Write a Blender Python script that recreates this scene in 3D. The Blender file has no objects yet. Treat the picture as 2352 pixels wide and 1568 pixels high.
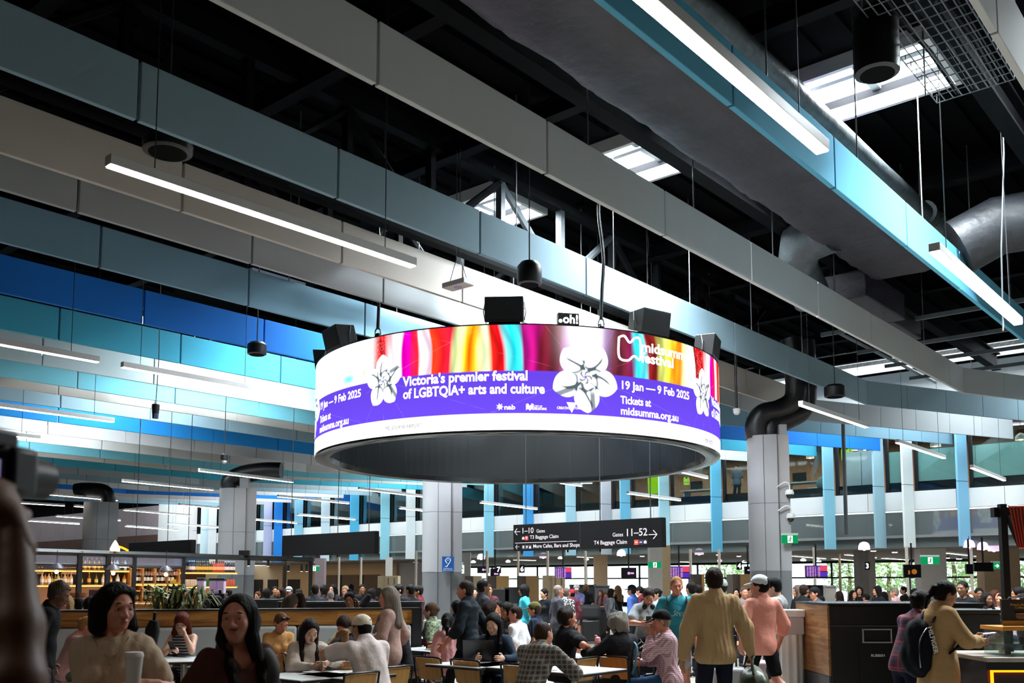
import bpy, math, random
import numpy as np
from mathutils import Vector, Matrix
random.seed(7)
sc = bpy.context.scene
COL = sc.collection
# ---------------------------------------------------------------- camera
EYE = 1.65
PITCH = math.radians(5.46)
FPX = 2190.0
PY = 1338 - FPX * math.tan(PITCH)
cd = bpy.data.cameras.new('camera')
cam = bpy.data.objects.new('camera', cd)
COL.objects.link(cam)
cam.location = (0, 0, EYE)
cam.rotation_euler = (math.pi / 2 + PITCH, 0, 0)
cd.sensor_width = 36
cd.lens = 36 * FPX / 2352
cd.shift_y = (PY - 784) / 2352
cd.clip_start = 0.05
cd.clip_end = 400
cd.dof.use_dof = True
cd.dof.focus_distance = 16
cd.dof.aperture_fstop = 4.0
sc.camera = cam
# ---------------------------------------------------------------- colour management, sky
sc.view_settings.view_transform = 'Standard'
sc.view_settings.look = 'None'
sc.view_settings.exposure = 0.0
sc.view_settings.gamma = 1
sc.view_settings.use_curve_mapping = False
sc.cycles.use_denoising = True
sc.cycles.max_bounces = 7
sc.cycles.diffuse_bounces = 3
sc.cycles.glossy_bounces = 3
sc.cycles.transmission_bounces = 5
sc.cycles.transparent_max_bounces = 8
sc.cycles.sample_clamp_indirect = 4
sc.cycles.caustics_reflective = False
sc.cycles.caustics_refractive = False
w = bpy.data.worlds.new('overcast_sky')
sc.world = w
w.use_nodes = True
bg = w.node_tree.nodes['Background']
bg.inputs[0].default_value = (0.9, 0.96, 1.0, 1)
bg.inputs[1].default_value = 4.5
# ---------------------------------------------------------------- building axes: p runs along the baffles, q along the glazed facade
AX = (0.6470, 0.7625)
BX = (-0.7625, 0.6470)
ALPHA = math.atan2(AX[1], AX[0])
def pq(p, q, z=0.0):
    return Vector((AX[0] * p + BX[0] * q, AX[1] * p + BX[1] * q, z))
def to_pq(v):
    return (v.x * AX[0] + v.y * AX[1], v.x * BX[0] + v.y * BX[1])
def ray(u, v):
    x = (u - 1176) / FPX
    y = (PY - v) / FPX
    return Vector((x, math.cos(PITCH) - y * math.sin(PITCH), math.sin(PITCH) + y * math.cos(PITCH)))
def at_y(u, v, Y):
    d = ray(u, v)
    return Vector((0, 0, EYE)) + d * (Y / d.y)
def at_z(u, v, z):
    d = ray(u, v)
    return Vector((0, 0, EYE)) + d * ((z - EYE) / d.z)
def at_p(u, v, p):
    d = ray(u, v)
    return Vector((0, 0, EYE)) + d * (p / (d.x * AX[0] + d.y * AX[1]))

def area(name, loc, rot, sx, sy, power, col=(1, 1, 1), spread=180):
    l = bpy.data.lights.new(name, 'AREA')
    l.shape = 'RECTANGLE'; l.size = sx; l.size_y = sy
    l.energy = power; l.color = col; l.spread = math.radians(spread)
    o = bpy.data.objects.new(name, l)
    COL.objects.link(o)
    o.location = loc; o.rotation_euler = rot
    return o
SKYQ = [(-0.3, 1.8), (3.9, 6.0), (8.0, 10.1), (12.1, 14.2), (16.2, 18.3), (20.3, 22.4), (24.4, 26.5), (28.5, 30.6), (32.6, 34.7)]
SKYP = (13.75, 15.25)
ROOFZ = 9.6
for (q0, q1) in SKYQ:      # daylight falling through each rooflight
    area('rooflight_daylight', pq(sum(SKYP) / 2, (q0 + q1) / 2, ROOFZ + 0.3), (0, 0, ALPHA), 1.4, q1 - q0, 4800 if q0 < 15 else (2600 if q0 < 24 else 1500), (0.86, 0.95, 1.0))
for q in (4, 12, 20, 28, 36, 44, 52, 60):     # daylight from the rooflights that run above the facade
    area('facade_daylight', pq(33.6, q, 9.5), (0, 0, ALPHA), 2.2, 7.4, 700, (0.86, 0.95, 1.0))

# ---------------------------------------------------------------- materials
def s2l(c):
    return tuple((x / 12.92 if x <= 0.04045 else ((x + 0.055) / 1.055) ** 2.4) for x in c)
def H(h):
    h = h.lstrip('#')
    return s2l(tuple(int(h[i:i + 2], 16) / 255 for i in (0, 2, 4)))
_M = {}
def mat(name, col, rough=0.6, metal=0.0, emit=0.0, ecol=None, noise=0.0, nscale=6.0, bump=0.0, bscale=40.0, alpha=1.0, trans=0.0, spec=0.5, stretch=None, two=None):
    """principled material; noise mixes towards a darker / second colour by a noise texture, bump adds fine relief"""
    if name in _M:
        return _M[name]
    if isinstance(col, str):
        col = H(col)
    m = bpy.data.materials.new(name)
    m.use_nodes = True
    nt = m.node_tree
    b = nt.nodes['Principled BSDF']
    b.inputs['Base Color'].default_value = (*col, 1)
    b.inputs['Roughness'].default_value = rough
    b.inputs['Metallic'].default_value = metal
    b.inputs['Specular IOR Level'].default_value = spec
    b.inputs['Alpha'].default_value = alpha
    b.inputs['Transmission Weight'].default_value = trans
    if emit:
        b.inputs['Emission Color'].default_value = (*(H(ecol) if isinstance(ecol, str) else (ecol or col)), 1)
        b.inputs['Emission Strength'].default_value = emit
    if noise or bump or two:
        tc = nt.nodes.new('ShaderNodeTexCoord')
        mp = nt.nodes.new('ShaderNodeMapping')
        nt.links.new(tc.outputs['Object'], mp.inputs[0])
        if stretch:
            mp.inputs['Scale'].default_value = stretch
        if noise or two:
            n = nt.nodes.new('ShaderNodeTexNoise')
            n.inputs['Scale'].default_value = nscale
            n.inputs['Detail'].default_value = 5
            nt.links.new(mp.outputs[0], n.inputs['Vector'])
            r = nt.nodes.new('ShaderNodeValToRGB')
            r.color_ramp.elements[0].position = 0.35
            r.color_ramp.elements[1].position = 0.65
            c2 = H(two) if isinstance(two, str) else (two or tuple(c * (1 - noise) for c in col))
            r.color_ramp.elements[0].color = (*c2, 1)
            r.color_ramp.elements[1].color = (*col, 1)
            nt.links.new(n.outputs['Fac'], r.inputs[0])
            nt.links.new(r.outputs[0], b.inputs['Base Color'])
        if bump:
            n2 = nt.nodes.new('ShaderNodeTexNoise')
            n2.inputs['Scale'].default_value = bscale
            n2.inputs['Detail'].default_value = 4
            nt.links.new(mp.outputs[0], n2.inputs['Vector'])
            bp = nt.nodes.new('ShaderNodeBump')
            bp.inputs['Strength'].default_value = bump
            bp.inputs['Distance'].default_value = 0.02
            nt.links.new(n2.outputs['Fac'], bp.inputs['Height'])
            nt.links.new(bp.outputs[0], b.inputs['Normal'])
    _M[name] = m
    return m
def wood(name, c1, c2, scale=(1, 14, 14), rough=0.45, plank=None, c3=None, axis=2):
    """wood grain; plank = (length, height) cuts it into staggered boards of differing tone"""
    if name in _M:
        return _M[name]
    m = bpy.data.materials.new(name); m.use_nodes = True
    nt = m.node_tree; b = nt.nodes['Principled BSDF']
    tc = nt.nodes.new('ShaderNodeTexCoord'); mp = nt.nodes.new('ShaderNodeMapping')
    mp.inputs['Scale'].default_value = scale
    nt.links.new(tc.outputs['Object'], mp.inputs[0])
    n = nt.nodes.new('ShaderNodeTexNoise'); n.inputs['Scale'].default_value = 2.2; n.inputs['Detail'].default_value = 6
    n.inputs['Distortion'].default_value = 0.6
    nt.links.new(mp.outputs[0], n.inputs['Vector'])
    r = nt.nodes.new('ShaderNodeValToRGB')
    r.color_ramp.elements[0].position = 0.3; r.color_ramp.elements[0].color = (*H(c1), 1)
    r.color_ramp.elements[1].position = 0.72; r.color_ramp.elements[1].color = (*H(c2), 1)
    nt.links.new(n.outputs['Fac'], r.inputs[0])
    out = r.outputs[0]
    if plank:
        br = nt.nodes.new('ShaderNodeTexBrick')
        br.inputs['Scale'].default_value = 1.0
        br.inputs['Brick Width'].default_value = plank[0]; br.inputs['Row Height'].default_value = plank[1]
        br.inputs['Mortar Size'].default_value = 0.002
        br.inputs['Color1'].default_value = (1, 1, 1, 1); br.inputs['Color2'].default_value = (0.6, 0.55, 0.5, 1)
        br.inputs['Mortar'].default_value = (0.2, 0.15, 0.1, 1)
        m2 = nt.nodes.new('ShaderNodeMapping')
        if axis == 2:
            m2.inputs['Rotation'].default_value = (-math.pi / 2, 0, 0)
        nt.links.new(tc.outputs['Object'], m2.inputs[0]); nt.links.new(m2.outputs[0], br.inputs['Vector'])
        mx = nt.nodes.new('ShaderNodeMix'); mx.data_type = 'RGBA'; mx.blend_type = 'MULTIPLY'; mx.inputs[0].default_value = 0.75
        nt.links.new(out, mx.inputs[6]); nt.links.new(br.outputs['Color'], mx.inputs[7]); out = mx.outputs[2]
    nt.links.new(out, b.inputs['Base Color'])
    b.inputs['Roughness'].default_value = rough
    _M[name] = m
    return m
def pattern(name, kind, c1, c2, scale, c3=None, rough=0.85):
    """woven checks ('plaid'), stripes ('stripe'), blotches ('print') in object space"""
    if name in _M:
        return _M[name]
    m = bpy.data.materials.new(name); m.use_nodes = True
    nt = m.node_tree; b = nt.nodes['Principled BSDF']; b.inputs['Roughness'].default_value = rough
    L = nt.links.new
    tc = nt.nodes.new('ShaderNodeTexCoord')
    def wave(axis, sc_, thr=0.5, soft=0.08):
        wv = nt.nodes.new('ShaderNodeTexWave'); wv.wave_type = 'BANDS'; wv.bands_direction = axis
        wv.inputs['Scale'].default_value = sc_; wv.inputs['Distortion'].default_value = 0.4
        L(tc.outputs['Object'], wv.inputs['Vector'])
        r = nt.nodes.new('ShaderNodeValToRGB')
        r.color_ramp.elements[0].position = max(0, thr - soft); r.color_ramp.elements[1].position = min(1, thr + soft)
        L(wv.outputs['Fac'], r.inputs[0])
        return r.outputs[0]
    def mix(fac, a, bb, mode='MIX'):
        mx = nt.nodes.new('ShaderNodeMix'); mx.data_type = 'RGBA'; mx.blend_type = mode
        if isinstance(fac, float): mx.inputs[0].default_value = fac
        else: L(fac, mx.inputs[0])
        for i, s in ((6, a), (7, bb)):
            if isinstance(s, tuple): mx.inputs[i].default_value = (*s, 1)
            else: L(s, mx.inputs[i])
        return mx.outputs[2]
    A, B = H(c1), H(c2)
    if kind == 'stripe':
        o = mix(wave('Z', scale), A, B)
    elif kind == 'plaid':
        v = mix(wave('X', scale), A, B); h = mix(wave('Z', scale), A, B)
        o = mix(0.5, v, h)
        if c3:
            o = mix(wave('Z', scale * 0.5, 0.93, 0.04), o, H(c3)); o = mix(wave('X', scale * 0.5, 0.93, 0.04), o, H(c3))
    else:
        n = nt.nodes.new('ShaderNodeTexVoronoi'); n.inputs['Scale'].default_value = scale
        L(tc.outputs['Object'], n.inputs['Vector'])
        r = nt.nodes.new('ShaderNodeValToRGB'); r.color_ramp.interpolation = 'CONSTANT'
        r.color_ramp.elements[0].color = (*A, 1); r.color_ramp.elements[1].color = (*B, 1); r.color_ramp.elements[1].position = 0.45
        if c3:
            e = r.color_ramp.elements.new(0.6); e.color = (*H(c3), 1)
        L(n.outputs['Distance'], r.inputs[0]); o = r.outputs[0]
    L(o, b.inputs['Base Color'])
    _M[name] = m
    return m
def glow(name, col, strength):
    if name in _M:
        return _M[name]
    m = bpy.data.materials.new(name); m.use_nodes = True
    nt = m.node_tree; nt.nodes.clear()
    e = nt.nodes.new('ShaderNodeEmission'); o = nt.nodes.new('ShaderNodeOutputMaterial')
    e.inputs[0].default_value = (*(H(col) if isinstance(col, str) else col), 1); e.inputs[1].default_value = strength
    nt.links.new(e.outputs[0], o.inputs[0])
    _M[name] = m
    return m
def glass(name, tint='#ffffff', refl=0.12, tr=(1, 1, 1), haze=0.0):
    """thin pane: mostly clear with a weak mirror reflection, optionally frosted"""
    if name in _M:
        return _M[name]
    m = bpy.data.materials.new(name); m.use_nodes = True
    nt = m.node_tree; nt.nodes.clear(); L = nt.links.new
    o = nt.nodes.new('ShaderNodeOutputMaterial')
    t = nt.nodes.new('ShaderNodeBsdfTransparent'); t.inputs[0].default_value = (*tr, 1)
    g = nt.nodes.new('ShaderNodeBsdfGlossy'); g.inputs['Roughness'].default_value = 0.03
    g.inputs[0].default_value = (*H(tint), 1)
    mx = nt.nodes.new('ShaderNodeMixShader')
    fr = nt.nodes.new('ShaderNodeLayerWeight'); fr.inputs[0].default_value = 0.25
    ma = nt.nodes.new('ShaderNodeMath'); ma.operation = 'MULTIPLY_ADD'; ma.inputs[1].default_value = 0.5; ma.inputs[2].default_value = refl
    L(fr.outputs['Fresnel'], ma.inputs[0]); L(ma.outputs[0], mx.inputs[0]); L(t.outputs[0], mx.inputs[1]); L(g.outputs[0], mx.inputs[2])
    out = mx.outputs[0]
    if haze:
        d = nt.nodes.new('ShaderNodeBsdfDiffuse'); d.inputs[0].default_value = (*H(tint), 1)
        m2 = nt.nodes.new('ShaderNodeMixShader'); m2.inputs[0].default_value = haze
        L(out, m2.inputs[1]); L(d.outputs[0], m2.inputs[2]); out = m2.outputs[0]
    L(out, o.inputs[0])
    _M[name] = m
    return m

# ---------------------------------------------------------------- mesh builder
class MB:
    def __init__(s):
        s.v = []; s.f = []
    def add(s, vs, fs):
        n = len(s.v)
        s.v.extend([tuple(x) for x in vs]); s.f.extend([tuple(i + n for i in f) for f in fs])
        return s
    def box(s, c, d, rz=0.0, R=None):
        hx, hy, hz = d[0] / 2, d[1] / 2, d[2] / 2
        R = R or Matrix.Rotation(rz, 3, 'Z')
        vs = [Vector(c) + R @ Vector((x * hx, y * hy, z * hz)) for x in (-1, 1) for y in (-1, 1) for z in (-1, 1)]
        return s.add(vs, [(0, 1, 3, 2), (4, 6, 7, 5), (0, 4, 5, 1), (2, 3, 7, 6), (0, 2, 6, 4), (1, 5, 7, 3)])
    def box2(s, a, b):
        return s.box([(a[i] + b[i]) / 2 for i in range(3)], [abs(b[i] - a[i]) for i in range(3)])
    def tube(s, pts, r, n=8, caps=True, flat=1.0):
        pts = [Vector(p) for p in pts]
        rs = r if isinstance(r, (list, tuple)) else [r] * len(pts)
        rings = []; up = None
        for i, p in enumerate(pts):
            t = (pts[min(i + 1, len(pts) - 1)] - pts[max(i - 1, 0)]).normalized()
            if up is None:
                up = Vector((0, 0, 1)) if abs(t.z) < 0.9 else Vector((1, 0, 0))
            x = t.cross(up)
            if x.length < 1e-5:
                x = t.cross(Vector((0, 1, 0)))
            x.normalize(); y = x.cross(t).normalized(); up = y
            rings.append([p + (x * math.cos(2 * math.pi * k / n) + y * math.sin(2 * math.pi * k / n) * flat) * rs[i] for k in range(n)])
        vs = [v for rg in rings for v in rg]
        fs = []
        for i in range(len(pts) - 1):
            for k in range(n):
                a = i * n + k; b = i * n + (k + 1) % n
                fs.append((a, b, b + n, a + n))
        if caps:
            fs.append(tuple(reversed(range(n)))); fs.append(tuple(range((len(pts) - 1) * n, len(pts) * n)))
        return s.add(vs, fs)
    def lathe(s, prof, n=20, c=(0, 0, 0), closed=True):
        vs = []; fs = []
        for (r, z) in prof:
            for k in range(n):
                a = 2 * math.pi * k / n
                vs.append((c[0] + r * math.cos(a), c[1] + r * math.sin(a), c[2] + z))
        for i in range(len(prof) - 1):
            for k in range(n):
                a = i * n + k; b = i * n + (k + 1) % n
                fs.append((a, b, b + n, a + n))
        if closed:
            fs.append(tuple(reversed(range(n)))); fs.append(tuple(range((len(prof) - 1) * n, len(prof) * n)))
        return s.add(vs, fs)
    def prism(s, poly, h, M=None):
        """polygon in local xy, extruded h in local z; M places it"""
        M = M or Matrix.Identity(4); n = len(poly)
        vs = [M @ Vector((x, y, 0)) for x, y in poly] + [M @ Vector((x, y, h)) for x, y in poly]
        fs = [tuple(reversed(range(n))), tuple(range(n, 2 * n))] + [(i, (i + 1) % n, n + (i + 1) % n, n + i) for i in range(n)]
        return s.add(vs, fs)
    def quad(s, a, b, c, d):
        return s.add([a, b, c, d], [(0, 1, 2, 3)])
    def sphere(s, c, r, n=12, m=8):
        r = r if isinstance(r, (tuple, list)) else (r, r, r)
        vs = [(c[0], c[1], c[2] - r[2])]; fs = []
        for i in range(1, m):
            t = math.pi * i / m
            for k in range(n):
                a = 2 * math.pi * k / n
                vs.append((c[0] + r[0] * math.sin(t) * math.cos(a), c[1] + r[1] * math.sin(t) * math.sin(a), c[2] - r[2] * math.cos(t)))
        vs.append((c[0], c[1], c[2] + r[2])); L = len(vs) - 1
        for k in range(n):
            fs.append((0, 1 + (k + 1) % n, 1 + k)); fs.append((L, L - n + k, L - n + (k + 1) % n))
        for i in range(m - 2):
            for k in range(n):
                a = 1 + i * n + k; b = 1 + i * n + (k + 1) % n
                fs.append((a, b, b + n, a + n))
        return s.add(vs, fs)
    def mesh(s, name):
        me = bpy.data.meshes.new(name)
        me.from_pydata(s.v, [], s.f)
        me.update()
        return me
    def build(s, name, m, parent=None, smooth=False, bevel=0.0, label=None):
        me = s.mesh(name)
        if m: me.materials.append(m)
        if smooth:
            me.polygons.foreach_set('use_smooth', [True] * len(me.polygons))
            try: me.set_sharp_from_angle(angle=math.radians(40))
            except Exception: pass
        o = bpy.data.objects.new(name, me)
        COL.objects.link(o)
        if parent: o.parent = parent
        if label: o['label'] = label
        if bevel:
            b = o.modifiers.new('bevel', 'BEVEL'); b.width = bevel; b.segments = 2; b.limit_method = 'ANGLE'
        return o
def thing(name, label, cat, loc=(0, 0, 0), rz=0.0, group=None):
    o = bpy.data.objects.new(name, None)
    COL.objects.link(o)
    o.empty_display_size = 0.1
    o.location = loc; o.rotation_euler = (0, 0, rz)
    return tag(o, label, cat, group)
def tag(o, label, cat, group=None):
    o['label'] = label; o['category'] = cat
    if group: o['group'] = group
    return o
def struct(name, mb, m, **k):
    o = mb.build(name, m, **k) if isinstance(mb, MB) else mb
    o['kind'] = 'structure'
    return o
def share(src, parent, loc=None, rz=None, name=None):
    """a copy of one part that shares its mesh"""
    c = src.copy(); COL.objects.link(c); c.parent = parent
    if loc is not None: c.location = loc
    if rz is not None: c.rotation_euler = (0, 0, rz)
    return c
def copy_tree(o, loc, rz, label=None, group=None):
    r = o.copy(); COL.objects.link(r); r.location = loc; r.rotation_euler = (0, 0, rz)
    if label: r['label'] = label
    if group: r['group'] = group
    for ch in list(o.children):
        c = ch.copy(); COL.objects.link(c); c.parent = r
        for g in ch.children:
            d = g.copy(); COL.objects.link(d); d.parent = c
    return r
def text_mb(s, size, bold=0.0, align='LEFT', depth=0.0):
    """letters as a mesh in local xy, baseline at y 0"""
    cu = bpy.data.curves.new('lettering', 'FONT')
    cu.body = s; cu.size = size; cu.align_x = align; cu.offset = bold * size; cu.extrude = depth; cu.resolution_u = 3
    o = bpy.data.objects.new('lettering', cu); COL.objects.link(o)
    bpy.context.view_layer.update()
    me = bpy.data.meshes.new_from_object(o.evaluated_get(bpy.context.evaluated_depsgraph_get()))
    vs = [tuple(v.co) for v in me.vertices]; fs = [tuple(p.vertices) for p in me.polygons]
    bpy.data.objects.remove(o); bpy.data.curves.remove(cu); bpy.data.meshes.remove(me)
    return vs, fs
# ================================================================ the hall
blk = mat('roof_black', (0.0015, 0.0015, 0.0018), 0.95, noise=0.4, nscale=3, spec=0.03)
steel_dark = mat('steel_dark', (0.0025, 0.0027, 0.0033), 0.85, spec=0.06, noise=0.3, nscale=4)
steel_grey = mat('steel_grey', '#6d7478', 0.5, metal=0.4, noise=0.2, nscale=4)
white_paint = mat('white_paint', '#d9dcdb', 0.55, noise=0.06, nscale=2)
white_shaft = mat('white_shaft', '#eef1f0', 0.6, noise=0.05)
black_metal = mat('black_metal', '#0d0d0e', 0.45, metal=0.2, noise=0.2, nscale=8)
chrome = mat('chrome', '#b9bcc0', 0.18, metal=1.0, noise=0.1)
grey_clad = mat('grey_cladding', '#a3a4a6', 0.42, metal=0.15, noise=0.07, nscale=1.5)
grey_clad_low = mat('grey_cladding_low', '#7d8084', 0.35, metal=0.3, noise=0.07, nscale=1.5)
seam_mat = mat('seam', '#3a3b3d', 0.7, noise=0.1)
P0, P1, Q0, Q1 = -14, 36.7, -14, 96
# floor
fm = bpy.data.materials.new('floor_tile'); fm.use_nodes = True
nt = fm.node_tree; b = nt.nodes['Principled BSDF']
tc = nt.nodes.new('ShaderNodeTexCoord'); br = nt.nodes.new('ShaderNodeTexBrick')
br.offset = 0; br.inputs['Scale'].default_value = 1; br.inputs['Brick Width'].default_value = 0.9; br.inputs['Row Height'].default_value = 0.9
br.inputs['Mortar Size'].default_value = 0.006
br.inputs['Color1'].default_value = (*H('#8d8981'), 1); br.inputs['Color2'].default_value = (*H('#969289'), 1); br.inputs['Mortar'].default_value = (*H('#625f59'), 1)
nt.links.new(tc.outputs['Object'], br.inputs['Vector']); nt.links.new(br.outputs['Color'], b.inputs['Base Color']); b.inputs['Roughness'].default_value = 0.28
fl = MB().box2((P0, Q0, -0.2), (62, Q1, 0))
struct('floor', fl, fm).rotation_euler = (0, 0, ALPHA)
# roof deck in strips around the rooflights
rb = MB()
def deck(p0, p1, q0, q1):
    rb.box2((p0, q0, ROOFZ), (p1, q1, ROOFZ + 0.15))
deck(P0, SKYP[0], Q0, Q1); deck(SKYP[1], 32.4, Q0, Q1); deck(34.8, P1 + 0.4, Q0, Q1)
qs = [Q0] + [x for s in SKYQ for x in s] + [Q1]
for i in range(0, len(qs), 2):
    deck(SKYP[0], SKYP[1], qs[i], qs[i + 1])
for k in range(7):
    deck(32.4, 34.8, k * 14 - 13.9, k * 14 - 11.9)
k = Q0
while k < 40:       # folded ribs of the deck
    rb.box2((P0, k, ROOFZ - 0.09), (SKYP[0] - 0.4, k + 0.22, ROOFZ)); rb.box2((SKYP[1] + 0.4, k, ROOFZ - 0.09), (32, k + 0.22, ROOFZ)); k += 0.55
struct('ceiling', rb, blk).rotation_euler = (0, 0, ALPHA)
sky_pane = glow('rooflight_pane', (0.88, 0.96, 1.0), 5.0)
for i, (q0, q1) in enumerate(SKYQ):
    t = thing('rooflight', 'square rooflight shaft in the black roof, row above the ring screen', 'rooflight', pq((SKYP[0] + SKYP[1]) / 2, (q0 + q1) / 2, ROOFZ), ALPHA, 'rooflights in a row')
    a, bq = (SKYP[1] - SKYP[0]) / 2, (q1 - q0) / 2
    m = MB()
    for sx in (-1, 1):
        m.box((sx * (a + 0.04), 0, 0.12), (0.08, 2 * bq + 0.16, 0.7)); m.box((0, sx * (bq + 0.04), 0.12), (2 * a, 0.08, 0.7))
    m.build('upstand', white_shaft, t)
    m = MB()
    m.box((0, 0, 0.1), (0.12, 2 * bq, 0.1)); m.box((0, 0.15, 0.14), (2 * a, 0.14, 0.1)); m.box((-0.45, 0, 0.0), (0.07, 2 * bq, 0.06))
    m.build('glazing_bar', steel_grey, t)
    MB().box((0, 0, 0.45), (2 * a, 2 * bq, 0.04)).build('glazing', sky_pane, t)
g = MB().box2((32.4, Q0, 10.4), (34.8, Q1, 10.45))
struct('window_90', g, sky_pane).rotation_euler = (0, 0, ALPHA)
g = MB()
for p in (32.36, 34.84):
    g.box2((p - 0.04, Q0, 9.3), (p + 0.04, Q1, 10.4))
struct('trim_90', g, white_shaft).rotation_euler = (0, 0, ALPHA)
# outer walls that close the hall
dkw = mat('dark_wall', '#2a2624', 0.8, noise=0.2)
for nm, a, bb in (('wall_back', (P0 - 0.3, Q0, 0), (P0, Q1, ROOFZ)), ('wall_right', (P0, Q0 - 0.3, 0), (62, Q0, ROOFZ)), ('wall_left', (P0, Q1, 0), (62, Q1 + 0.3, ROOFZ))):
    struct(nm, MB().box2(a, bb), dkw).rotation_euler = (0, 0, ALPHA)
# steel: beams along q, girders along p, trusses
for i, p in enumerate([-9, -5.5, -2, 1.5, 5, 8.5, 11.6, 18.4, 21.5, 25, 28.5, 31.6]):
    t = MB(); L = 60
    t.box((0, L / 2 - 12, 0.14), (0.22, L, 0.03)); t.box((0, L / 2 - 12, -0.14), (0.22, L, 0.03)); t.box((0, L / 2 - 12, 0), (0.03, L, 0.28))
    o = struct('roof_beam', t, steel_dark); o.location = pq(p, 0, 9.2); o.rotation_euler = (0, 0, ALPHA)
for q in (3.2, 7.6, 16.0):
    t = MB()
    t.box((10, 0, 0), (46, 0.26, 0.05)); t.box((10, 0, -0.5), (46, 0.26, 0.05)); t.box((10, 0, -0.25), (46, 0.04, 0.5))
    o = struct('roof_girder_beam', t, steel_dark); o.location = pq(0, q, 8.95); o.rotation_euler = (0, 0, ALPHA)
for q in (11.4, 14.2, 24.0):    # lattice girders that carry the deck
    t = thing('roof_truss', {11.4: 'grey steel lattice truss above the pale blue baffle', 14.2: 'grey steel lattice truss behind the first truss', 24.0: 'steel lattice truss over the far baffles'}[q], 'truss', pq(4, q, 7.55), ALPHA)
    MB().box((9, 0, 0), (22, 0.2, 0.16)).build('bottom_chord', steel_dark, t)
    MB().box((9, 0, 1.7), (22, 0.2, 0.16)).build('top_chord', steel_dark, t)
    for k in range(12):
        x = -2 + k * 1.85
        mm = steel_grey if (q == 11.4 and 8 < x < 12.5) else steel_dark  # paler steel below the rooflights: daylight put into the colour of these members
        MB().box((x, 0, 0.85), (0.12, 0.14, 1.6)).build('post', mm, t)
        d = Vector((1.85, 0, 1.55)) * (1 if k % 2 else 1); z0 = 0.08 if k % 2 else 1.62
        z1 = 1.62 if k % 2 else 0.08
        MB().tube([(x, 0, z0), (x + 1.85, 0, z1)], 0.075, 6).build('web_brace', mm, t)

# ---------------------------------------------------------------- hanging baffles
BC = {'w': '#c9cac9', 'wb': '#cbc3bb', 'sb': '#58a7c6', 'lb': '#87a3b0', 'mb': '#7499ac', 'db': '#0a6fc9', 'te': '#3a9fb8', 'pw': '#c3d6da', 'pt': '#74bfd0', 'bl': '#1486d2', 'g': '#a7adb0'}
ROWS = [(2.00, 'w', 'grey white ceiling baffle beside the wire cable tray'),
        (4.47, 'sb', 'sky blue ceiling baffle with the light strips hung in front of it'),
        (7.00, 'w', 'grey white ceiling baffle beneath the wrapped duct'),
        (9.55, 'lb', 'pale blue ceiling baffle passing just behind the ring screen'),
        (11.50, 'wb', 'warm white ceiling baffle behind the long pink lit strip lamp'),
        (12.60, 'g', 'grey ceiling baffle tucked close behind the warm white baffle'),
        (14.60, 'mb', 'steel blue ceiling baffle between grey and strong blue baffles'),
        (17.20, 'db', 'strong royal blue ceiling baffle, the wide deep one'),
        (19.70, 'te', 'teal ceiling baffle under the royal blue one'),
        (22.30, 'pw', 'pale white ceiling baffle under the teal one'),
        (24.30, 'pt', 'aqua ceiling baffle between two pale baffles'),
        (25.50, 'wb', 'narrow warm white ceiling baffle beside the aqua one'),
        (27.40, 'lb', 'pale blue ceiling baffle above the bright blue far one'),
        (30.00, 'bl', 'bright blue far ceiling baffle'),
        (32.60, 'w', 'white far ceiling baffle past the bright blue one'),
        (34.90, 'w', 'second white far ceiling baffle past the bright blue one'),
        (37.30, 'pt', 'aqua far ceiling baffle past two white ones'),
        (38.70, 'wb', 'warm white far ceiling baffle next to the aqua one'),
        (41.20, 'te', 'dull teal far ceiling baffle'),
        (43.70, 'g', 'grey far ceiling baffle past the dull teal one'),
        (46.20, 'lb', 'dull pale blue far ceiling baffle'),
        (48.70, 'w', 'dull white far ceiling baffle before the navy one'),
        (51.20, 'db', 'navy looking blue ceiling baffle farthest over the bar'),
        (53.70, 'wb', 'thin warm ceiling baffle past the navy looking one'),
        (56.20, 'g', 'grey ceiling baffle next to the last'),
        (58.70, 'mb', 'last blue grey ceiling baffle against the far wall')]
BZ, BH, BL = 6.65, 0.68, 2.76
KINK, TURN = 26.7, math.radians(25)
wire_m = mat('wire_steel', '#8d9193', 0.35, metal=0.8, noise=0.1)
wire_dark = mat('wire_dark', '#26272a', 0.5, noise=0.1)
SEAM = {4.47: 0.55, 7.0: 0.6, 9.55: 2.18, 11.5: 1.1, 12.6: 0.2, 14.6: 1.5, 17.2: 0.9, 19.7: 0.4}
wires_mesh = MB().tube([(0.9, 0, BH), (0.9, 0, 2.9)], 0.011, 5, False)
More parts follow.
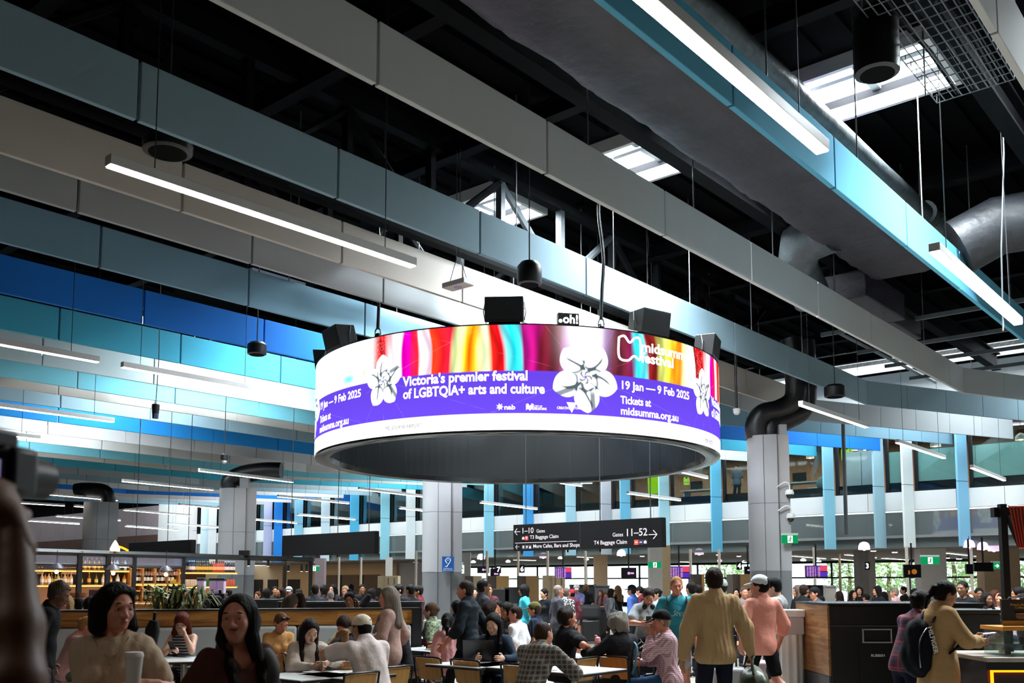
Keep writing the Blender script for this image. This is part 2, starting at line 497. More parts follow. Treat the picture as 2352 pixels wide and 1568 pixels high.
for (q, c, lab) in ROWS:
    m = mat('baffle_' + BC[c][1:], BC[c], 0.9, noise=0.04, nscale=1.2, bump=0.08, bscale=300)
    pst = max(-6.0, 0.395 * q - 7)
    off = SEAM.get(q, random.uniform(0, BL))
    k0 = math.floor((pst - off) / BL)
    pst = off + k0 * BL
    t = thing('ceiling_baffle', lab, 'ceiling baffle', pq(pst, q, BZ), ALPHA, 'hanging ceiling baffles')
    first = None; wf = None; x = 0.0
    while pst + x + BL <= KINK + 0.3:
        if first is None:
            first = MB().box((BL / 2, 0, BH / 2), (BL - 0.035, 0.07, BH)).build('panel', m, t, bevel=0.008)
        else:
            share(first, t, (x, 0, 0))
        if q < 16 and 8 < pst + x < 26:
            if wf is None:
                wf = wires_mesh.build('suspension_wire', wire_m, t); wf.location = (x, 0, 0)
            else:
                share(wf, t, (x, 0, 0))
        x += BL
    kx = KINK - pst
    if kx - x > 0.15:
        MB().box(((x + kx) / 2, 0, BH / 2), (kx - x - 0.02, 0.07, BH)).build('panel', m, t, bevel=0.008)
    # the row turns towards the facade; seven shorter panels
    if abs(q - 11.5) > 0.1:
        seg = 10.85 / 7
        fs = None
        for k in range(7):
            lx = kx + math.cos(TURN) * seg * k; ly = -math.sin(TURN) * seg * k
            if fs is None:
                fs = MB().box((seg / 2, 0, BH / 2), (seg - 0.012, 0.07, BH)).build('panel', m, t, bevel=0.008); fs.location = (lx, ly, 0); fs.rotation_euler = (0, 0, -TURN)
            else:
                share(fs, t, (lx, ly, 0), -TURN)

# ---------------------------------------------------------------- linear pendant lamps
lamp_white = mat('lamp_housing', '#d6d4d2', 0.4, noise=0.04)
lamp_dif = glow('lamp_diffuser', (1.0, 0.86, 0.72), 32)
lamp_dif2 = glow('lamp_diffuser_far', (1.0, 0.90, 0.80), 24)
def strip(a, b2, label, group=None, wd=0.11, ht=0.1, top=None, dif=None, cat='strip light', wires=True):
    a, b2 = Vector(a), Vector(b2); d = b2 - a; L = d.length
    t = thing('strip_lamp', label, cat, a, math.atan2(d.y, d.x), group)
    MB().box((L / 2, 0, ht / 2 + 0.01), (L, wd, ht)).build('housing', lamp_white, t, bevel=0.006)
    MB().box((L / 2, 0, 0.005), (L - 0.02, wd - 0.02, 0.012)).build('diffuser', dif or lamp_dif, t)
    if wires:
        for x in (0.12 * L, 0.88 * L):
            MB().tube([(x, 0, ht), (x, 0, (top or ROOFZ + 0.02) - a.z)], 0.006, 5, False).build('suspension_wire', wire_dark, t)
    return t
LZ = 5.55
def lamp_px(u1, v1, u2, v2, label, group=None, z=LZ, **k):
    pm = max(to_pq(at_z(u1, v1, z))[0], to_pq(at_z(u2, v2, z))[0])
    if pm > 35.6: z = EYE + (z - EYE) * 35.6 / pm
    return strip(at_z(u1, v1, z), at_z(u2, v2, z), label, group, **k)
e = at_z(1890, 352, LZ); pe = to_pq(e)
strip(pq(pe[0] - 4.2, pe[1], LZ), e, 'long strip lamp in front of the sky blue baffle, the larger one', wd=0.13)
lamp_px(2146, 578, 2339, 746, 'strip lamp at the far end of the sky blue baffle', wd=0.13)
for q in (pe[1],):
    strip(pq(pe[0] - 11.6, q, LZ), pq(pe[0] - 7.4, q, LZ), 'slim white strip lamp hung in the next bay of the hall', 'strip lamps in the next bays')
lamp_px(247, 381, 950, 614, 'long strip lamp with pinkish glow before the warm white baffle', wd=0.12)
e = at_z(226, 833, LZ); pe = to_pq(e); strip(pq(pe[0] - 4.1, pe[1], LZ), e, 'strip lamp before the teal baffle, cut by the picture edge')
lamp_px(280, 844, 596, 900, 'glaring strip lamp before the brightest pale baffle')
e = at_z(261, 970, LZ); pe = to_pq(e); strip(pq(pe[0] - 4.1, pe[1], LZ), e, 'strip lamp before the bright blue far baffle')
e = at_z(92, 1009, LZ); pe = to_pq(e); strip(pq(pe[0] - 4.1, pe[1], LZ), e, 'strip lamp before the white far baffles')
FAR = [(281, 1106, 489, 1126), (73, 1133, 269, 1150), (20, 1154, 148, 1162), (171, 1163, 260, 1171), (129, 1186, 276, 1196), (41, 1195, 182, 1204), (20, 1212, 52, 1215),
       (285, 1172, 439, 1185), (411, 1160, 560, 1173), (288, 1209, 410, 1218), (386, 1203, 520, 1213), (457, 1082, 672, 1108)]
MID = [(638, 1141, 801, 1157), (684, 1183, 815, 1194), (570, 1193, 681, 1202), (824, 1124, 975, 1142), (918, 1168, 1040, 1181), (1104, 1155, 1233, 1170), (1220, 1100, 1335, 1117), (1442, 1134, 1562, 1150), (1545, 1080, 1624, 1099)]
for i, l in enumerate(FAR):
    lamp_px(*l, 'slim white strip lamp hung over the bar side of the hall', 'strip lamps over the bar', dif=lamp_dif2)
for i, l in enumerate(MID):
    lamp_px(*l, 'slim white strip lamp hung before the upper windows under the ring screen', 'strip lamps below the ring screen', dif=lamp_dif2)
lamp_px(2060, 1017, 2169, 1053, 'strip lamp before the frosted upper windows, the higher one', dif=lamp_dif2)
lamp_px(2232, 1075, 2307, 1104, 'strip lamp before the frosted upper windows, the lower one', dif=lamp_dif2)
for i, (p, q) in enumerate([(20, 3.54), (20, 8.6), (20.5, 13.6)]):
    strip(pq(p, q, LZ), pq(p + 4, q, LZ), 'slim white strip lamp hung in the next bay of the hall', 'strip lamps in the next bays')

# ---------------------------------------------------------------- air duct with wrapped insulation
wrap = mat('duct_wrap', '#2a2530', 0.5, metal=0.1, noise=0.5, nscale=2.5, bump=0.8, bscale=5)
wrap_s = mat('duct_foil', '#4a5052', 0.45, metal=0.3, noise=0.4, nscale=4, bump=1.0, bscale=7)
def duct_mesh(p0, p1, q0, q1, z0, z1, n=40):
    m = MB(); prof = []
    cx, cz, hx, hz = (q0 + q1) / 2, (z0 + z1) / 2, (q1 - q0) / 2, (z1 - z0) / 2
    K = 24
    for i in range(n + 1):
        p = p0 + (p1 - p0) * i / n
        band = 0.02 * (abs((p / 1.9) % 1 - 0.5) < 0.06)
        for k in range(K):
            a = 2 * math.pi * k / K
            c, s = math.cos(a), math.sin(a)
            e = 0.32
            x = math.copysign(abs(c) ** e, c); z = math.copysign(abs(s) ** e, s)
            w = 1 + 0.025 * math.sin(p * 3.1 + k) + 0.02 * math.sin(p * 7.3 + k * 2.1) - band
            m.v.append((p, cx + x * hx * w, cz + z * hz * w))
    for i in range(n):
        for k in range(K):
            a = i * K + k; b2 = i * K + (k + 1) % K
            m.f.append((a, b2, b2 + K, a + K))
    m.f.append(tuple(range(K))); m.f.append(tuple(range(n * K, n * K + K)))
    return m
t = thing('air_duct', 'big air duct in dark crinkled insulation between white and sky blue baffles', 'air duct', (0, 0, 0), ALPHA)
duct_mesh(-7, 19.5, 5.5, 6.8, 7.85, 8.7, 110).build('trunk_run', wrap, t, smooth=True)
MB().tube([(17.0, 6.6, 8.2), (17.2, 7.3, 8.15), (17.7, 7.6, 7.9), (18.4, 7.6, 7.4)], [0.42, 0.42, 0.4, 0.38], 18).build('side_elbow', wrap_s, t, smooth=True)
for i, (p, z) in enumerate([(8, 8.83), (12.6, 8.8), (15.8, 8.8)]):
    MB().box((p, 6.4, z), (0.1, 2.0, 0.06)).build('bracket', steel_dark, t)
t = thing('lit_edge_pipe', 'added silver foil pipe standing in for the lit edge of the wrapped duct', 'air duct', (0, 0, 0), ALPHA)  # added pipe: shapes the daylit top edge of the wrapped duct
MB().tube([(-4 + 0.6 * i, 5.26, 8.48 + 0.01 * math.sin(i * 2.2)) for i in range(38)], [0.17 + 0.008 * math.sin(i * 1.9) for i in range(38)], 18).build('pipe', wrap_s, t, smooth=True)
MB().tube([(18.0, 5.26, 8.48), (18.5, 5.3, 8.5), (18.8, 5.1, 8.3), (18.9, 4.9, 7.6)], 0.24, 16).build('elbow', wrap_s, t, smooth=True)
t = thing('branch_duct', 'fat grey round duct bending across at the roof beyond the sky blue baffle', 'air duct', (0, 0, 0), ALPHA)
MB().tube([(17.3, 4.5, 7.45), (17.5, 3.9, 7.75), (17.8, 3, 7.8), (18.2, 1.8, 7.75), (18.3, 0.3, 7.75)], 0.5, 18).build('pipe', mat('duct_dark', '#1c1e22', 0.5, metal=0.1, noise=0.4, nscale=3, bump=0.8, bscale=6), t, smooth=True)
MB().box((19.6, 2.6, 8.0), (2.6, 1.8, 0.9)).build('plenum', wrap, t, bevel=0.05)
t = thing('fan_coil', 'dark fan coil box with a cylinder under the duct end', 'air unit', pq(20.6, 7.3, 7.55), ALPHA)
MB().box((0, 0, 0.3), (2.4, 0.9, 0.6)).build('casing', wrap, t, bevel=0.03)
MB().tube([(-1, 0.6, 0.2), (1.2, 0.6, 0.2)], 0.14, 14).build('filter_pipe', black_metal, t, smooth=True)
MB().box((2.3, 0.1, 0.25), (2.0, 0.5, 0.45)).build('silencer', black_metal, t, bevel=0.02)
# pipes and rails under the roof beyond
for i, (p, q) in enumerate([(22, 3.2), (22, 4.4), (24, 9.2)]):
    t = MB().tube([(0, 0, 0), (8, 0, 0)], 0.05, 8)
    o = t.build('conduit_pipe', steel_grey, smooth=True); o.location = pq(p, q, 8.1); o.rotation_euler = (0, 0, ALPHA)
    tag(o, 'grey conduit pipe below the roof near the facade daylight', 'pipe', 'conduit pipes')
for i, p in enumerate((23.5, 26, 28.2, 30.4)):
    o = MB().box((0, 5, 0), (0.08, 9, 0.1)).build('cross_rail', steel_grey); o.location = pq(p, 0, 8.0); o.rotation_euler = (0, 0, ALPHA)
    tag(o, 'thin grey support rail crossing below the roof near the facade', 'rail', 'support rails')
# wire cable tray in the top corner
t = thing('cable_tray', 'wire mesh cable tray hanging in the roof by the rooflight', 'cable tray', pq(8.2, 2.95, 7.75), ALPHA)
m = MB(); Lx = 4.2
for i in range(22):
    x = i * 0.2; m.tube([(x, -0.45, 0.12), (x, -0.45, 0), (x, 0.45, 0), (x, 0.45, 0.12)], 0.008, 4, False)
for k in range(10):
    m.tube([(0, -0.45 + 0.1 * k, 0), (Lx, -0.45 + 0.1 * k, 0)], 0.008, 4, False)
m.build('mesh', steel_grey, t)
for x in (0.6, 2.2, 3.9):
    MB().tube([(x, -0.5, 0), (x, -0.5, 1.6)], 0.012, 5).tube([(x, 0.5, 0), (x, 0.5, 1.6)], 0.012, 5).build('hanger_rod', wire_m, t)
for k, q in enumerate((-0.25, 0.0, 0.2)):
    MB().tube([(0, q, 0.05), (2, q + 0.03, 0.05), (3, q - 0.03, 0.05), (Lx, q, 0.05)], 0.03, 6).build('cable', steel_dark, t)
for u, v, z, r, h, lab in ((2015, 172, 7.2, 0.24, 0.75, 'black hanging drum speaker next to the wire cable tray'), (1216, 655, 6.2, 0.19, 0.36, 'black can speaker hanging under the pale blue baffle'), (590, 815, 6.4, 0.2, 0.27, 'black can speaker below the royal blue baffle'), (385, 352, 6.9, 0.3, 0.14, 'flat black round speaker above the warm white baffle'), (1918, 912, 6.1, 0.25, 0.3, 'black can speaker by the duct over the tall round column')):
    o = at_z(u, v, z)
    t = thing('hanging_speaker', lab, 'speaker', o)
    MB().lathe([(r * 0.8, 0), (r * 0.98, 0.02), (r, 0.08), (r, h * 0.8), (r * 0.7, h)], 24).build('casing', black_metal, t, smooth=True)
    MB().lathe([(r * 0.76, -0.004), (r * 0.76, 0.012)], 24).build('grille', mat('grille_dark', (0.004, 0.004, 0.004), 0.9, spec=0.05, noise=0.2), t)
    MB().tube([(0, 0, h), (0, 0, 9.4 - z)], 0.012, 6).build('rod', wire_dark, t)
# loose dropper cables
for (u, v0, v1, Y) in ((1485, 520, 640, 21), (2300, 140, 760, 14), (2065, 130, 400, 17.5), (2010, 250, 410, 18), (2110, 200, 480, 17), (1880, 160, 300, 15.5), (1972, 230, 380, 17.2)):
    p0, p1 = at_y(u, v0, Y), at_y(u + 4, v1, Y)
    o = MB().tube([p0, p0.lerp(p1, 0.35) + Vector((0.03, 0, 0)), p0.lerp(p1, 0.7) - Vector((0.02, 0, 0)), p1], 0.012, 5).build('dropper_cable', wire_m)
    tag(o, 'thin pale cable dropping from the roof between the baffles', 'cable', 'dropper cables')
# projector-like wifi panel on wires
t = thing('wireless_panel', 'flat white box lamp hung on wires above the ring screen', 'ceiling device', at_y(1052, 660, 15.5), math.radians(-40))
MB().box((0, 0, 0.05), (0.5, 0.26, 0.09)).build('casing', lamp_white, t, bevel=0.01)
MB().lathe([(0.07, -0.002), (0.07, 0.006)], 20).build('lens', mat('lens_lilac', '#b9a6dd', 0.3, noise=0.1), t)
for x in (-0.2, 0.2):
    MB().tube([(x, 0, 0.1), (x * 0.2, 0, 0.5), (x * 0.2, 0, 2.4)], 0.006, 5, False).build('wire', wire_dark, t)
t = thing('pendant_sensor', 'small black pendant sensor with blue lens hanging on a long cable', 'sensor', at_y(357, 950, 20))
MB().lathe([(0.07, 0), (0.075, 0.1), (0.08, 0.1), (0.08, 0.2), (0.03, 0.22)], 16).build('casing', black_metal, t, smooth=True)
MB().lathe([(0.065, -0.1), (0.068, 0.0)], 16).build('lens', mat('lens_blue', '#1d3a66', 0.2, noise=0.1), t)
MB().tube([(0, 0, 0.2), (0.03, 0, 1.2), (0, 0, 3.8)], 0.01, 5, False).build('cable', wire_dark, t)
t = thing('pendant_camera', 'small black pendant camera over the bar column', 'camera', at_y(515, 1058, 26))
MB().lathe([(0.05, 0), (0.1, 0.03), (0.1, 0.16), (0.04, 0.2)], 16).build('casing', black_metal, t, smooth=True)
MB().sphere((0, 0, -0.01), 0.07, 14, 8).build('dome', white_paint, t, smooth=True)
MB().tube([(0, 0, 0.2), (0, 0, 3.0)], 0.012, 5, False).build('cable', wire_dark, t)
t = thing('pole_camera', 'white dome camera on a black pole beside the ring screen', 'camera', at_y(1692, 945, 23))
MB().sphere((0, 0, 0), 0.085, 16, 10).build('dome', white_paint, t, smooth=True)
MB().lathe([(0.09, 0.02), (0.09, 0.07)], 16).build('mount', white_paint, t)
MB().tube([(0, 0, 0.05), (0, 0, 2.2)], 0.035, 8).build('pole', black_metal, t)

# ---------------------------------------------------------------- facade
PF = 36.7
fasc = mat('fascia_panel', '#dfe2e2', 0.45, noise=0.04, nscale=1)
def wallbox(name, q0, q1, z0, z1, m, p=PF, th=0.2, kind=True):
    o = MB().box2((p, q0, z0), (p + th, q1, z1)).build(name, m); o.rotation_euler = (0, 0, ALPHA)
    if kind: o['kind'] = 'structure'
    return o
wallbox('wall_far', -14, 62, 7.85, ROOFZ, fasc)
m = MB()
q = -14.0
while q < 62:
    m.box2((PF, q + 0.008, 4.36), (PF + 0.2, q + 1.592, 5.05)); q += 1.6
struct('wall_fascia', m, fasc).rotation_euler = (0, 0, ALPHA)
bulk = glass('bulkhead_glass', '#b9c4c4', 0.10, (0.75, 0.8, 0.8), haze=0.22)
wallbox('window_80', -14, 62, 2.95, 4.36, bulk, PF + 0.05, 0.03)
wallbox('trim_1', -14, 62, 3.32, 3.42, mat('trim_grey', '#9a9d9e', 0.4, metal=0.4, noise=0.05), PF - 0.05, 0.14)
wallbox('wall_bulkhead', -14, 62, 3.05, 4.4, mat('bulkhead_void', '#605d58', 0.8, noise=0.35, nscale=0.6), PF + 1.6, 0.1)
mauve = mat('mauve_panel', '#8d8084', 0.55, noise=0.12, nscale=0.7)
m = MB(); q = 65.2
while q < 92:
    m.box2((PF, q + 0.01, 5.2), (PF + 0.2, q + 2.19, 7.35)); q += 2.2
struct('wall_mauve', m, mauve).rotation_euler = (0, 0, ALPHA)
wallbox('wall_black', 65.2, 96, 7.35, ROOFZ, blk, PF, 0.2)
wallbox('wall_brown', 65.2, 96, 0, 5.2, mat('brown_wall', '#4a2f25', 0.7, noise=0.2, nscale=0.8), PF, 0.2)
wallbox('wall_white', 60.6, 65.2, 2.9, 7.6, white_paint, PF - 0.1, 0.3)
wallbox('wall_upper', 60.6, 65.2, 7.6, ROOFZ, fasc, PF, 0.2)
# fins: the baffles come down the facade as boards
FINS = [(1660, '#5fb4d6'), (1921, '#86c3d6'), (2037, '#93b7c4'), (2104, '#dfe6e4'), (2231, '#7fb9d8'),
        (1539, '#a9d3de'), (1449, '#74bfe0'), (1405, '#b9bcc4'), (1323, '#a9d4e2'), (1225, '#3f9ee0'), (1134, '#8fd0e4'), (953, '#dde6e8'), (894, '#93d0e0'), (823, '#4fb4de'),
        (756, '#cfe4ee'), (694, '#8cc9e2'), (647, '#1c86e2'), (623, '#b9bedc'), (586, '#bfe0ea'), (477, '#cfe6ee'), (495, '#e2e8ea'), (450, '#d5d0d2'), (1040, '#9fcbe0'), (2400, '#8fb9cc'), (2500, '#c9d9dc')]
def q_wall(u, p=PF):
    r = ray(u, 1300); a = p / (r.x * AX[0] + r.y * AX[1]); return to_pq(r * a)[1]
FL = ['bright cyan, just past the ring screen', 'pale cyan, beside the thin grey pole', 'grey cyan, after the white cabinet', 'white, between cabinet and frosted panes', 'light blue, splitting the frosted panes',
      'pale aqua, at the end of the gate sign', 'sky cyan, behind the gate sign end', 'lilac grey, behind the gate sign', 'ice blue, above the middle of the gate sign', 'mid blue, over the first gate number', 'ice cyan, between sensor column and gate sign',
      'off white, touching the sensor column', 'soft cyan, before the sensor column', 'strong cyan, over the end of the blank sign', 'near white blue, over the middle of the blank sign', 'clear cyan, over the start of the blank sign', 'deep blue, next to the blank sign', 'lilac white, beside the deep blue one',
      'thin pale cyan, against the second round column', 'ice white, before the second round column', 'plain white, touching the second round column', 'cream white, first past the mauve wall', 'hidden cyan, behind the sensor column', 'dull cyan, behind the coffee stand post', 'dull white, past the coffee stand post']
FQ = []
for i, (u, c) in enumerate(FINS):
    q = q_wall(u)
    FQ.append(q)
    t = thing('facade_fin', FL[i] + ' upright board on the window wall', 'facade fin', pq(PF - 0.02, q, 2.95), ALPHA - TURN, 'facade fins')
    fmt = mat('fin_' + c[1:], c, 0.8, noise=0.04, nscale=1.5)
    MB().box((-0.26, 0, 1.16), (0.52, 0.09, 2.32)).build('lower_board', fmt, t, bevel=0.006)
    MB().box((-0.26, 0, 3.63), (0.52, 0.09, 2.58)).build('upper_board', fmt, t, bevel=0.006)
# upper windows between the fins
frame_m = mat('window_frame', '#15181b', 0.4, metal=0.3, noise=0.1)
pane_m = glass('pane_clear', '#dfeef2', 0.05, (0.86, 0.94, 0.94))
frost = glass('pane_frost', '#bfe6e0', 0.06, (0.75, 0.95, 0.92), haze=0.62)
fq = sorted(FQ)
fq = [-13.9] + fq + [62.3]
for i in range(len(fq) - 1):
    a, c = fq[i] + 0.06, fq[i + 1] - 0.06
    if c - a < 0.7: continue
    e = bpy.data.objects.new('window_%d' % (i + 1), None); COL.objects.link(e); e.location = pq(PF + 0.1, a, 5.05); e.rotation_euler = (0, 0, ALPHA); e['kind'] = 'structure'
    W, Hh = c - a, 2.72
    m = MB()
    m.box((0, W / 2, 0.03), (0.14, W, 0.07)); m.box((0, W / 2, Hh - 0.05), (0.14, W, 0.1)); m.box((0, W - 0.06, Hh / 2), (0.14, 0.12, Hh)); m.box((0, 0.04, Hh / 2), (0.14, 0.06, Hh)); m.box((0.06, W / 2, 0.2), (0.05, W, 0.34))
    o = m.build('window_frame', frame_m, e); o['kind'] = 'structure'
    frosted = a < 12.5
    o = MB().box((0.0, W / 2, Hh / 2 + (0 if not frosted else 0)), (0.012, W - 0.1, Hh - 0.1)).build('pane', pane_m, e); o['kind'] = 'structure'
    if frosted:
        o = MB().box((0.05, W / 2, 0.95), (0.01, W - 0.12, 1.2)).build('frosted_film', frost, e); o['kind'] = 'structure'
# rooms behind the upper windows
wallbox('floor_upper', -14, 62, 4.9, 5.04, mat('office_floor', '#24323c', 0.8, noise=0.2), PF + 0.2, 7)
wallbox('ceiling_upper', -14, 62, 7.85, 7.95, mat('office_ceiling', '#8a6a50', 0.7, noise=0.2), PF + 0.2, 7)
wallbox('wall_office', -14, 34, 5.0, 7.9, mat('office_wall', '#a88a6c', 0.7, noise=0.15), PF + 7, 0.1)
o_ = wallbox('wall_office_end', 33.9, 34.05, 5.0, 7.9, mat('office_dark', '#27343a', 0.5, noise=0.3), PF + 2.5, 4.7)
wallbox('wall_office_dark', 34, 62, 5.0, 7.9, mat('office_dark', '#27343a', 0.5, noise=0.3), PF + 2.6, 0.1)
# ================================================================ columns
def column(name, u0, u1, vtop, Y, ztop=5.34, round_side=-1, low=None):
    """clad column: half round on one side, flat faced on the other"""
    uc = (u0 + u1) / 2; w = (u1 - u0) / 2200 * Y; r = w * 0.42
    c = at_y(uc, 1338, Y); c.z = 0
    e = bpy.data.objects.new(name, None); COL.objects.link(e); e.location = c; e['kind'] = 'structure'
    e.rotation_euler = (0, 0, math.atan2(-c.x, c.y))
    poly = []
    for k in range(17):
        a = math.pi / 2 + math.pi * k / 16
        poly.append((round_side * -1 * (r * math.cos(a)) * 1 - 0 + (-(w / 2 - r)) * -round_side * -1 if False else (-(w / 2 - r) + r * math.cos(a)), r * math.sin(a)))
    poly += [(w * 0.22, -r), (w * 0.24, -r * 0.86), (w / 2, -r * 0.8), (w / 2, r * 0.8), (w * 0.24, r * 0.86), (w * 0.22, r)]
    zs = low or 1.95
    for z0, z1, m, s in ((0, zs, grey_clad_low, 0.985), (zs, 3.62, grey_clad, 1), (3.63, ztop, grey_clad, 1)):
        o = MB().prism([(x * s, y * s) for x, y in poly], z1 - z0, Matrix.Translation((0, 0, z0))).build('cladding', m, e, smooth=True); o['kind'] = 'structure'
    for x in (-w * 0.1, w * 0.23):
        o = MB().box((x, -r * 1.0, ztop / 2), (0.012, 0.012, ztop)).build('seam', seam_mat, e); o['kind'] = 'structure'
    o = MB().prism([(x * .97, y * .97) for x, y in poly], 0.02, Matrix.Translation((0, 0, 3.615))).build('seam', seam_mat, e); o['kind'] = 'structure'
    return c, w
cR, wR = column('column_1', 1724, 1818, 1000, 24)
cM, wM = column('column_2', 969, 1060, 1100, 27, 5.6)
cL, wL = column('column_3', 500, 582, 1122, 37.6)
cF, wF = column('column_4', 188, 262, 1155, 44)
# black ducts rising from the column heads
pipe_m = mat('black_pipe', '#0e0e10', 0.4, noise=0.3, nscale=6, bump=0.3, bscale=12)
def head_duct(c, lab, Y, pts, r, r2=None):
    t = thing('column_duct', lab, 'air duct', c)
    for pp in pts:
        MB().tube(pp, r, 18).build('pipe', pipe_m, t, smooth=True)
    return t
def curve(pts, n=6):
    out = []; P = [Vector(p) for p in pts]; P = [P[0]] + P + [P[-1]]
    for i in range(1, len(P) - 2):
        for k in range(n):
            t = k / n; a, b2, c, d = P[i - 1], P[i], P[i + 1], P[i + 2]
            out.append(0.5 * ((2 * b2) + (c - a) * t + (2 * a - 5 * b2 + 4 * c - d) * t * t + (3 * b2 - a - 3 * c + d) * t ** 3))
    out.append(P[-2]); return out
t = head_duct(Vector((cR.x, cR.y, 5.3)), 'twin black ducts curling up from the tall round column', 24,
              [curve([(-0.28, 0, 0), (-0.28, 0, 0.35), (-0.1, 0, 0.62), (0.35, 0.1, 0.75), (0.72, 0.1, 1.0), (0.8, 0.1, 1.5), (0.7, 0.1, 2.6)]),
               curve([(0.1, 0.1, 0), (0.15, 0.1, 0.3), (0.6, 0.2, 0.55), (1.0, 0.3, 0.8), (1.12, 0.3, 1.3), (1.1, 0.3, 2.6)])], 0.27)
MB().box((0.3, -0.3, 0.13), (0.2, 0.14, 0.36)).build('junction_box', grey_clad, t, bevel=0.02)
t = head_duct(Vector((cL.x, cL.y, 5.3)), 'black duct elbow on the column behind the bottle bar', 37.6, [curve([(-0.3, 0, -0.1), (-0.3, 0, 0.35), (0.2, 0, 0.62), (1.0, 0, 0.75), (1.7, 0, 0.75)])], 0.36)
MB().box((0.35, -0.3, 0.2), (0.35, 0.3, 0.5)).build('junction_box', grey_clad, t, bevel=0.02)
t = head_duct(Vector((cF.x, cF.y, 5.3)), 'black duct elbow on the far column above the bottle bar', 44, [curve([(0.3, 0, 0), (0.3, 0, 0.35), (0, 0, 0.6), (-0.8, 0, 0.65), (-1.2, 0, 0.6)])], 0.33)
# small things on the columns
def camera_dome(c, lab, arm):
    t = thing('security_camera', lab, 'camera', c)
    MB().tube(curve([(-arm, 0, 0.18), (-arm * 0.4, -0.05, 0.3), (0, -0.05, 0.25), (0, -0.05, 0.08)]), 0.018, 8).build('arm', white_paint, t, smooth=True)
    MB().lathe([(0.1, 0.0), (0.11, 0.05), (0.08, 0.12)], 18, (0, -0.05, 0)).build('housing', white_paint, t, smooth=True)
    MB().sphere((0, -0.05, 0), (0.085, 0.085, 0.1), 14, 8).build('dome', mat('smoked_dome', '#1c2026', 0.1, noise=0.1), t, smooth=True)
camera_dome(at_y(1812, 1136, 23.5), 'upper dome camera on a curved arm at the tall round column', 0.3)
camera_dome(at_y(1815, 1190, 23.5), 'lower dome camera on a straight arm at the tall round column', 0.3)
# exit signs ------------------------------------------------------
ex_g = glow('exit_green', H('#0c9a5b'), 1.0); ex_w = glow('exit_white', (0.95, 1, 0.97), 1.6)
def on_plate(mb, vs, fs, M):
    mb.add([M @ Vector(v) for v in vs], fs)
RUN = [[(-.03, .33), (.06, .42), (.14, .33), (.06, .25)], [(-.2, .12), (-.05, .22), (.08, .2), (.13, .05), (.24, .02), (.25, .08), (.18, .11), (.13, .24), (-.02, .28), (-.2, .2)],
       [(.0, .22), (.12, .12), (.03, -.1), (.16, -.22), (.1, -.3), (-.08, -.12), (-.06, .08)], [(-.06, .02), (-.1, -.12), (-.3, -.12), (-.3, -.2), (-.06, -.22), (.02, -.06)]]
def exit_sign(c, w, h, rz, lab, arrow=False, cat='exit sign'):
    t = thing('exit_sign', lab, cat, c, rz)
    MB().box((0, 0, 0), (w, 0.06, h)).build('lightbox', ex_g, t, bevel=0.004)
    MB().box((0, 0.012, h * 0.62), (w * 1.05, 0.05, h * 0.26)).build('bracket', mat('exit_bracket', '#b8c8be', 0.4, noise=0.05), t)
    M = Matrix.Translation((0, -0.032, 0)) @ Matrix.Rotation(math.pi / 2, 4, 'X') @ Matrix.Scale(h * 1.05, 4)
    m = MB()
    if arrow:
        m.prism([(-.35, .06), (.05, .06), (-.1, .22), (.05, .28), (.34, 0), (.05, -.28), (-.1, -.22), (.05, -.06), (-.35, -.06)], 0.004, M)
    else:
        m.box((0, -0.033, 0), (h * 0.62, 0.003, h * 0.86))
    m.build('pictogram_field', ex_w, t)
    if not arrow:
        m = MB(); M = Matrix.Translation((0, -0.036, -h * 0.03)) @ Matrix.Rotation(math.pi / 2, 4, 'X') @ Matrix.Scale(h * 1.0, 4)
        for pl in RUN: m.prism(pl, 0.004, M)
        m.build('running_figure', mat('exit_dark', '#0c7a49', 0.5, noise=0.05), t)
    return t
c = at_y(1814, 1238, 23.4); exit_sign(c, 0.39, 0.2, 0, 'green running man exit sign on the tall round column')
c = at_y(1504, 1297, 31); exit_sign(c, 0.42, 0.19, 0, 'green running man exit sign above the emergency lamp box')
c = at_y(2136, 1287, 34.5); exit_sign(c, 0.66, 0.27, 0, 'green running man exit sign on the white square pillar')
c = at_y(2289, 1299, 30); exit_sign(c, 0.3, 0.19, 0, 'green exit sign with an arrow beyond the coffee stand', True)
c = at_y(722, 1306, 33); exit_sign(c, 0.32, 0.16, 0.3, 'small green exit sign behind the bar frame end')
c = at_y(1059, 1307, 30); exit_sign(c, 0.12, 0.3, 0.2, 'narrow green sign edge behind the sensor column')
# hearing loop sign
t = thing('hearing_sign', 'blue hearing loop sign on the middle column', 'sign', at_y(1029, 1295, 26.35), 0)
MB().box((0, 0, 0), (0.33, 0.02, 0.42)).build('plate', mat('sign_blue', '#124f96', 0.4, noise=0.05), t, bevel=0.004)
sign_w = mat('sign_white', '#eef1f4', 0.5, noise=0.03)
m = MB()
m.tube(curve([(-0.02, -0.014, 0.02), (-0.07, -0.014, 0.1), (-0.0, -0.014, 0.17), (0.07, -0.014, 0.12), (0.05, -0.014, 0.05), (0.0, -0.014, -0.02), (-0.03, -0.014, -0.07), (-0.08, -0.014, -0.06)]), 0.011, 6)
m.tube([(0.03, -0.014, 0.1), (0.0, -0.014, 0.13), (-0.03, -0.014, 0.09)], 0.008, 6)
m.build('ear_symbol', sign_w, t)
m = MB()
for s, z in (('Hearing Loop', -0.13), ('System Installed', -0.175)):
    vs, fs = text_mb(s, 0.042, 0.01, 'CENTER'); on_plate(m, vs, fs, Matrix.Translation((0, -0.012, z)) @ Matrix.Rotation(math.pi / 2, 4, 'X'))
m.build('lettering', sign_w, t)

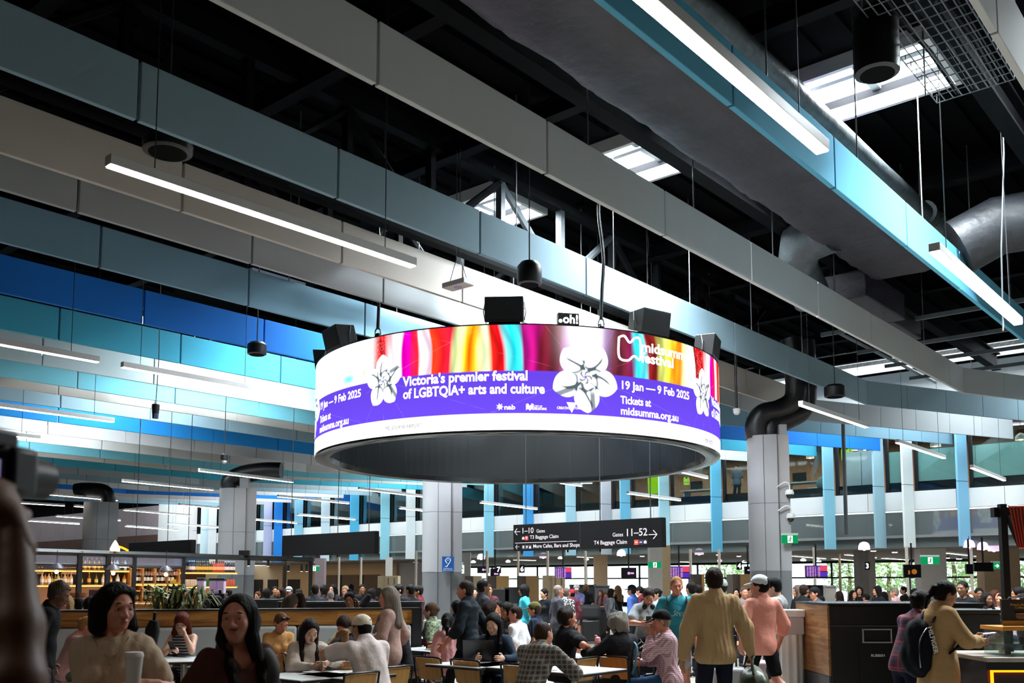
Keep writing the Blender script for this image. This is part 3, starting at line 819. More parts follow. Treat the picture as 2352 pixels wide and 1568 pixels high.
# ================================================================ ring screen
RC = Vector((0.109, 20.0, 4.2)); RR = 4.2; RH = 1.8
ring = thing('ring_screen', 'huge circular hanging screen with colourful festival advert', 'ring screen', RC)
def ring_uv(u, v):
    """angle and height on the ring face where the picture point meets it"""
    d = ray(u, v); o = Vector((0, 0, EYE)) - RC
    a = d.x ** 2 + d.y ** 2; b2 = 2 * (o.x * d.x + o.y * d.y); c = o.x ** 2 + o.y ** 2 - RR ** 2
    disc = max(0, b2 * b2 - 4 * a * c); t = (-b2 - math.sqrt(disc)) / (2 * a); p = o + d * t
    return math.atan2(p.x, -p.y), p.z
tv = np.concatenate([np.linspace(-math.pi, -1.7, 160)[:-1], np.linspace(-1.7, 1.7, 2200), np.linspace(1.7, math.pi, 160)[1:]])
NT, NZ = len(tv) - 1, 220
th = tv[None, :].repeat(NZ + 1, 0)
zz = np.linspace(0, RH, NZ + 1)[:, None].repeat(NT + 1, 1)
PER = math.radians(90.3)
T0 = ring_uv(880, 870)[0]          # the smaller flower starts each repeat
x = ((th - T0 + math.radians(7.5)) % PER - math.radians(7.5)) * RR    # metres along the face inside one repeat
xd = np.degrees(x / RR)
def ss(a, b2, v):
    t = np.clip((v - a) / (b2 - a), 0, 1); return t * t * (3 - 2 * t)
def wob(f, ph, amp):
    return amp * np.sin(zz * f + ph) + amp * 0.5 * np.sin(zz * f * 2.3 + ph * 1.7)
# colour streaks of the artwork (angle in degrees after the flower, colour)
ST = [(-8, '#fdfeff'), (-4.6, '#f4fff6'), (-4.2, '#a01018'), (0.5, '#d01020'), (3, '#fff0f4'), (5.4, '#fff6fa'), (6.0, '#e000b8'), (7.5, '#f000b0'), (8.3, '#ff1060'), (10, '#ff2a40'), (10.6, '#f4eaf2'), (13.3, '#e8c8d8'),
      (13.8, '#ff3a10'), (16.5, '#f2202a'), (18.2, '#e01838'), (19.6, '#c9e8a0'), (21, '#fff3a0'), (22.3, '#ffd020'), (23.3, '#ff6a00'), (24.6, '#ffb020'), (25.8, '#fff6b0'), (27, '#d8f0c0'), (28.4, '#e02018'), (30.6, '#d00a18'),
      (31.8, '#70d8e0'), (33.4, '#10d8e8'), (35, '#48e0f0'), (35.8, '#a01878'), (38, '#b8127c'), (40, '#701428'), (44, '#5c1020'), (46.5, '#c050c0'), (48.5, '#f8e0fa'), (51, '#ffffff'), (53, '#f0c8f0'), (55.2, '#7c3a98'), (57.5, '#5a1a2c'), (61, '#6a2030'),
      (62.5, '#902060'), (64, '#10d0e0'), (66.5, '#68e0e8'), (67.5, '#8a1820'), (70, '#702018'), (72.5, '#d0e070'), (75, '#ffe030'), (77, '#ff7a10'), (79, '#ff9a20'), (80.6, '#fff0a0'), (82.5, '#f8fff4'), (84, '#ffffff')]
sx = np.array([s[0] for s in ST]); sc3 = np.array([H(s[1]) for s in ST])
xs = xd + wob(2.1, 0.4, 1.0) * np.sin(xd * 0.35) + 0.8 * (zz - 1.3) * np.sin(xd * 0.21 + 1)
art = np.stack([np.interp(xs, sx, sc3[:, k]) for k in range(3)], -1)
art *= (0.8 + 0.25 * np.sin(xs * 1.9 + wob(3, 1, 1.2)))[..., None]
spk = np.random.default_rng(3).random((NZ + 1, NT + 1))
m_spk = ((xd > -4.4) & (xd < 1.5) & (zz > 1.25) & (spk > 0.93))
art[m_spk] = H('#ff9080')
glare_wash = ss(-0.62, -0.70, th)[..., None] * ss(-1.9, -1.5, th)[..., None]  # glare of the LEDs seen side-on, painted into the artwork as near white
blob = np.exp(-((th + 0.83) / 0.05) ** 2 - ((zz - 1.15) / 0.1) ** 2)[..., None] * np.array([0.9, 0.2, 0.1]) + np.exp(-((th + 0.72) / 0.03) ** 2 - ((zz - 1.2) / 0.2) ** 2)[..., None] * np.array([0.1, 0.5, 0.6])
art = art * (1 - 0.9 * glare_wash) + 0.9 * glare_wash * np.clip(np.array([0.92, 1.0, 1.0]) - blob, 0, 1)
halo = np.exp(-((xd - 50) / 4.2) ** 2 - ((zz - 1.75) / 0.55) ** 2)[..., None]
art = art * (1 - halo) + halo * np.array([1, 0.97, 1]) * 1.2
pur = np.array(H('#7550ff')) * 0.82 * np.ones_like(art)
pur = pur * (1 - 0.15 * ss(0.2, 1.0, zz)[..., None])
band = ss(1.0, 1.012, zz)[..., None]
img = pur * (1 - band) + art * 1.5 * band
wht = 1 - ss(0.275, 0.285, zz)[..., None]
img = img * (1 - wht) + np.array([1, 1, 1.0]) * 1.6 * wht
def flower(img, xc, zc, R, rot, squash=1.0):
    """five puffed mirror petals"""
    dx = (xd - xc) * math.pi / 180 * RR * squash; dz = zz - zc
    r = np.hypot(dx, dz)
    best = np.full(img.shape[:2], -9.0); sh = np.zeros(img.shape[:2])
    for k in range(5):
        a = rot + k * 2 * math.pi / 5
        lx = dx * math.cos(a) + dz * math.sin(a); ly = -dx * math.sin(a) + dz * math.cos(a)
        L = R; wd = R * 0.385
        t = (lx - 0.53 * L) / (0.5 * L)
        prof = wd * np.clip(1 - np.abs(t) ** 2.2, 0, 1) ** 0.8 * (1.0 + 0.12 * t)
        inside = prof - np.abs(ly)
        hgt = np.sqrt(np.clip(1 - (ly / np.maximum(prof, 1e-4)) ** 2, 0, 1)) * np.clip(prof / wd, 0, 1)
        bt = inside
        n = ly / wd
        rim = np.clip(inside / (0.3 * wd), 0, 1)
        e1 = n - 0.35 * np.sin(t * 1.8 + k * 2.1); e2 = n + 0.45 + 0.2 * np.sin(t * 2.7 + k)
        val = 1.0 - 0.95 * np.exp(-(e1 / (0.1 + 0.1 * np.clip(-t, 0, 1))) ** 2) * ss(0.8, 0.2, t) - 0.7 * np.exp(-(e2 / 0.06) ** 2) * ss(0.5, -0.3, t) * (k % 2)
        val = val - 0.8 * np.exp(-((t + 0.42 - 0.15 * np.cos(n * 3 + k)) / 0.09) ** 2) * (np.abs(n) < 0.8)
        if k in (0, 4): val = val - 0.8 * ss(0.2, 0.34, n) * ss(0.75, 0.55, n) * ss(-0.5, 0.0, t)
        val = np.clip(val, 0.06, 1) * (0.88 + 0.25 * rim)
        up = bt > best
        sh = np.where(up, val, sh); best = np.where(up, bt, best)
    cen = np.exp(-(r / (0.2 * R)) ** 2)
    sh = np.where(r < 0.2 * R, np.where(np.sin(np.arctan2(dz, dx) * 5 + r * 50) > -0.4, 1, 0.2), sh)
    a = ss(-0.004, 0.01, best)[..., None]
    col = np.stack([sh * 1.25, sh * 1.27 + 0.03, sh * 1.3 + 0.05], -1)
    return img * (1 - a) + col * a
img = flower(img, 0.0, 0.98, 0.47, 0.35, 1.12)
tb, zb_ = ring_uv(1345, 850)
img = flower(img, math.degrees((tb - T0)), 0.93, 0.6, -math.pi / 2 + 0.06)
a_x = th; vx = np.stack([RR * np.sin(th), -RR * np.cos(th), zz], -1).reshape(-1, 3)
me = bpy.data.meshes.new('display')
idx = np.arange((NZ + 1) * (NT + 1)).reshape(NZ + 1, NT + 1)
qd = np.stack([idx[:-1, :-1], idx[:-1, 1:], idx[1:, 1:], idx[1:, :-1]], -1).reshape(-1, 4)
def fast_mesh(me, V, F):
    n = len(F); k = F.shape[1]
    me.vertices.add(len(V)); me.vertices.foreach_set('co', np.ascontiguousarray(V, dtype=np.float32).ravel())
    me.loops.add(n * k); me.loops.foreach_set('vertex_index', np.ascontiguousarray(F, dtype=np.int32).ravel())
    me.polygons.add(n); me.polygons.foreach_set('loop_start', np.arange(0, n * k, k, dtype=np.int32))
    me.update(calc_edges=True)
fast_mesh(me, vx, qd)
ca = me.color_attributes.new('picture', 'FLOAT_COLOR', 'POINT')
ca.data.foreach_set('color', np.concatenate([np.clip(img, 0, 4), np.ones(img.shape[:2] + (1,))], -1).astype(np.float32).ravel())
dm = bpy.data.materials.new('led_display'); dm.use_nodes = True; nt = dm.node_tree; nt.nodes.clear()
e = nt.nodes.new('ShaderNodeEmission'); o = nt.nodes.new('ShaderNodeOutputMaterial'); at = nt.nodes.new('ShaderNodeVertexColor'); at.layer_name = 'picture'
nt.links.new(at.outputs[0], e.inputs[0]); e.inputs[1].default_value = 1.25; nt.links.new(e.outputs[0], o.inputs[0])
me.materials.append(dm)
me.polygons.foreach_set('use_smooth', [True] * len(me.polygons))
o = bpy.data.objects.new('display', me); COL.objects.link(o); o.parent = ring
ring_dark = mat('ring_inside', '#0c0f12', 0.4, metal=0.0, noise=0.15, nscale=1)
m = MB(); N = 120; ri = RR - 0.34
for k in range(N):
    a0, a1 = 2 * math.pi * k / N, 2 * math.pi * (k + 1) / N
    p = lambda r, a, z: (r * math.sin(a), -r * math.cos(a), z)
    m.quad(p(ri, a0, 0.06), p(ri, a0, RH), p(ri, a1, RH), p(ri, a1, 0.06))
m.build('inner_lining', ring_dark, ring)
m = MB()
for k in range(28):
    a = 2 * math.pi * (k + 0.4) / 28
    m.box(((ri - 0.004) * math.sin(a), -(ri - 0.004) * math.cos(a), RH / 2 + 0.03), (0.012, 0.012, RH), a)
m.build('panel_joint', mat('ring_joint', '#08090a', 0.6, noise=0.1), ring)
m = MB()
m.lathe([(RR, 0.0), (RR - 0.01, -0.035), (RR - 0.12, -0.06), (RR - 0.3, -0.04), (ri, 0.06)], 120, closed=False)
m.build('bottom_rim', mat('ring_rim', '#2a2c2f', 0.16, metal=0.6, noise=0.15, nscale=2), ring, smooth=True)
m = MB(); m.lathe([(RR, RH), (RR + 0.005, RH + 0.02), (ri, RH + 0.03), (ri, RH)], 120, closed=False)
m.build('top_rim', black_metal, ring, smooth=True)
# lettering on the screen
let_w = glow('letter_white', (1, 1, 1), 2.2); let_d = mat('letter_dark', '#1b2230', 0.6, noise=0.05)
def ring_text(s, u, v, hpx, wpx=None, m=let_w, bold=0.014, name='lettering', reps=(-1, 0, 1), end=None):
    """text whose baseline starts at picture point u, v on the ring; end = u of its end"""
    a0, z0 = ring_uv(u, v)
    vs, fs = text_mb(s, 1.0, bold)
    X = np.array(vs); wx = X[:, 0].max() - X[:, 0].min()
    size = hpx
    if end:
        a1, _ = ring_uv(end[0], end[1]); sxx = (a1 - a0) * RR / wx
    else: sxx = size
    for k in reps:
        mm = MB()
        out = []
        for (x0, y0, _z) in vs:
            a = a0 + k * PER + x0 * sxx / RR
            out.append(((RR + 0.006) * math.sin(a), -(RR + 0.006) * math.cos(a), z0 + y0 * size))
        if abs(a0 + k * PER) > 1.5: continue
        mm.add(out, fs); mm.build(name, m, ring)
ring_text("Victoria's premier festival", 926, 887, 0.235, end=(1213, 879), bold=0.03)
ring_text('of LGBTQIA+ arts and culture', 926, 916, 0.235, end=(1251, 905), bold=0.03)
ring_text('midsumma', 1472, 806, 0.25, end=(1582, 829), bold=0.03, reps=(0,))
ring_text('festival', 1472, 831, 0.25, end=(1547, 845), bold=0.03, reps=(0,))
ring_text('19 Jan — 9 Feb 2025', 1424, 892, 0.2, end=(1580, 914), bold=0.025)
ring_text('Tickets at', 1425, 926, 0.19, end=(1495, 934), bold=0.025)
ring_text('midsumma.org.au', 1425, 951, 0.19, end=(1557, 966), bold=0.025)
ring_text('nab', 1158, 940, 0.11, end=(1183, 940), bold=0.03)
ring_text('CITY OF', 1227, 936, 0.055, end=(1245, 936), bold=0.02)
ring_text('MELBOURNE', 1227, 941, 0.055, end=(1255, 942), bold=0.02)
ring_text('CREATIVE', 1279, 939, 0.06, end=(1309, 939), bold=0.02)
ring_text('VICTORIA', 1309, 939, 0.06, end=(1337, 942), bold=0.02)
ring_text('MELBOURNE AIRPORT', 886, 988, 0.09, end=(967, 982), m=let_d, bold=0.0)
def ring_shape(pts, u, v, size, name, m=let_w):
    a0, z0 = ring_uv(u, v)
    for k in (-1, 0, 1):
        if abs(a0 + k * PER) > 1.5: continue
        mm = MB()
        for poly in pts:
            mm.add([((RR + 0.006) * math.sin(a0 + k * PER + x0 * size / RR), -(RR + 0.006) * math.cos(a0 + k * PER + x0 * size / RR), z0 + y0 * size) for x0, y0 in poly], [tuple(range(len(poly)))])
        mm.build(name, m, ring)
star = [[(math.cos(math.pi * k / 7) * (1 if k % 2 == 0 else .5), math.sin(math.pi * k / 7) * (1 if k % 2 == 0 else .5)) for k in range(14)]]
ring_shape(star, 1148, 934, 0.065, 'star_logo')
ring_shape([[(-1, 1), (1, 1), (0, -1)]], 1313, 936, 0.09, 'triangle_logo')
ring_shape([[(-1, -.8), (-1, .8), (-.5, 1), (0, .3), (.5, 1), (1, .8), (1, -.8), (.5, -.5), (0, -.9), (-.5, -.4)]], 1217, 935, 0.065, 'city_logo')
wv = [Vector((x, 0, y)) for x, y in ((-.5, .75), (-.25, .9), (0, .45), (.25, .85), (.5, .75), (.5, -.75), (.2, -.55), (-.1, -.95), (-.5, -.75))]
wv = curve(wv + [wv[0]], 5)
a0, z0 = ring_uv(1446, 800)
for k in (0,):
    pts = []
    for p in wv:
        a = a0 + k * PER + p.x * 0.44 / RR; pts.append(((RR + 0.004) * math.sin(a), -(RR + 0.004) * math.cos(a), z0 + p.z * 0.23))
    MB().tube(pts, 0.022, 6).build('wave_logo', let_w, ring)
ring_text('13:15:21', 1618, 1015, 0.1, end=(1636, 1020), m=let_d, reps=(0,))
# things that sit on the ring or carry it
def ring_pt(u, v, z=None, r=RR - 0.17):
    d = ray(u, v); o = Vector((0, 0, EYE)) - RC
    a = d.x ** 2 + d.y ** 2; b2 = 2 * (o.x * d.x + o.y * d.y); c = o.x ** 2 + o.y ** 2 - r ** 2
    disc = b2 * b2 - 4 * a * c
    t = (-b2 - math.sqrt(max(0, disc))) / (2 * a); p = o + d * t
    return math.atan2(p.x, -p.y)
def ring_speaker(a, lab, tilt, wd=0.66, ht=0.42):
    c = RC + Vector((math.sin(a) * (RR - 0.17), -math.cos(a) * (RR - 0.17), RH + 0.025))
    t = thing('loudspeaker', lab, 'loudspeaker', c, a)
    M = Matrix.Translation((0, 0, 0.05)) @ Matrix.Rotation(tilt, 4, 'X')
    m = MB(); m.prism([(-0.18, -0.02), (0.2, 0.06), (0.2, ht - 0.06), (-0.18, ht)], wd, M @ Matrix.Translation((-wd / 2, 0, 0)) @ Matrix(((0, 0, 1, 0), (1, 0, 0, 0), (0, 1, 0, 0), (0, 0, 0, 1))))
    m.build('cabinet', black_metal, t, bevel=0.01)
    m = MB().box((0, -0.17, ht / 2), (wd * 0.92, 0.03, ht * 0.86)); m.v = [tuple(M @ Vector(v)) for v in m.v]; m.build('grille', mat('grille_black', '#060607', 0.8, noise=0.2, nscale=60), t)
    MB().box((0, 0, 0.03), (wd * 0.8, 0.2, 0.06)).build('cradle', steel_dark, t)
    m = MB()
    for s in (-1, 1):
        m.tube([(s * (wd / 2 + 0.01), 0.02, 0.1), (s * (wd / 2 + 0.035), 0.0, 0.25), (s * (wd / 2 + 0.01), 0.03, 0.42)], 0.01, 6)
        m.lathe([(0.02, 0), (0.02, 0.01)], 10, (s * (wd / 2 + 0.005), 0, 0.3))
    m.build('bolt_bracket', steel_grey, t)
ring_speaker(ring_pt(1159, 740), 'black loudspeaker facing out over the middle of the ring screen', 0.05)
ring_speaker(0.62, 'black loudspeaker on the ring beyond the small logo box', 0.15)
ring_speaker(1.18, 'black loudspeaker at the ring end with three round bolts', 0.15)
ring_speaker(-0.98, 'black tilted loudspeaker on the ring above the white advert end', 0.25)
ring_speaker(-1.5, 'black loudspeaker at the hidden ring end by the white advert', 0.15)
a = ring_pt(1302, 735)
t = thing('logo_box', 'little black box with white lettering standing on the ring screen', 'sign', RC + Vector((math.sin(a) * (RR - 0.1), -math.cos(a) * (RR - 0.1), RH + 0.02)), a)
MB().box((0, 0, 0.11), (0.37, 0.1, 0.22)).build('case', black_metal, t, bevel=0.004)
m = MB(); vs, fs = text_mb('oh!', 0.21, 0.03, 'CENTER'); on_plate(m, vs, fs, Matrix.Translation((0.035, -0.053, 0.045)) @ Matrix.Rotation(math.pi / 2, 4, 'X'))
m.lathe([(0.014, 0), (0.033, 0), (0.033, 0.004), (0.014, 0.004)], 16); nn = 4 * 16
m.v[-nn:] = [tuple(Matrix.Translation((-0.145, -0.053, 0.075)) @ Matrix.Rotation(math.pi / 2, 4, 'X') @ Vector(v)) for v in m.v[-nn:]]
m.build('lettering', let_w, t)
def sling(u, lab, top_uv, wob_=0.05, r=0.03):
    a = ring_pt(u, 760)
    base = RC + Vector((math.sin(a) * (RR - 0.17), -math.cos(a) * (RR - 0.17), RH + 0.03))
    t = thing('suspension_sling', lab, 'suspension cable', base)
    MB().tube([(0.05 * math.cos(k / 9 * 6.283), 0, 0.1 + 0.1 * math.sin(k / 9 * 6.283)) for k in range(10)], 0.014, 6).build('shackle', chrome, t)
    MB().tube(curve([(0, 0, 0.18), (wob_ * 0.4, 0, 0.7), (wob_, 0, 1.3), (-wob_ * 0.6, 0, 2.1), (0.01, 0, 2.5), (0, 0, 3.2)]), r, 8).build('hose', black_metal, t, smooth=True)
    MB().lathe([(0.05, 0), (0.06, 0.05), (0.03, 0.1)], 12, (0, 0, 0.0)).build('eye_bolt', black_metal, t)
sling(1381, 'black padded cable that holds the ring above its big flower', None)
sling(868, 'black padded cable that holds the ring above its small flower', None, 0.03)

# ================================================================ hanging signs
sign_b = mat('sign_black', '#060607', 0.6, spec=0.15, noise=0.1, nscale=2)
def hang_sign(u0, u1, vt, vb, Zr, lab, gz=None):
    """sign parallel to the facade: picture columns of its two ends, top and bottom rows at the u1 end, depth at u1"""
    b2 = at_y(u1, vt, Zr); bb = at_y(u1, vb, Zr)
    t = (u0 - 1176) / 2200; s = 0.0
    # solve for the u0 end along +q
    k = (t * b2.y - b2.x) / (BX[0] - t * BX[1]); a = b2 + Vector((BX[0] * k, BX[1] * k, 0))
    c = (a + b2) / 2; c.z = bb.z
    th_ = thing('hanging_sign', lab, 'sign', c, math.atan2(b2.y - a.y, b2.x - a.x))
    W, Hh = (b2 - a).length, b2.z - bb.z
    MB().box((0, 0, Hh / 2), (W, 0.16, Hh)).build('box', sign_b, th_, bevel=0.006)
    for x in (-W * 0.42, W * 0.42, W * 0.1):
        MB().tube([(x, 0, Hh), (x, 0, ROOFZ + 0.02 - c.z)], 0.012, 6).build('rod', wire_dark, th_)
    for x in (-W * 0.45, -0.12 * W, W * 0.1):
        MB().tube([(x, 0, 0), (x, 0, -0.06)], 0.02, 8).build('foot_stud', black_metal, th_)
    return th_, W, Hh
t, W, Hh = hang_sign(1184, 1525, 1188, 1256, 20.0, 'black hanging airport sign with gate numbers and arrows')
lt = glow('sign_letters', (1, 0.94, 1.0), 1.0)
def st(s, x, z, size, m=lt, align='LEFT', bold=0.01, name='lettering'):
    mb = MB(); vs, fs = text_mb(s, size, bold, align); on_plate(mb, vs, fs, Matrix.Translation((x, -0.084, z)) @ Matrix.Rotation(math.pi / 2, 4, 'X'))
    mb.build(name, m, t)
fx = lambda u: (u / 2165 - 0.5) * W      # fraction of the sign length
hz = lambda f: Hh * f
X = lambda u: -W / 2 + W * u; 
st('1–10', X(0.062), hz(0.66), 0.185, bold=0.012); st('Gates', X(0.172), hz(0.665), 0.11)
st('T3 Baggage Claim', X(0.125), hz(0.44), 0.118, bold=0.014); st('More Cafes, Bars and Shops', X(0.148), hz(0.1), 0.118, bold=0.018)
st('Gates', X(0.693), hz(0.41), 0.12); st('11–52', X(0.775), hz(0.41), 0.225, bold=0.012); st('T4 Baggage Claim', X(0.572), hz(0.15), 0.122, bold=0.016)
def arrow(x, z, s, d):
    m = MB()
    m.tube([(x - s * d, -0.085, z), (x + s * d, -0.085, z)], s * 0.1, 6); m.tube([(x + s * d * 0.1, -0.085, z + s * 0.9), (x + s * d, -0.085, z), (x + s * d * 0.1, -0.085, z - s * 0.9)], s * 0.1, 6)
    m.build('arrow', lt, t)
arrow(X(0.032), hz(0.73), 0.083, -1); arrow(X(0.032), hz(0.155), 0.055, -1); arrow(X(0.945), hz(0.43), 0.1, 1)
MB().box((X(0.235), -0.083, hz(0.3)), (W * 0.44, 0.004, 0.012)).build('divider_line', lt, t)
MB().box((X(0.48), -0.081, hz(0.5)), (0.012, 0.004, Hh)).build('panel_joint', mat('joint_grey', '#1d1d1f', 0.5, noise=0.1), t)
def icon(x, z, s, colr, kind):
    MB().box((x, -0.083, z), (s, 0.004, s)).build('icon_tile', mat('icon_' + colr[1:], colr, 0.5, noise=0.03), t)
    m = MB(); Mx = Matrix.Translation((x, -0.086, z)) @ Matrix.Rotation(math.pi / 2, 4, 'X') @ Matrix.Scale(s, 4)
    P_ = {'case': [[(-.34, -.28), (.34, -.28), (.34, .2), (.14, .2), (.14, .34), (-.14, .34), (-.14, .2), (-.34, .2)]], 'tail': [[(-.3, .28), (.3, .25), (.05, -.3), (-.1, -.1)]], 'cup': [[(-.25, .3), (.25, .3), (.15, -.3), (-.15, -.3)]],
          'fork': [[(-.3, -.3), (-.05, .1), (-.25, .3), (.1, .25), (.3, .3), (.3, -.1)]], 'bag': [[(-.3, -.35), (.3, -.35), (.22, .12), (.12, .12), (.0, .36), (-.12, .12), (-.22, .12)]], 'bar': [[(-.35, -.1), (.35, -.1), (.3, .1), (-.2, .1)]]}[kind]
    for p in P_: m.prism(p, 0.004, Mx)
    m.build('icon', lt, t)
icon(X(0.076), hz(0.475), 0.1, '#151516', 'case'); icon(X(0.1), hz(0.475), 0.1, '#b03236', 'tail')
for i, k in enumerate(('cup', 'fork', 'bag')): icon(X(0.077 + 0.025 * i), hz(0.14), 0.1, '#2a2a2c', k)
icon(X(0.843), hz(0.185), 0.105, '#e0482a', 'bar'); icon(X(0.8705), hz(0.185), 0.105, '#2c1c44', 'bar'); icon(X(0.898), hz(0.185), 0.105, '#151516', 'case')
tt, W2, H2 = hang_sign(651, 866, 1219, 1271, 25.5, 'blank black back of a hanging sign over the bar tables')
tt, W3, H3 = hang_sign(298, 445, 1239, 1281, 28, 'dark brown back of a hanging sign above the bottle shelves')
# slim grey pole before the upper windows
o = MB().tube([at_y(1936, 960, 30), at_y(1944, 1228, 30)], 0.06, 10).build('support_pole', steel_grey, smooth=True)
tag(o, 'slim grey pole standing before the upper windows beside a pale cyan board', 'pole')
# hi-vis vest, white cabinet, desk and staff behind the upper windows
def upper(u, v, dp):
    a = at_p(u, v, PF + dp); a.z = 5.04; return a
def office_desk(u, dp, lab, rz=ALPHA):
    t = thing('office_desk', lab, 'desk', upper(u, 1140, dp), rz)
    MB().box((0, 0, 0.73), (0.8, 1.7, 0.04)).build('desktop', white_paint, t, bevel=0.005)
    for s in (-0.7, 0.7):
        MB().box((0, s, 0.36), (0.6, 0.06, 0.7)).build('leg', white_paint, t)
    MB().box((0.15, 0.3, 1.02), (0.03, 0.6, 0.36)).box((0.18, 0.3, 0.8), (0.05, 0.06, 0.12)).build('monitor', black_metal, t)
    MB().box((-0.1, -0.45, 0.25), (0.5, 0.42, 0.5)).build('drawer_unit', white_paint, t, bevel=0.006)
office_desk(1850, 1.2, 'white office desk with monitor behind the window past the round column')
office_desk(1610, 1.4, 'white office desk behind the window under the ring edge')
t = thing('office_chair', 'grey shell office chair at the window desk past the round column', 'office chair', upper(1893, 1140, 0.9), ALPHA)
MB().sphere((0, 0, 0.62), (0.27, 0.3, 0.3), 16, 10).build('shell', mat('shell_grey', '#7d8c92', 0.6, noise=0.1), t, smooth=True)
for sx in (-1, 1):
    for sy in (-1, 1):
        MB().tube([(0.1 * sx, 0.1 * sy, 0.45), (0.25 * sx, 0.25 * sy, 0)], 0.015, 6).build('leg', white_paint, t)
t = thing('white_cabinet', 'tall plain white cabinet inside the upper window', 'cabinet', upper(1985, 1115, 0.9), ALPHA)
MB().box((0, 0, 0.9), (0.5, 1.25, 1.75)).build('carcass', white_paint, t, bevel=0.01)
MB().box((-0.26, 0, 0.92), (0.02, 0.01, 1.6)).build('door_gap', seam_mat, t)
for i, (dy, lab) in enumerate(((0.1, 'white ribbed vase on the tall white cabinet'), (-0.3, 'rounded white pot on the tall white cabinet'))):
    t = thing('white_vase', lab, 'vase', upper(1985, 1115, 0.9) + Vector((BX[0] * dy, BX[1] * dy, 1.78)), 0)
    MB().lathe([(0.06, 0), (0.12, 0.08), (0.13 + 0.02 * i, 0.18), (0.07, 0.3 - 0.08 * i)], 18).build('body', white_paint, t, smooth=True)
    if not i:
        m = MB()
        for k in range(14):
            a = k * 2.4; m.tube([(0, 0, 0.28), (0.1 * math.cos(a), 0.1 * math.sin(a), 0.45), (0.22 * math.cos(a), 0.22 * math.sin(a), 0.42 + 0.1 * (k % 3))], [0.012, 0.02, 0.003], 5)
        m.build('leaves', mat('leaf_dark', '#2c4a2c', 0.6, noise=0.3), t)
for u, v, dp, s, lab in ((2149, 1025, 1.6, 0.2, 'small white dome pendant behind the frosted pane'), (2345, 1010, 1.6, 0.2, 'second white dome pendant behind the last frosted pane'), (1861, 1052, 2.2, 0.17, 'glowing dome pendant over the window desk'), (2340, 965, 2.6, 1.3, 'large round white drum pendant in the upper office')):
    c = at_p(u, v, PF + dp); t = thing('office_pendant', lab, 'pendant lamp', c)
    if s > 1:
        MB().lathe([(s, 0), (s, 0.5), (s * 0.98, 0.5), (s * 0.98, 0)], 40, closed=False).build('drum_shade', mat('drum_lilac', '#d7d0df', 0.6, emit=0.5, ecol='#ded6ea', noise=0.03), t)
    else:
        MB().lathe([(s, 0), (s * 0.95, s * 0.6), (s * 0.5, s * 1.1), (0.03, s * 1.3)], 20, closed=False).build('shade', white_paint, t, smooth=True)
    MB().sphere((0, 0, 0.05 if s < 1 else 0.25), 0.07, 10, 6).build('bulb', glow('bulb_warm', '#ffd9b0', 14), t)
    MB().tube([(0, 0, s * 1.2 if s < 1 else 0.5), (0, 0, max(0.6, 7.85 - c.z))], 0.008, 5).build('cord', wire_dark, t)
for (u1, v1, u2, v2, dp) in ((1837, 993, 1913, 1017, 1.6), (1952, 1028, 1990, 1040, 2.5), (1676, 1040, 1708, 1048, 1.5), (2140, 972, 2222, 964, 1.4), (2245, 963, 2350, 953, 1.4), (1330, 1108, 1360, 1112, 2.0)):
    a, b2 = at_p(u1, v1, PF + dp), at_p(u2, v2, PF + dp + 0.3); b2.z = a.z = min(7.75, (a.z + b2.z) / 2)
    strip(a, b2, 'thin strip lamp inside the upper offices', 'office strip lamps', dif=lamp_dif2, wires=False, top=7.8)
o = None
area('office_light', pq(PF + 3.5, 16, 7.8), (0, 0, ALPHA), 3, 26, 950, (1, 0.84, 0.68))
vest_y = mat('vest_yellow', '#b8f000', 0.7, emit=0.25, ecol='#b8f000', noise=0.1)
def vest(u, v, dp, sc_, lab):
    c = at_p(u, v, PF + dp); t = thing('safety_vest', lab, 'safety vest', c, 0)
    m = MB(); prof = [(-.24, -.34), (.24, -.34), (.25, .1), (.2, .3), (.1, .34), (.05, .16), (-.05, .16), (-.1, .34), (-.2, .3), (-.25, .1)]
    m.prism(prof, 0.1, Matrix.Translation((0, 0.05, 0)) @ Matrix.Rotation(math.pi / 2, 4, 'X') @ Matrix.Scale(sc_, 4)); m.build('cloth', vest_y, t, bevel=0.03)
    m = MB()
    for z in (-0.12,): m.box((0, -0.06 * sc_, z * sc_), (0.5 * sc_, 0.01, 0.06 * sc_))
    for x in (-0.12, 0.12): m.box((x * sc_, -0.06 * sc_, 0.04 * sc_), (0.05 * sc_, 0.01, 0.6 * sc_))
    m.build('reflective_band', mat('reflective', '#c9ccc6', 0.3, metal=0.5, noise=0.1), t)
    MB().tube([(0, 0, 0.3 * sc_), (0, 0, 0.42 * sc_)], 0.01, 6).build('hanger', chrome, t)
vest(1509, 1106, 0.6, 1.7, 'yellow hi-vis vest hung in the window below the ring')
vest(1577, 1104, 1.6, 0.55, 'small yellow vest hanging deeper in the upper office')
vest(1945, 1040, 0.8, 0.9, 'yellow hi-vis vest hanging beside the tall white cabinet')
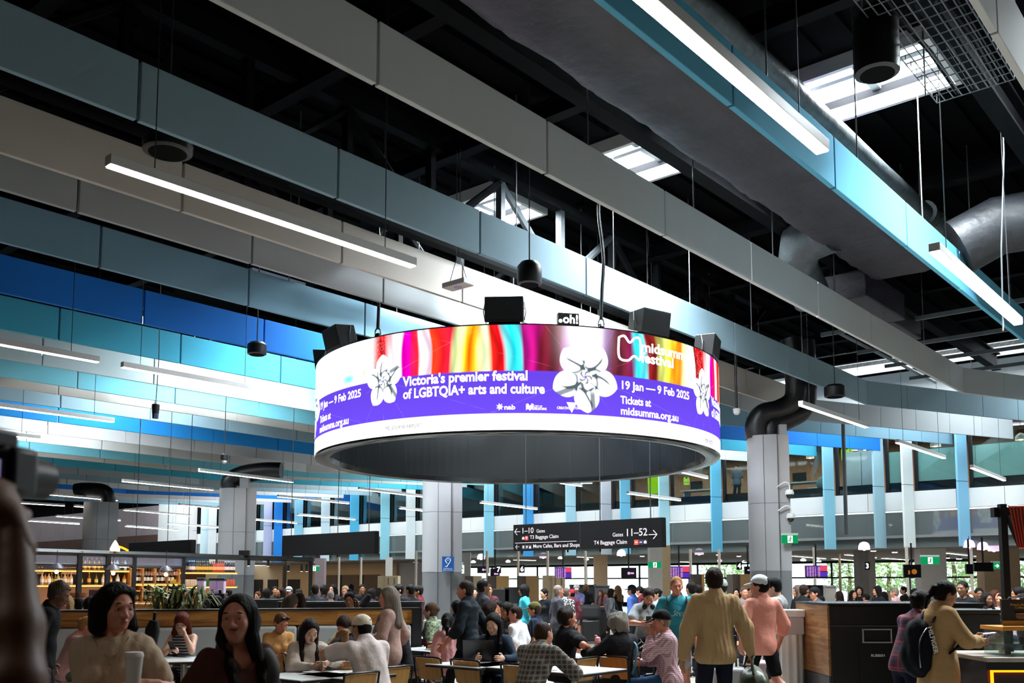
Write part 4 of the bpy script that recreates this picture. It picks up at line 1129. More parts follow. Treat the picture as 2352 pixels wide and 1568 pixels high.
# ================================================================ lower level beyond the facade
soff = mat('soffit', '#8c8078', 0.75, noise=0.08, nscale=0.6)
wallbox('ceiling_lower', -14, 62, 2.98, 3.06, soff, PF + 0.08, 21)
beige = mat('beige_wall', '#cdb492', 0.7, noise=0.08, nscale=0.5)
PB = 57.0
m = MB()
for (z, h) in ((2.98, 0.3), (1.96, 0.1), (0.15, 0.3)):
    m.box2((PB, -14, z - h / 2), (PB + 0.2, 56.5, z + h / 2))
q = -14.0
while q < 56:
    m.box2((PB - 0.02, q, 0), (PB + 0.1, q + 0.1, 3)); q += 4.6
struct('window_100', m, frame_m).rotation_euler = (0, 0, ALPHA)
wallbox('window_101', -14, 56.5, 0.2, 2.9, pane_m, PB + 0.08, 0.02)
pier = mat('pier_grey', '#8d8a86', 0.6, noise=0.08); pier_w = mat('pier_white', '#d3cfc8', 0.55, noise=0.05); pier_b = mat('pier_beige', '#c7ad8a', 0.65, noise=0.08)
def pillar(name, u0, u1, Y, m, z1=2.98, th=0.6):
    a, b2 = at_y(u0, 1338, Y), at_y(u1, 1338, Y)
    o = MB().box(((a.x + b2.x) / 2, Y + th / 2, z1 / 2), (b2.x - a.x, th, z1)).build(name, m); o['kind'] = 'structure'
pillar('column_5', 1366, 1396, 46, pier_b); pillar('column_6', 1494, 1522, 33.5, pier_w); pillar('column_7', 1522, 1541, 34, pier_b)
pillar('column_8', 2117, 2176, 37.0, pier_w); pillar('column_9', 2262, 2345, 37, pier_b); pillar('column_10', 1974, 1997, 40, pier); pillar('column_11', 1058, 1080, 42, pier); pillar('column_12', 1998, 2012, 41, pier_w)
pillar('column_13', 722, 744, 52, mat('pier_mauve', '#9c8a90', 0.6, noise=0.08)); pillar('column_14', 885, 898, 50, pier_w)
for i, (u, Y) in enumerate(((1119, 40), (1190, 40), (1258, 40), (1345, 40), (955, 41), (1587, 38), (1653, 38), (1872, 36), (2085, 35), (778, 50), (829, 50), (1930, 44), (2233, 34))):
    c = at_y(u, 1338, Y); c.z = 0
    o = MB().tube([(0, 0, 0), (0, 0, 2.98)], 0.055, 10).build('slim_pole', mat('pole_cream', '#cfc2b2', 0.5, noise=0.05), smooth=True); o.location = c
    tag(o, 'slim cream pole rising to the low ceiling beyond the facade', 'pole', 'slim poles of the lower hall')
# beige shops wall with brown doors
wallbox('wall_shops', 47.5, 64, 0, 2.98, beige, 44, 0.2)
wallbox('wall_shops_white', 45.3, 47.5, 0, 2.98, mat('shop_white', '#c9ced6', 0.6, noise=0.05), 44.2, 0.2)
m = MB(); a_, b_ = pq(44.3, 45.3), pq(57.1, 56.6); d_ = b_ - a_
m.box(((a_.x + b_.x) / 2, (a_.y + b_.y) / 2, 1.49), (d_.length, 0.15, 2.98), math.atan2(d_.y, d_.x)); struct('wall_shops_end', m, beige)
wallbox('wall_shops_side', 63.8, 64, 0, 2.98, beige, 36.9, 8)
brown = mat('brown_board', '#5f5146', 0.6, noise=0.15); dkb = mat('dark_opening', '#17130f', 0.7, noise=0.2)
for i, (u0, u1) in enumerate(((745, 776), (784, 825), (834, 874), (585, 605), (618, 640), (664, 690))):
    q1_, q0_ = q_wall(u0, 44), q_wall(u1, 44)
    e = bpy.data.objects.new('door_%d' % (i + 1), None); COL.objects.link(e); e.location = pq(43.98, q0_, 0); e.rotation_euler = (0, 0, ALPHA); e['kind'] = 'structure'
    W = q1_ - q0_; top = 2.2 if i < 3 else 1.9
    o = MB().box((-0.02, W / 2, top / 2), (0.06, W, top)).build('leaf', brown if i < 3 else dkb, e); o['kind'] = 'structure'
    o = MB().box((-0.03, W * 0.97, top / 2), (0.06, 0.12 * W, top)).build('frame', dkb, e); o['kind'] = 'structure'
    o = MB().tube([(-0.09, W * 0.2, 0.9), (-0.09, W * 0.2, 1.2)], 0.02, 6).build('handle', chrome, e); o['kind'] = 'structure'
# lights under the low ceiling
warm_dif = glow('lamp_warm', (1.0, 0.84, 0.64), 11)
for l in ((1841, 1266, 1924, 1274), (1820, 1277, 1895, 1283), (1942, 1274, 2011, 1281), (1912, 1283, 1976, 1289), (2027, 1282, 2085, 1286), (2085, 1259, 2118, 1263), (2170, 1270, 2228, 1276), (2239, 1277, 2289, 1283), (1327, 1279, 1360, 1280.6), (1562, 1290, 1587, 1291), (744, 1299, 778, 1301), (825, 1301, 858, 1302), (915, 1308, 968, 1309), (1620, 1264, 1700, 1273), (1450, 1270, 1500, 1273), (1180, 1286, 1230, 1287), (1010, 1285, 1050, 1286)):
    if min(to_pq(at_z(l[0], l[1], 2.9))[0], to_pq(at_z(l[2], l[3], 2.9))[0]) < 36.9: continue
    strip(at_z(l[0], l[1], 2.9), at_z(l[2], l[3], 2.9), 'warm strip lamp under the low ceiling beyond the facade', 'low ceiling strip lamps', wd=0.14, dif=warm_dif, wires=False)
lil = mat('lilac_shade', '#dcc6dc', 0.5, emit=0.9, ecol='#f0d0f0', noise=0.04)
bulb_w = glow('bulb_white', '#fff0ff', 20)
for u, v in ((1105, 1279), (1248, 1276), (1427, 1271), (1606, 1268), (1985, 1257), (2226, 1252), (2258, 1257), (2283, 1260), (728, 1287), (838, 1284), (955, 1286)):
    Y = 42 if u > 1300 else (48 if u > 1000 else 62)
    if u > 1900: Y = 34
    t = thing('dome_pendant', 'lilac dome pendant lamp glowing below the glass bulkhead', 'pendant lamp', at_y(u, v + 5, Y), 0, 'lilac dome pendants')
    MB().lathe([(0.2, 0), (0.195, 0.13), (0.14, 0.24), (0.05, 0.28)], 18, closed=False).build('shade', lil, t, smooth=True)
    MB().sphere((0, 0, 0.03), 0.06, 10, 6).build('bulb', bulb_w, t)
    MB().tube([(0, 0, 0.26), (0, 0, max(0.4, 3.0 - t.location.z))], 0.012, 5).build('cord', wire_dark, t)
for u, v in ((1287, 1282), (1347, 1285), (1475, 1277), (1650, 1274), (1653, 1288), (1697, 1277), (1710, 1291), (1845, 1287), (1880, 1289), (2006, 1265), (2055, 1268), (2175, 1281), (2203, 1283), (1087, 1291), (1167, 1290)):
    t = thing('spot_lamp', 'small lilac white spot lamp shining under the low ceiling', 'spotlight', at_y(u, v, 45 if u < 1800 else 38), 0, 'small spots of the low ceiling')
    MB().lathe([(0.12, 0), (0.14, 0.02), (0.05, 0.1)], 12).build('can', white_paint, t)
    MB().lathe([(0.1, -0.012), (0.1, 0)], 12).build('lens', bulb_w, t)
area('lower_hall_light', pq(47, 16, 2.85), (0, 0, ALPHA), 8, 44, 260, (1, 0.86, 0.74))
area('shops_light', pq(41, 54, 2.85), (0, 0, ALPHA), 3, 14, 130, (1, 0.78, 0.55))

# flight information screens
scr_k = mat('screen_black', '#0a090d', 0.25, noise=0.1)
def flight_screen(u0, u1, v0, v1, Y, lab, kind):
    c = at_y((u0 + u1) / 2, (v0 + v1) / 2, Y); W = (u1 - u0) / 2200 * Y; Hh = (v1 - v0) / 2200 * Y
    t = thing('flight_screen', lab, 'screen', c)
    MB().box((0, 0.05, 0), (W, 0.09, Hh)).build('casing', scr_k, t, bevel=0.005)
    MB().tube([(0, 0.05, Hh / 2), (0, 0.05, 2.98 - c.z)], 0.03, 8).build('drop_pole', black_metal, t)
    if kind == 'fids':
        MB().box((-W * 0.17, -0.002, 0.02), (W * 0.62, 0.006, Hh * 0.86)).build('table_area', glow('fids_purple', '#57308c', 1.1), t)
        MB().box((W * 0.32, -0.002, Hh * 0.26), (W * 0.33, 0.006, Hh * 0.42)).build('red_block', glow('fids_red', '#e0486a', 1.1), t)
        MB().box((W * 0.32, -0.002, -Hh * 0.2), (W * 0.33, 0.006, Hh * 0.4)).build('violet_block', glow('fids_violet', '#5a35b8', 1.0), t)
        m = MB()
        for r_ in range(9):
            for k, (x, w_) in enumerate(((-.44, .07), (-.33, .1), (-.2, .08), (-.08, .05), (.05, .12))):
                m.box((W * (x + w_ / 2), -0.007, Hh * (0.36 - r_ * 0.09)), (W * w_ * (0.7 + 0.3 * ((r_ * 7 + k * 3) % 4) / 3), 0.004, Hh * 0.035))
        m.build('text_row', glow('fids_text', '#f2b8e0', 1.2), t)
    elif kind == 'star':
        m = MB()
        for k in range(6):
            a = k * math.pi / 6; m.tube([(-0.1 * W * math.cos(a), 0, -0.1 * W * math.sin(a)), (0.1 * W * math.cos(a), 0, 0.1 * W * math.sin(a))], 0.008, 4)
        m.box((W * 0.22, 0, 0), (W * 0.22, 0.01, Hh * 0.14)); m.build('star_mark', glow('screen_lilac', '#e0a8f0', 1.3), t)
    elif kind == 'pic':
        MB().sphere((W * 0.1, 0, -Hh * 0.05), (W * 0.16, 0.01, Hh * 0.2), 12, 6).box((-W * 0.2, 0, -Hh * 0.1), (W * 0.1, 0.01, Hh * 0.3)).build('picture', glow('screen_orange', '#c9772e', 0.7), t)
    return t
flight_screen(1274, 1313, 1302, 1329, 38, 'purple and red flight board next to the slotted beige booth', 'fids')
flight_screen(1537, 1584, 1300, 1329, 34.5, 'purple and red flight board behind the teal shirt man', 'fids')
flight_screen(1850, 1901, 1298, 1327, 33, 'purple and red flight board past the tall round column', 'fids')
flight_screen(1427, 1462, 1303, 1329, 36, 'black screen with a lilac star beside the beige pillar', 'star')
flight_screen(1710, 1727, 1300, 1318, 34, 'black screen with a lilac mark against the tall round column', 'star')
flight_screen(1126, 1148, 1305, 1330, 38, 'black screen with a lilac mark near the yellow booth', 'star')
flight_screen(1096, 1096 + 28, 1300, 1316, 44, 'small dark screen at the bright window beyond the sensor column', 'star')
flight_screen(2076, 2116, 1296, 1326, 32, 'dark screen with an orange picture beside the white square pillar', 'pic')
flight_screen(2238, 2282, 1291, 1312, 28, 'wide black sign box beyond the black counters', 'none')
flight_screen(2220, 2236, 1295, 1318, 29, 'narrow black screen next to the wide sign box', 'none')
# gate number tags hung over lanes
for i, (u, v, s) in enumerate(((1145, 1307, '7'), (1199, 1306, '6'), (1196 + 0, 1306, '6'), (1698, 1299, '4'), (1992, 1299, '3'))):
    if i == 2: continue
    t = thing('lane_number', 'black lane number sign reading ' + {'7': 'seven', '6': 'six', '4': 'four', '3': 'three'}[s], 'sign', at_y(u, v, 36))
    MB().box((0, 0.03, 0), (0.2, 0.05, 0.3)).build('plate', scr_k, t)
    m = MB(); vs, fs = text_mb(s, 0.26, 0.02, 'CENTER'); on_plate(m, vs, fs, Matrix.Translation((0, -0.003, -0.09)) @ Matrix.Rotation(math.pi / 2, 4, 'X')); m.build('numeral', let_w, t)
# screening booths
woodpan = mat('booth_ply', '#c39a5c', 0.55, noise=0.12, nscale=2); beigep = mat('booth_beige', '#c9b694', 0.6, noise=0.1)
def booth(u0, u1, v0, Y, m, lab, slots=False, side=0.35):
    a, b2 = at_y(u0, v0, Y), at_y(u1, v0, Y); W = b2.x - a.x; h = a.z
    t = thing('screening_booth', lab, 'booth', ((a.x + b2.x) / 2, Y, 0))
    MB().box((0, 0.5, h / 2), (W, 1.0, h)).build('front_board', m, t, bevel=0.01)
    MB().box((-W / 2 - side / 2, 0.55, h / 2), (side, 0.95, h)).build('dark_side', brown if not slots else beigep, t)
    if slots:
        mm = MB()
        for x in (-0.25, 0.22):
            for k in range(6): mm.box((x * W, -0.005, h - 0.12 - k * 0.05), (0.1 * W, 0.01, 0.03))
        mm.build('slot', mat('slot_red', '#5a2f22', 0.6, noise=0.1), t)
booth(1087, 1106, 1322, 39, beigep, 'beige booth next to the middle column'); booth(1140, 1169, 1322, 37, woodpan, 'yellow plywood booth with a dark side'); booth(1208, 1238, 1322, 37.5, mat('booth_tan', '#a37f52', 0.6, noise=0.1), 'tan booth behind the cyan vest person')
booth(1268, 1298, 1321, 38, beigep, 'pale booth with two rows of slots', True); booth(1700, 1726, 1318, 34, mat('booth_tan', '#a37f52'), 'tan booth beside the tall round column', side=0.25); booth(1612, 1618, 1318, 34, woodpan, 'thin yellow booth edge behind the tan jacket', side=0.3)
booth(885, 914, 1322, 43, beigep, 'pale slotted booth by the shops wall', True)
# queue desks and counters of the lower hall
dkgrey = mat('desk_grey', '#3b3d40', 0.5, noise=0.15); dkblack = mat('desk_black', '#121214', 0.4, noise=0.2)
def desk(u0, u1, v0, Y, d, m, lab, top=None, nm='service_desk', cat='desk'):
    a, b2 = at_y(u0, v0, Y), at_y(u1, v0, Y); W = b2.x - a.x
    t = thing(nm, lab, cat, ((a.x + b2.x) / 2, Y, 0))
    MB().box((0, d / 2, a.z / 2 - 0.02), (W, d, a.z - 0.04)).build('front', m, t, bevel=0.01)
    MB().box((0, d / 2 - 0.02, a.z - 0.02), (W + 0.04, d + 0.06, 0.04)).build('worktop', top or m, t, bevel=0.005)
    return t
desk(1196, 1262, 1397, 22, 1.2, dkblack, 'black service desk with glass screens behind the seated diners', brown)
desk(1262, 1400, 1398, 28.5, 0.6, dkgrey, 'long dark grey queue barrier desk in front of the crowd')
desk(640, 968, 1381, 17.5, 0.4, dkblack, 'long black ledge behind the wooden booth back', nm='bar_ledge', cat='ledge')
desk(466, 640, 1376, 21.5, 0.6, dkblack, 'black bar counter at the juice dispensers', nm='bar_counter', cat='counter')
for u, v, lab in ((1183, 1364, 'black monitor turned away on the service desk'), (1146, 1368, 'second black monitor behind the service desk')):
    t = thing('desk_monitor', lab, 'monitor', at_y(u, v + 22, 23.2)); MB().box((0, 0, 0.2), (0.5, 0.05, 0.4)).build('screen', dkblack, t, bevel=0.01); MB().box((0, 0.04, 0.0), (0.1, 0.08, 0.24)).build('stand', chrome, t)
# black stretched office cabinets behind the crowd
desk(1310, 1368, 1342, 32, 0.5, dkgrey, 'tall dark x-ray machine cabinet behind the white cap traveller', nm='scanner', cat='machine'); desk(1368, 1400, 1344, 31.5, 0.5, mat('cab_grey', '#6a6c6e', 0.5, noise=0.1), 'grey scanner cabinet beside the dark one', nm='scanner', cat='machine')
desk(1840, 1896, 1343, 27, 0.5, dkblack, 'black machine behind the recycling station', nm='scanner', cat='machine'); desk(1896, 1921, 1344, 26.8, 0.5, pier_w, 'pale machine cabinet behind the recycling station', nm='scanner', cat='machine')
# trees outside the far windows
leafm = [mat('leaf_out_%d' % i, c, 0.7, noise=0.3, nscale=1) for i, c in enumerate(('#93ad6a', '#a9c07c', '#86a568'))]
def tree(u, Y, h, r, lab, k):
    c = at_y(u, 1338, Y); c.z = 0
    t = thing('tree', lab, 'tree', c)
    MB().tube([(0, 0, 0), (0.1, 0, h * 0.5), (0, 0.1, h * 0.8)], [0.22, 0.16, 0.06], 8).build('trunk', mat('bark', '#6b5540', 0.9, noise=0.3), t, smooth=True)
    rg = random.Random(k); m = MB()
    for i in range(900):
        a, b2 = rg.uniform(0, 6.28), rg.uniform(-1, 1); rr = r * rg.uniform(0.55, 1.0) * (1 + 0.25 * math.sin(a * 3 + k))
        p = Vector((math.cos(a) * math.sqrt(1 - b2 * b2) * rr, math.sin(a) * math.sqrt(1 - b2 * b2) * rr, h * 0.62 + b2 * r * 0.85))
        x = Vector((rg.uniform(-1, 1), rg.uniform(-1, 1), rg.uniform(-1, 1))).normalized(); y = x.orthogonal().normalized(); s = rg.uniform(0.12, 0.26)
        m.add([p - x * s, p - y * s * 0.5, p + x * s, p + y * s * 0.5], [(0, 1, 2, 3)])
    m.build('foliage', leafm[k % 3], t)
for k, (u, Y, h, r) in enumerate(((1950, 82, 4.2, 2.0), (2040, 72, 4.6, 2.0), (2120, 80, 4.6, 2.2), (2190, 68, 4.8, 2.1), (2262, 76, 5.0, 2.3), (2335, 66, 5.0, 2.1), (1665, 86, 3.6, 2.0))):
    tree(u, Y, h, r, 'leafy tree in the bright daylight outside the far windows', k); bpy.data.objects[-1] if False else None
for o in list(COL.objects):
    if o.name.startswith('tree') and o.get('category') == 'tree': o['group'] = 'trees outside'
m = MB(); m.box2((62, -20, -0.4), (140, 80, -0.3))
struct('ground_outside', m, mat('paving_out', '#c9c9c4', 0.8, noise=0.1)).rotation_euler = (0, 0, ALPHA)

# ================================================================ bottle bar
def bar_pt(f, z=0, off=0.0):      # f 0..1 along the back bar, off towards the viewer
    a, b2 = at_y(60, 1338, 25), at_y(552, 1338, 29.4); d = (b2 - a); p = a + d * f
    n = Vector((d.y, -d.x, 0)).normalized()
    p = p + n * off; p.z = z
    return p
bd = bar_pt(1) - bar_pt(0); BLEN = bd.length; BRZ = math.atan2(bd.y, bd.x)
warm = glow('bar_led', '#ffae3c', 9); oak = wood('oak', '#8a5a2c', '#b9834a', (1, 8, 8)); splash = mat('splash_pink', '#a98f80', 0.5, noise=0.08, nscale=1)
fr_of = lambda u: (lambda r, a: ((a.x * r.y - a.y * r.x) / (bd.y * r.x - bd.x * r.y)) if True else 0)(ray(u, 1338), bar_pt(0))
bar = thing('back_bar', 'lit back bar of wooden shelves full of bottles', 'back bar', bar_pt(0), BRZ)
xb = lambda u: fr_of(u) * BLEN
x0, x1, x2, x3 = xb(75), xb(300), xb(412), xb(548)
MB().box2((x0, 0.42, 0), (x3 - 1.2, 0.5, 2.55)).build('back_panel', mat('bar_back', '#1d1a1c', 0.5, noise=0.2), bar)
MB().box2((x0, 0.38, 1.05), (x1, 0.42, 1.55)).box2((x2, 0.38, 1.05), (x3, 0.42, 1.52)).build('splashback', splash, bar)
MB().box2((x2, 0.37, 2.02), (x3 - 0.8, 0.42, 2.45)).build('blue_panel', mat('bar_blue', '#0d3a5c', 0.5, noise=0.1), bar)
MB().box2((x2, 0.37, 1.66), (x3 - 0.9, 0.4, 1.95)).build('dark_panel', mat('bar_dark', '#2a2226', 0.5, noise=0.1), bar)
for (a, b2, z) in ((x0, x1, 2.0), (x0, x1, 1.6), (x2, x3, 1.97), (x2, x3, 1.55)):
    MB().box2((a, 0.02, z - 0.035), (b2, 0.4, z)).build('shelf', oak, bar)
    MB().box2((a + 0.05, 0.012, z - 0.05), (b2 - 0.05, 0.05, z - 0.028)).build('led_strip', warm, bar)
cub = MB(); n = 4
for k in range(n + 1):
    x = x1 + (x2 - x1) * k / n; cub.box2((x - 0.02, 0, 1.1), (x + 0.02, 0.42, 2.1))
for z in (1.1, 1.42, 1.62, 2.1): cub.box2((x1, 0, z - 0.02), (x2, 0.42, z + 0.02))
cub.build('cubby_rack', oak, bar)
MB().box2((x1 + 0.05, 0.02, 1.575), (x2 - 0.05, 0.06, 1.6)).box2((x1 + 0.05, 0.02, 2.06), (x2 - 0.05, 0.06, 2.085)).build('led_strip', warm, bar)
MB().box2((x0, -0.1, 0), (x3, 0.42, 1.05)).build('cupboard_base', oak, bar)
# bottles: one of each kind with its parts, then copies
def bottle_kind(nm, body, lab_c, cap_c, r, h, kind, glassy=True):
    t = thing(nm, 'proto', kind, (0, 0, -5))
    MB().lathe([(r * 0.9, 0), (r, 0.01), (r, h * 0.58), (r * 0.75, h * 0.68), (r * 0.34, h * 0.78), (r * 0.32, h * 0.97)], 12).build('glass_body', mat(nm + body, body, 0.12, noise=0.1, spec=0.7), t, smooth=True)
    MB().lathe([(r * 1.02, h * 0.2), (r * 1.02, h * 0.5)], 12, closed=False).build('paper_label', mat(nm + 'lab' + lab_c, lab_c, 0.6, noise=0.1), t, smooth=True)
    MB().lathe([(r * 0.38, h * 0.9), (r * 0.38, h)], 10).build('cap', mat(nm + 'cap' + cap_c, cap_c, 0.4, noise=0.1), t, smooth=True)
    return t
def can_kind(col, h=0.2, r=0.045):
    t = thing('drink_can', 'proto', 'can', (0, 0, -5))
    MB().lathe([(r * 0.85, 0), (r, 0.012), (r, h - 0.02), (r * 0.85, h)], 12).build('wall', mat('can' + col, col, 0.3, metal=0.3, noise=0.1), t, smooth=True)
    MB().lathe([(r * 0.84, h - 0.003), (r * 0.84, h + 0.002)], 12).build('lid', chrome, t)
    return t
def hide_kind(t):
    for c in list(t.children): bpy.data.objects.remove(c)
    bpy.data.objects.remove(t)
K = {'wine': bottle_kind('wine_bottle', '#0d140d', '#d9d3c4', '#1a1012', 0.05, 0.34, 'bottle'), 'amber': bottle_kind('spirit_bottle', '#a8641a', '#e0c48a', '#1a1a1a', 0.055, 0.3, 'bottle'), 'clear': bottle_kind('spirit_bottle', '#aab4b4', '#e8e6e0', '#2a2a2a', 0.052, 0.32, 'bottle'),
     'rose': bottle_kind('wine_bottle', '#a83a22', '#e6a070', '#5a1a1a', 0.05, 0.33, 'bottle'), 'gold': bottle_kind('wine_bottle', '#3a2c10', '#d8a040', '#c9a040', 0.05, 0.33, 'bottle'), 'green': bottle_kind('spirit_bottle', '#1d4a22', '#c9b65a', '#20301c', 0.05, 0.3, 'bottle'), 'sil': bottle_kind('wine_bottle', '#2a2630', '#e0c9c0', '#d8d4dc', 0.05, 0.34, 'bottle'),
     'cy': can_kind('#c9a02a'), 'cw': can_kind('#d9d2c4'), 'cg': can_kind('#2f6a2c'), 'cr': can_kind('#d0705a')}
def put(kind, x, y, z, lab, grp):
    p = bar_pt(0) + bd.normalized() * x + Vector((-math.sin(BRZ), math.cos(BRZ), 0)) * y; p.z = z
    return copy_tree(K[kind], p, BRZ, lab, grp)
rg = random.Random(5)
def row(kinds, xa, xb_, z, lab, grp, y=0.18):
    n = len(kinds)
    for i, k in enumerate(kinds):
        put(k, xa + (xb_ - xa) * (i + 0.5) / n, y + rg.uniform(-0.02, 0.02), z, lab, grp)
row(['sil'] * 6 + ['gold'] * 8 + ['rose'] * 6 + ['sil'] * 5, xb(424), xb(545), 1.97, 'wine bottle in the neat upper row on the navy panel', 'upper bottle row on the navy panel')
row(['cy'] * 6 + ['cw'] * 6 + ['cg'] * 9 + ['cr'] * 9, xb(396), xb(545), 1.55, 'drink can in the coloured row under the dark panel', 'coloured can row')
row(['clear', 'amber', 'clear', 'gold', 'green', 'clear', 'wine', 'clear', 'amber', 'clear'], xb(98), xb(172), 1.6, 'spirit bottle on the lower shelf end near the framed board', 'lower shelf spirits by the frame end')
row(['amber', 'gold'] * 5, xb(184), xb(240), 2.0, 'whisky bottle on the glowing upper shelf', 'upper shelf whiskies')
row(['clear', 'amber', 'clear', 'clear', 'wine', 'wine', 'clear', 'wine'], xb(250), xb(302), 2.0, 'mixed bottle on the upper shelf by the wine cubbies', 'upper shelf mixed bottles')
row(['green', 'gold', 'green', 'clear', 'amber', 'clear', 'amber'], xb(184), xb(300), 1.6, 'spirit bottle on the lower glowing shelf', 'lower shelf spirits')
row(['wine'] * 12, x1 + 0.08, x2 - 0.08, 1.64, 'white labelled wine bottle in the upper cubbies', 'upper cubby wines')
row(['wine', 'gold', 'wine', 'wine', 'gold', 'wine', 'wine', 'gold', 'wine', 'amber'], x1 + 0.08, x2 - 0.08, 1.12, 'wine bottle in the amber lit lower cubbies', 'lower cubby wines')
for t in K.values(): hide_kind(t)
gl = glass('wine_glass', '#ffe6d0', 0.25, (0.93, 0.9, 0.88))
t0 = thing('wine_glass', 'wine glass hanging upside down over the bottle bar', 'wine glass', (0, 0, -5), 0, 'hanging wine glasses')
MB().lathe([(0.03, 0), (0.045, 0.03), (0.045, 0.06), (0.02, 0.11)], 12, closed=False).build('bowl', gl, t0, smooth=True); MB().lathe([(0.006, 0.1), (0.006, 0.17), (0.035, 0.18)], 10).build('stem', gl, t0, smooth=True)
for (ua, ub, n) in ((140, 172, 6), (304, 408, 16), (84, 100, 2)):
    for i in range(n):
        p = bar_pt(0) + bd.normalized() * (xb(ua) + (xb(ub) - xb(ua)) * i / n); p = p + Vector((math.sin(BRZ), -math.cos(BRZ), 0)) * 0.1; p.z = 1.88 if ua != 304 else 1.86
        copy_tree(t0, p, 0)
hide_kind(t0)
# bar counter in front with stacked glasses, dispensers, poster
ct = desk(118, 470, 1386, 22.4, 0.7, oak, 'wooden bar counter before the bottle shelves', nm='bar_counter', cat='counter')
CTZ = at_y(118, 1386, 22.4).z
t0 = thing('tumbler', 'clean tumbler upside down on the bar counter', 'glass', (0, 0, -5), 0, 'tumblers on the bar')
MB().lathe([(0.045, 0), (0.036, 0.12)], 12).build('body', gl, t0, smooth=True)
for i in range(34):
    u = 146 + (i % 12) * 4.6; c = at_y(u, 1386, 22.7 + 0.12 * (i // 12)); c.z = CTZ + 0.13 * (i // 20); copy_tree(t0, c, 0)
hide_kind(t0)
t = thing('framed_poster', 'small dark poster with pink circle standing on the bar', 'poster', at_y(219, 1372, 22.6)); t.location.z = CTZ
MB().box((0, 0, 0.16), (0.3, 0.03, 0.32)).build('board', mat('poster_dark', '#3a2c34', 0.4, noise=0.2), t); MB().lathe([(0.05, 0), (0.05, 0.004)], 16).build('print', mat('poster_pink', '#d8506a', 0.5, noise=0.1), t).rotation_euler = (math.pi / 2, 0, 0)
t.children[1].location = (0.03, -0.018, 0.15)
for u, lab in ((462, 'juice dispenser by the planter with pale tank'), (490, 'middle juice dispenser with lilac lit tank'), (508, 'brightest lilac juice dispenser')):
    t = thing('juice_dispenser', lab, 'drink dispenser', at_y(u, 1376, 21.9)); t.location.z = at_y(466, 1376, 21.5).z
    MB().box((0, 0, 0.06), (0.2, 0.24, 0.12)).box((0, -0.08, 0.16), (0.06, 0.06, 0.1)).build('foot', black_metal, t, bevel=0.01)
    MB().box((0, 0, 0.27), (0.16, 0.18, 0.3)).build('tank', mat('tank_lilac', '#d9c2dc', 0.2, emit=0.35 if u > 480 else 0.1, ecol='#c78af0', noise=0.1), t, bevel=0.02)
    MB().box((0, 0, 0.45), (0.18, 0.2, 0.06)).build('lid', mat('lid_green', '#2c3a24', 0.5, noise=0.1), t, bevel=0.01)
# pergola frame of the bar
def fr_pt(u, z):
    f = (u - 75) / 640; a, b2 = at_y(75, 1338, 22), at_y(715, 1338, 30)
    r = ray(u, 1338); d = b2 - a
    k = (a.x * r.y - a.y * r.x) / (d.y * r.x - d.x * r.y)
    p = a + d * k; p.z = z; return p
pf = thing('bar_pergola', 'black steel frame standing around the bottle bar', 'frame structure', fr_pt(75, 0)); o_ = pf.location.copy()
fb = lambda m_, u0, u1, z, s: m_.tube([fr_pt(u0, z) - o_, fr_pt(u1, z) - o_], s, 4)
fb(MB(), 60, 717, 2.37, 0.075).build('top_beam', black_metal, pf); fb(MB(), 60, 300, 2.09, 0.03).build('rail', black_metal, pf); fb(MB(), 300, 425, 2.06, 0.04).build('rail', black_metal, pf)
for u in (181, 246, 307, 420, 653, 713):
    MB().tube([fr_pt(u, 0) - o_, fr_pt(u, 2.4) - o_], 0.075 if u < 300 else 0.06, 4).build('post', black_metal, pf)
for (ua, ub) in ((80, 178), (184, 243), (249, 304), (310, 416)):
    p, q_ = fr_pt(ua, 0) - o_, fr_pt(ub, 0) - o_
    MB().quad(p + Vector((0, 0, 2.1)), q_ + Vector((0, 0, 2.1)), q_ + Vector((0, 0, 2.33)), p + Vector((0, 0, 2.33))).build('frosted_glass', glass('frame_frost', '#c9c4d4', 0.08, (0.8, 0.8, 0.85), haze=0.25), pf)
for u in (570, 615, 662, 692, 704):
    c = fr_pt(u, 2.14 if u < 640 else 2.0); t = thing('track_spot', 'black can spotlight under the bar frame beam', 'spotlight', c, 0, 'bar frame spotlights')
    MB().lathe([(0.045, 0), (0.045, 0.2), (0.02, 0.22)], 12).build('can', black_metal, t); MB().lathe([(0.035, -0.004), (0.035, 0.0)], 12).build('lens', glow('spot_lens', '#ffe9c8', 6), t)
MB().box((0, 0, 0), (0.3, 0.14, 0.16)).build('projector', black_metal, None).location = fr_pt(560, 2.5)
tag(bpy.data.objects['projector'], 'black projector box sitting on the bar frame beam', 'projector')
for u, v, lab in ((130, 1313, 'bare bulb pendant over the bar nearest the dark shoulder'), (260, 1316, 'bare bulb pendant over the bar behind the bob haired woman'), (381, 1319, 'bare bulb pendant over the wine cubbies')):
    c = at_y(u, v, 21.5); t = thing('bulb_pendant', lab, 'pendant lamp', c)
    MB().sphere((0, 0, 0), 0.042, 14, 10).build('bulb', glow('bulb_bar', '#ffd9a8', 26), t, smooth=True)
    MB().lathe([(0.16, 0.08), (0.1, 0.16), (0.03, 0.2)], 16, closed=False).build('shade', mat('shade_slate', '#2b2c3c', 0.5, noise=0.1), t, smooth=True)
    MB().tube([(0, 0, 0.18), (0, 0, 2.37 - c.z)], 0.008, 5).build('cord', wire_dark, t)
t = thing('table_lamp', 'glowing white teardrop lamp on the bar frame by the column', 'lamp', fr_pt(261, 2.43)); MB().lathe([(0.11, 0), (0.12, 0.06), (0.06, 0.2), (0.01, 0.28)], 16).build('shade', glow('lamp_tear', '#ffe2b8', 4), t, smooth=True); MB().lathe([(0.05, -0.02), (0.05, 0)], 12).build('foot', black_metal, t)
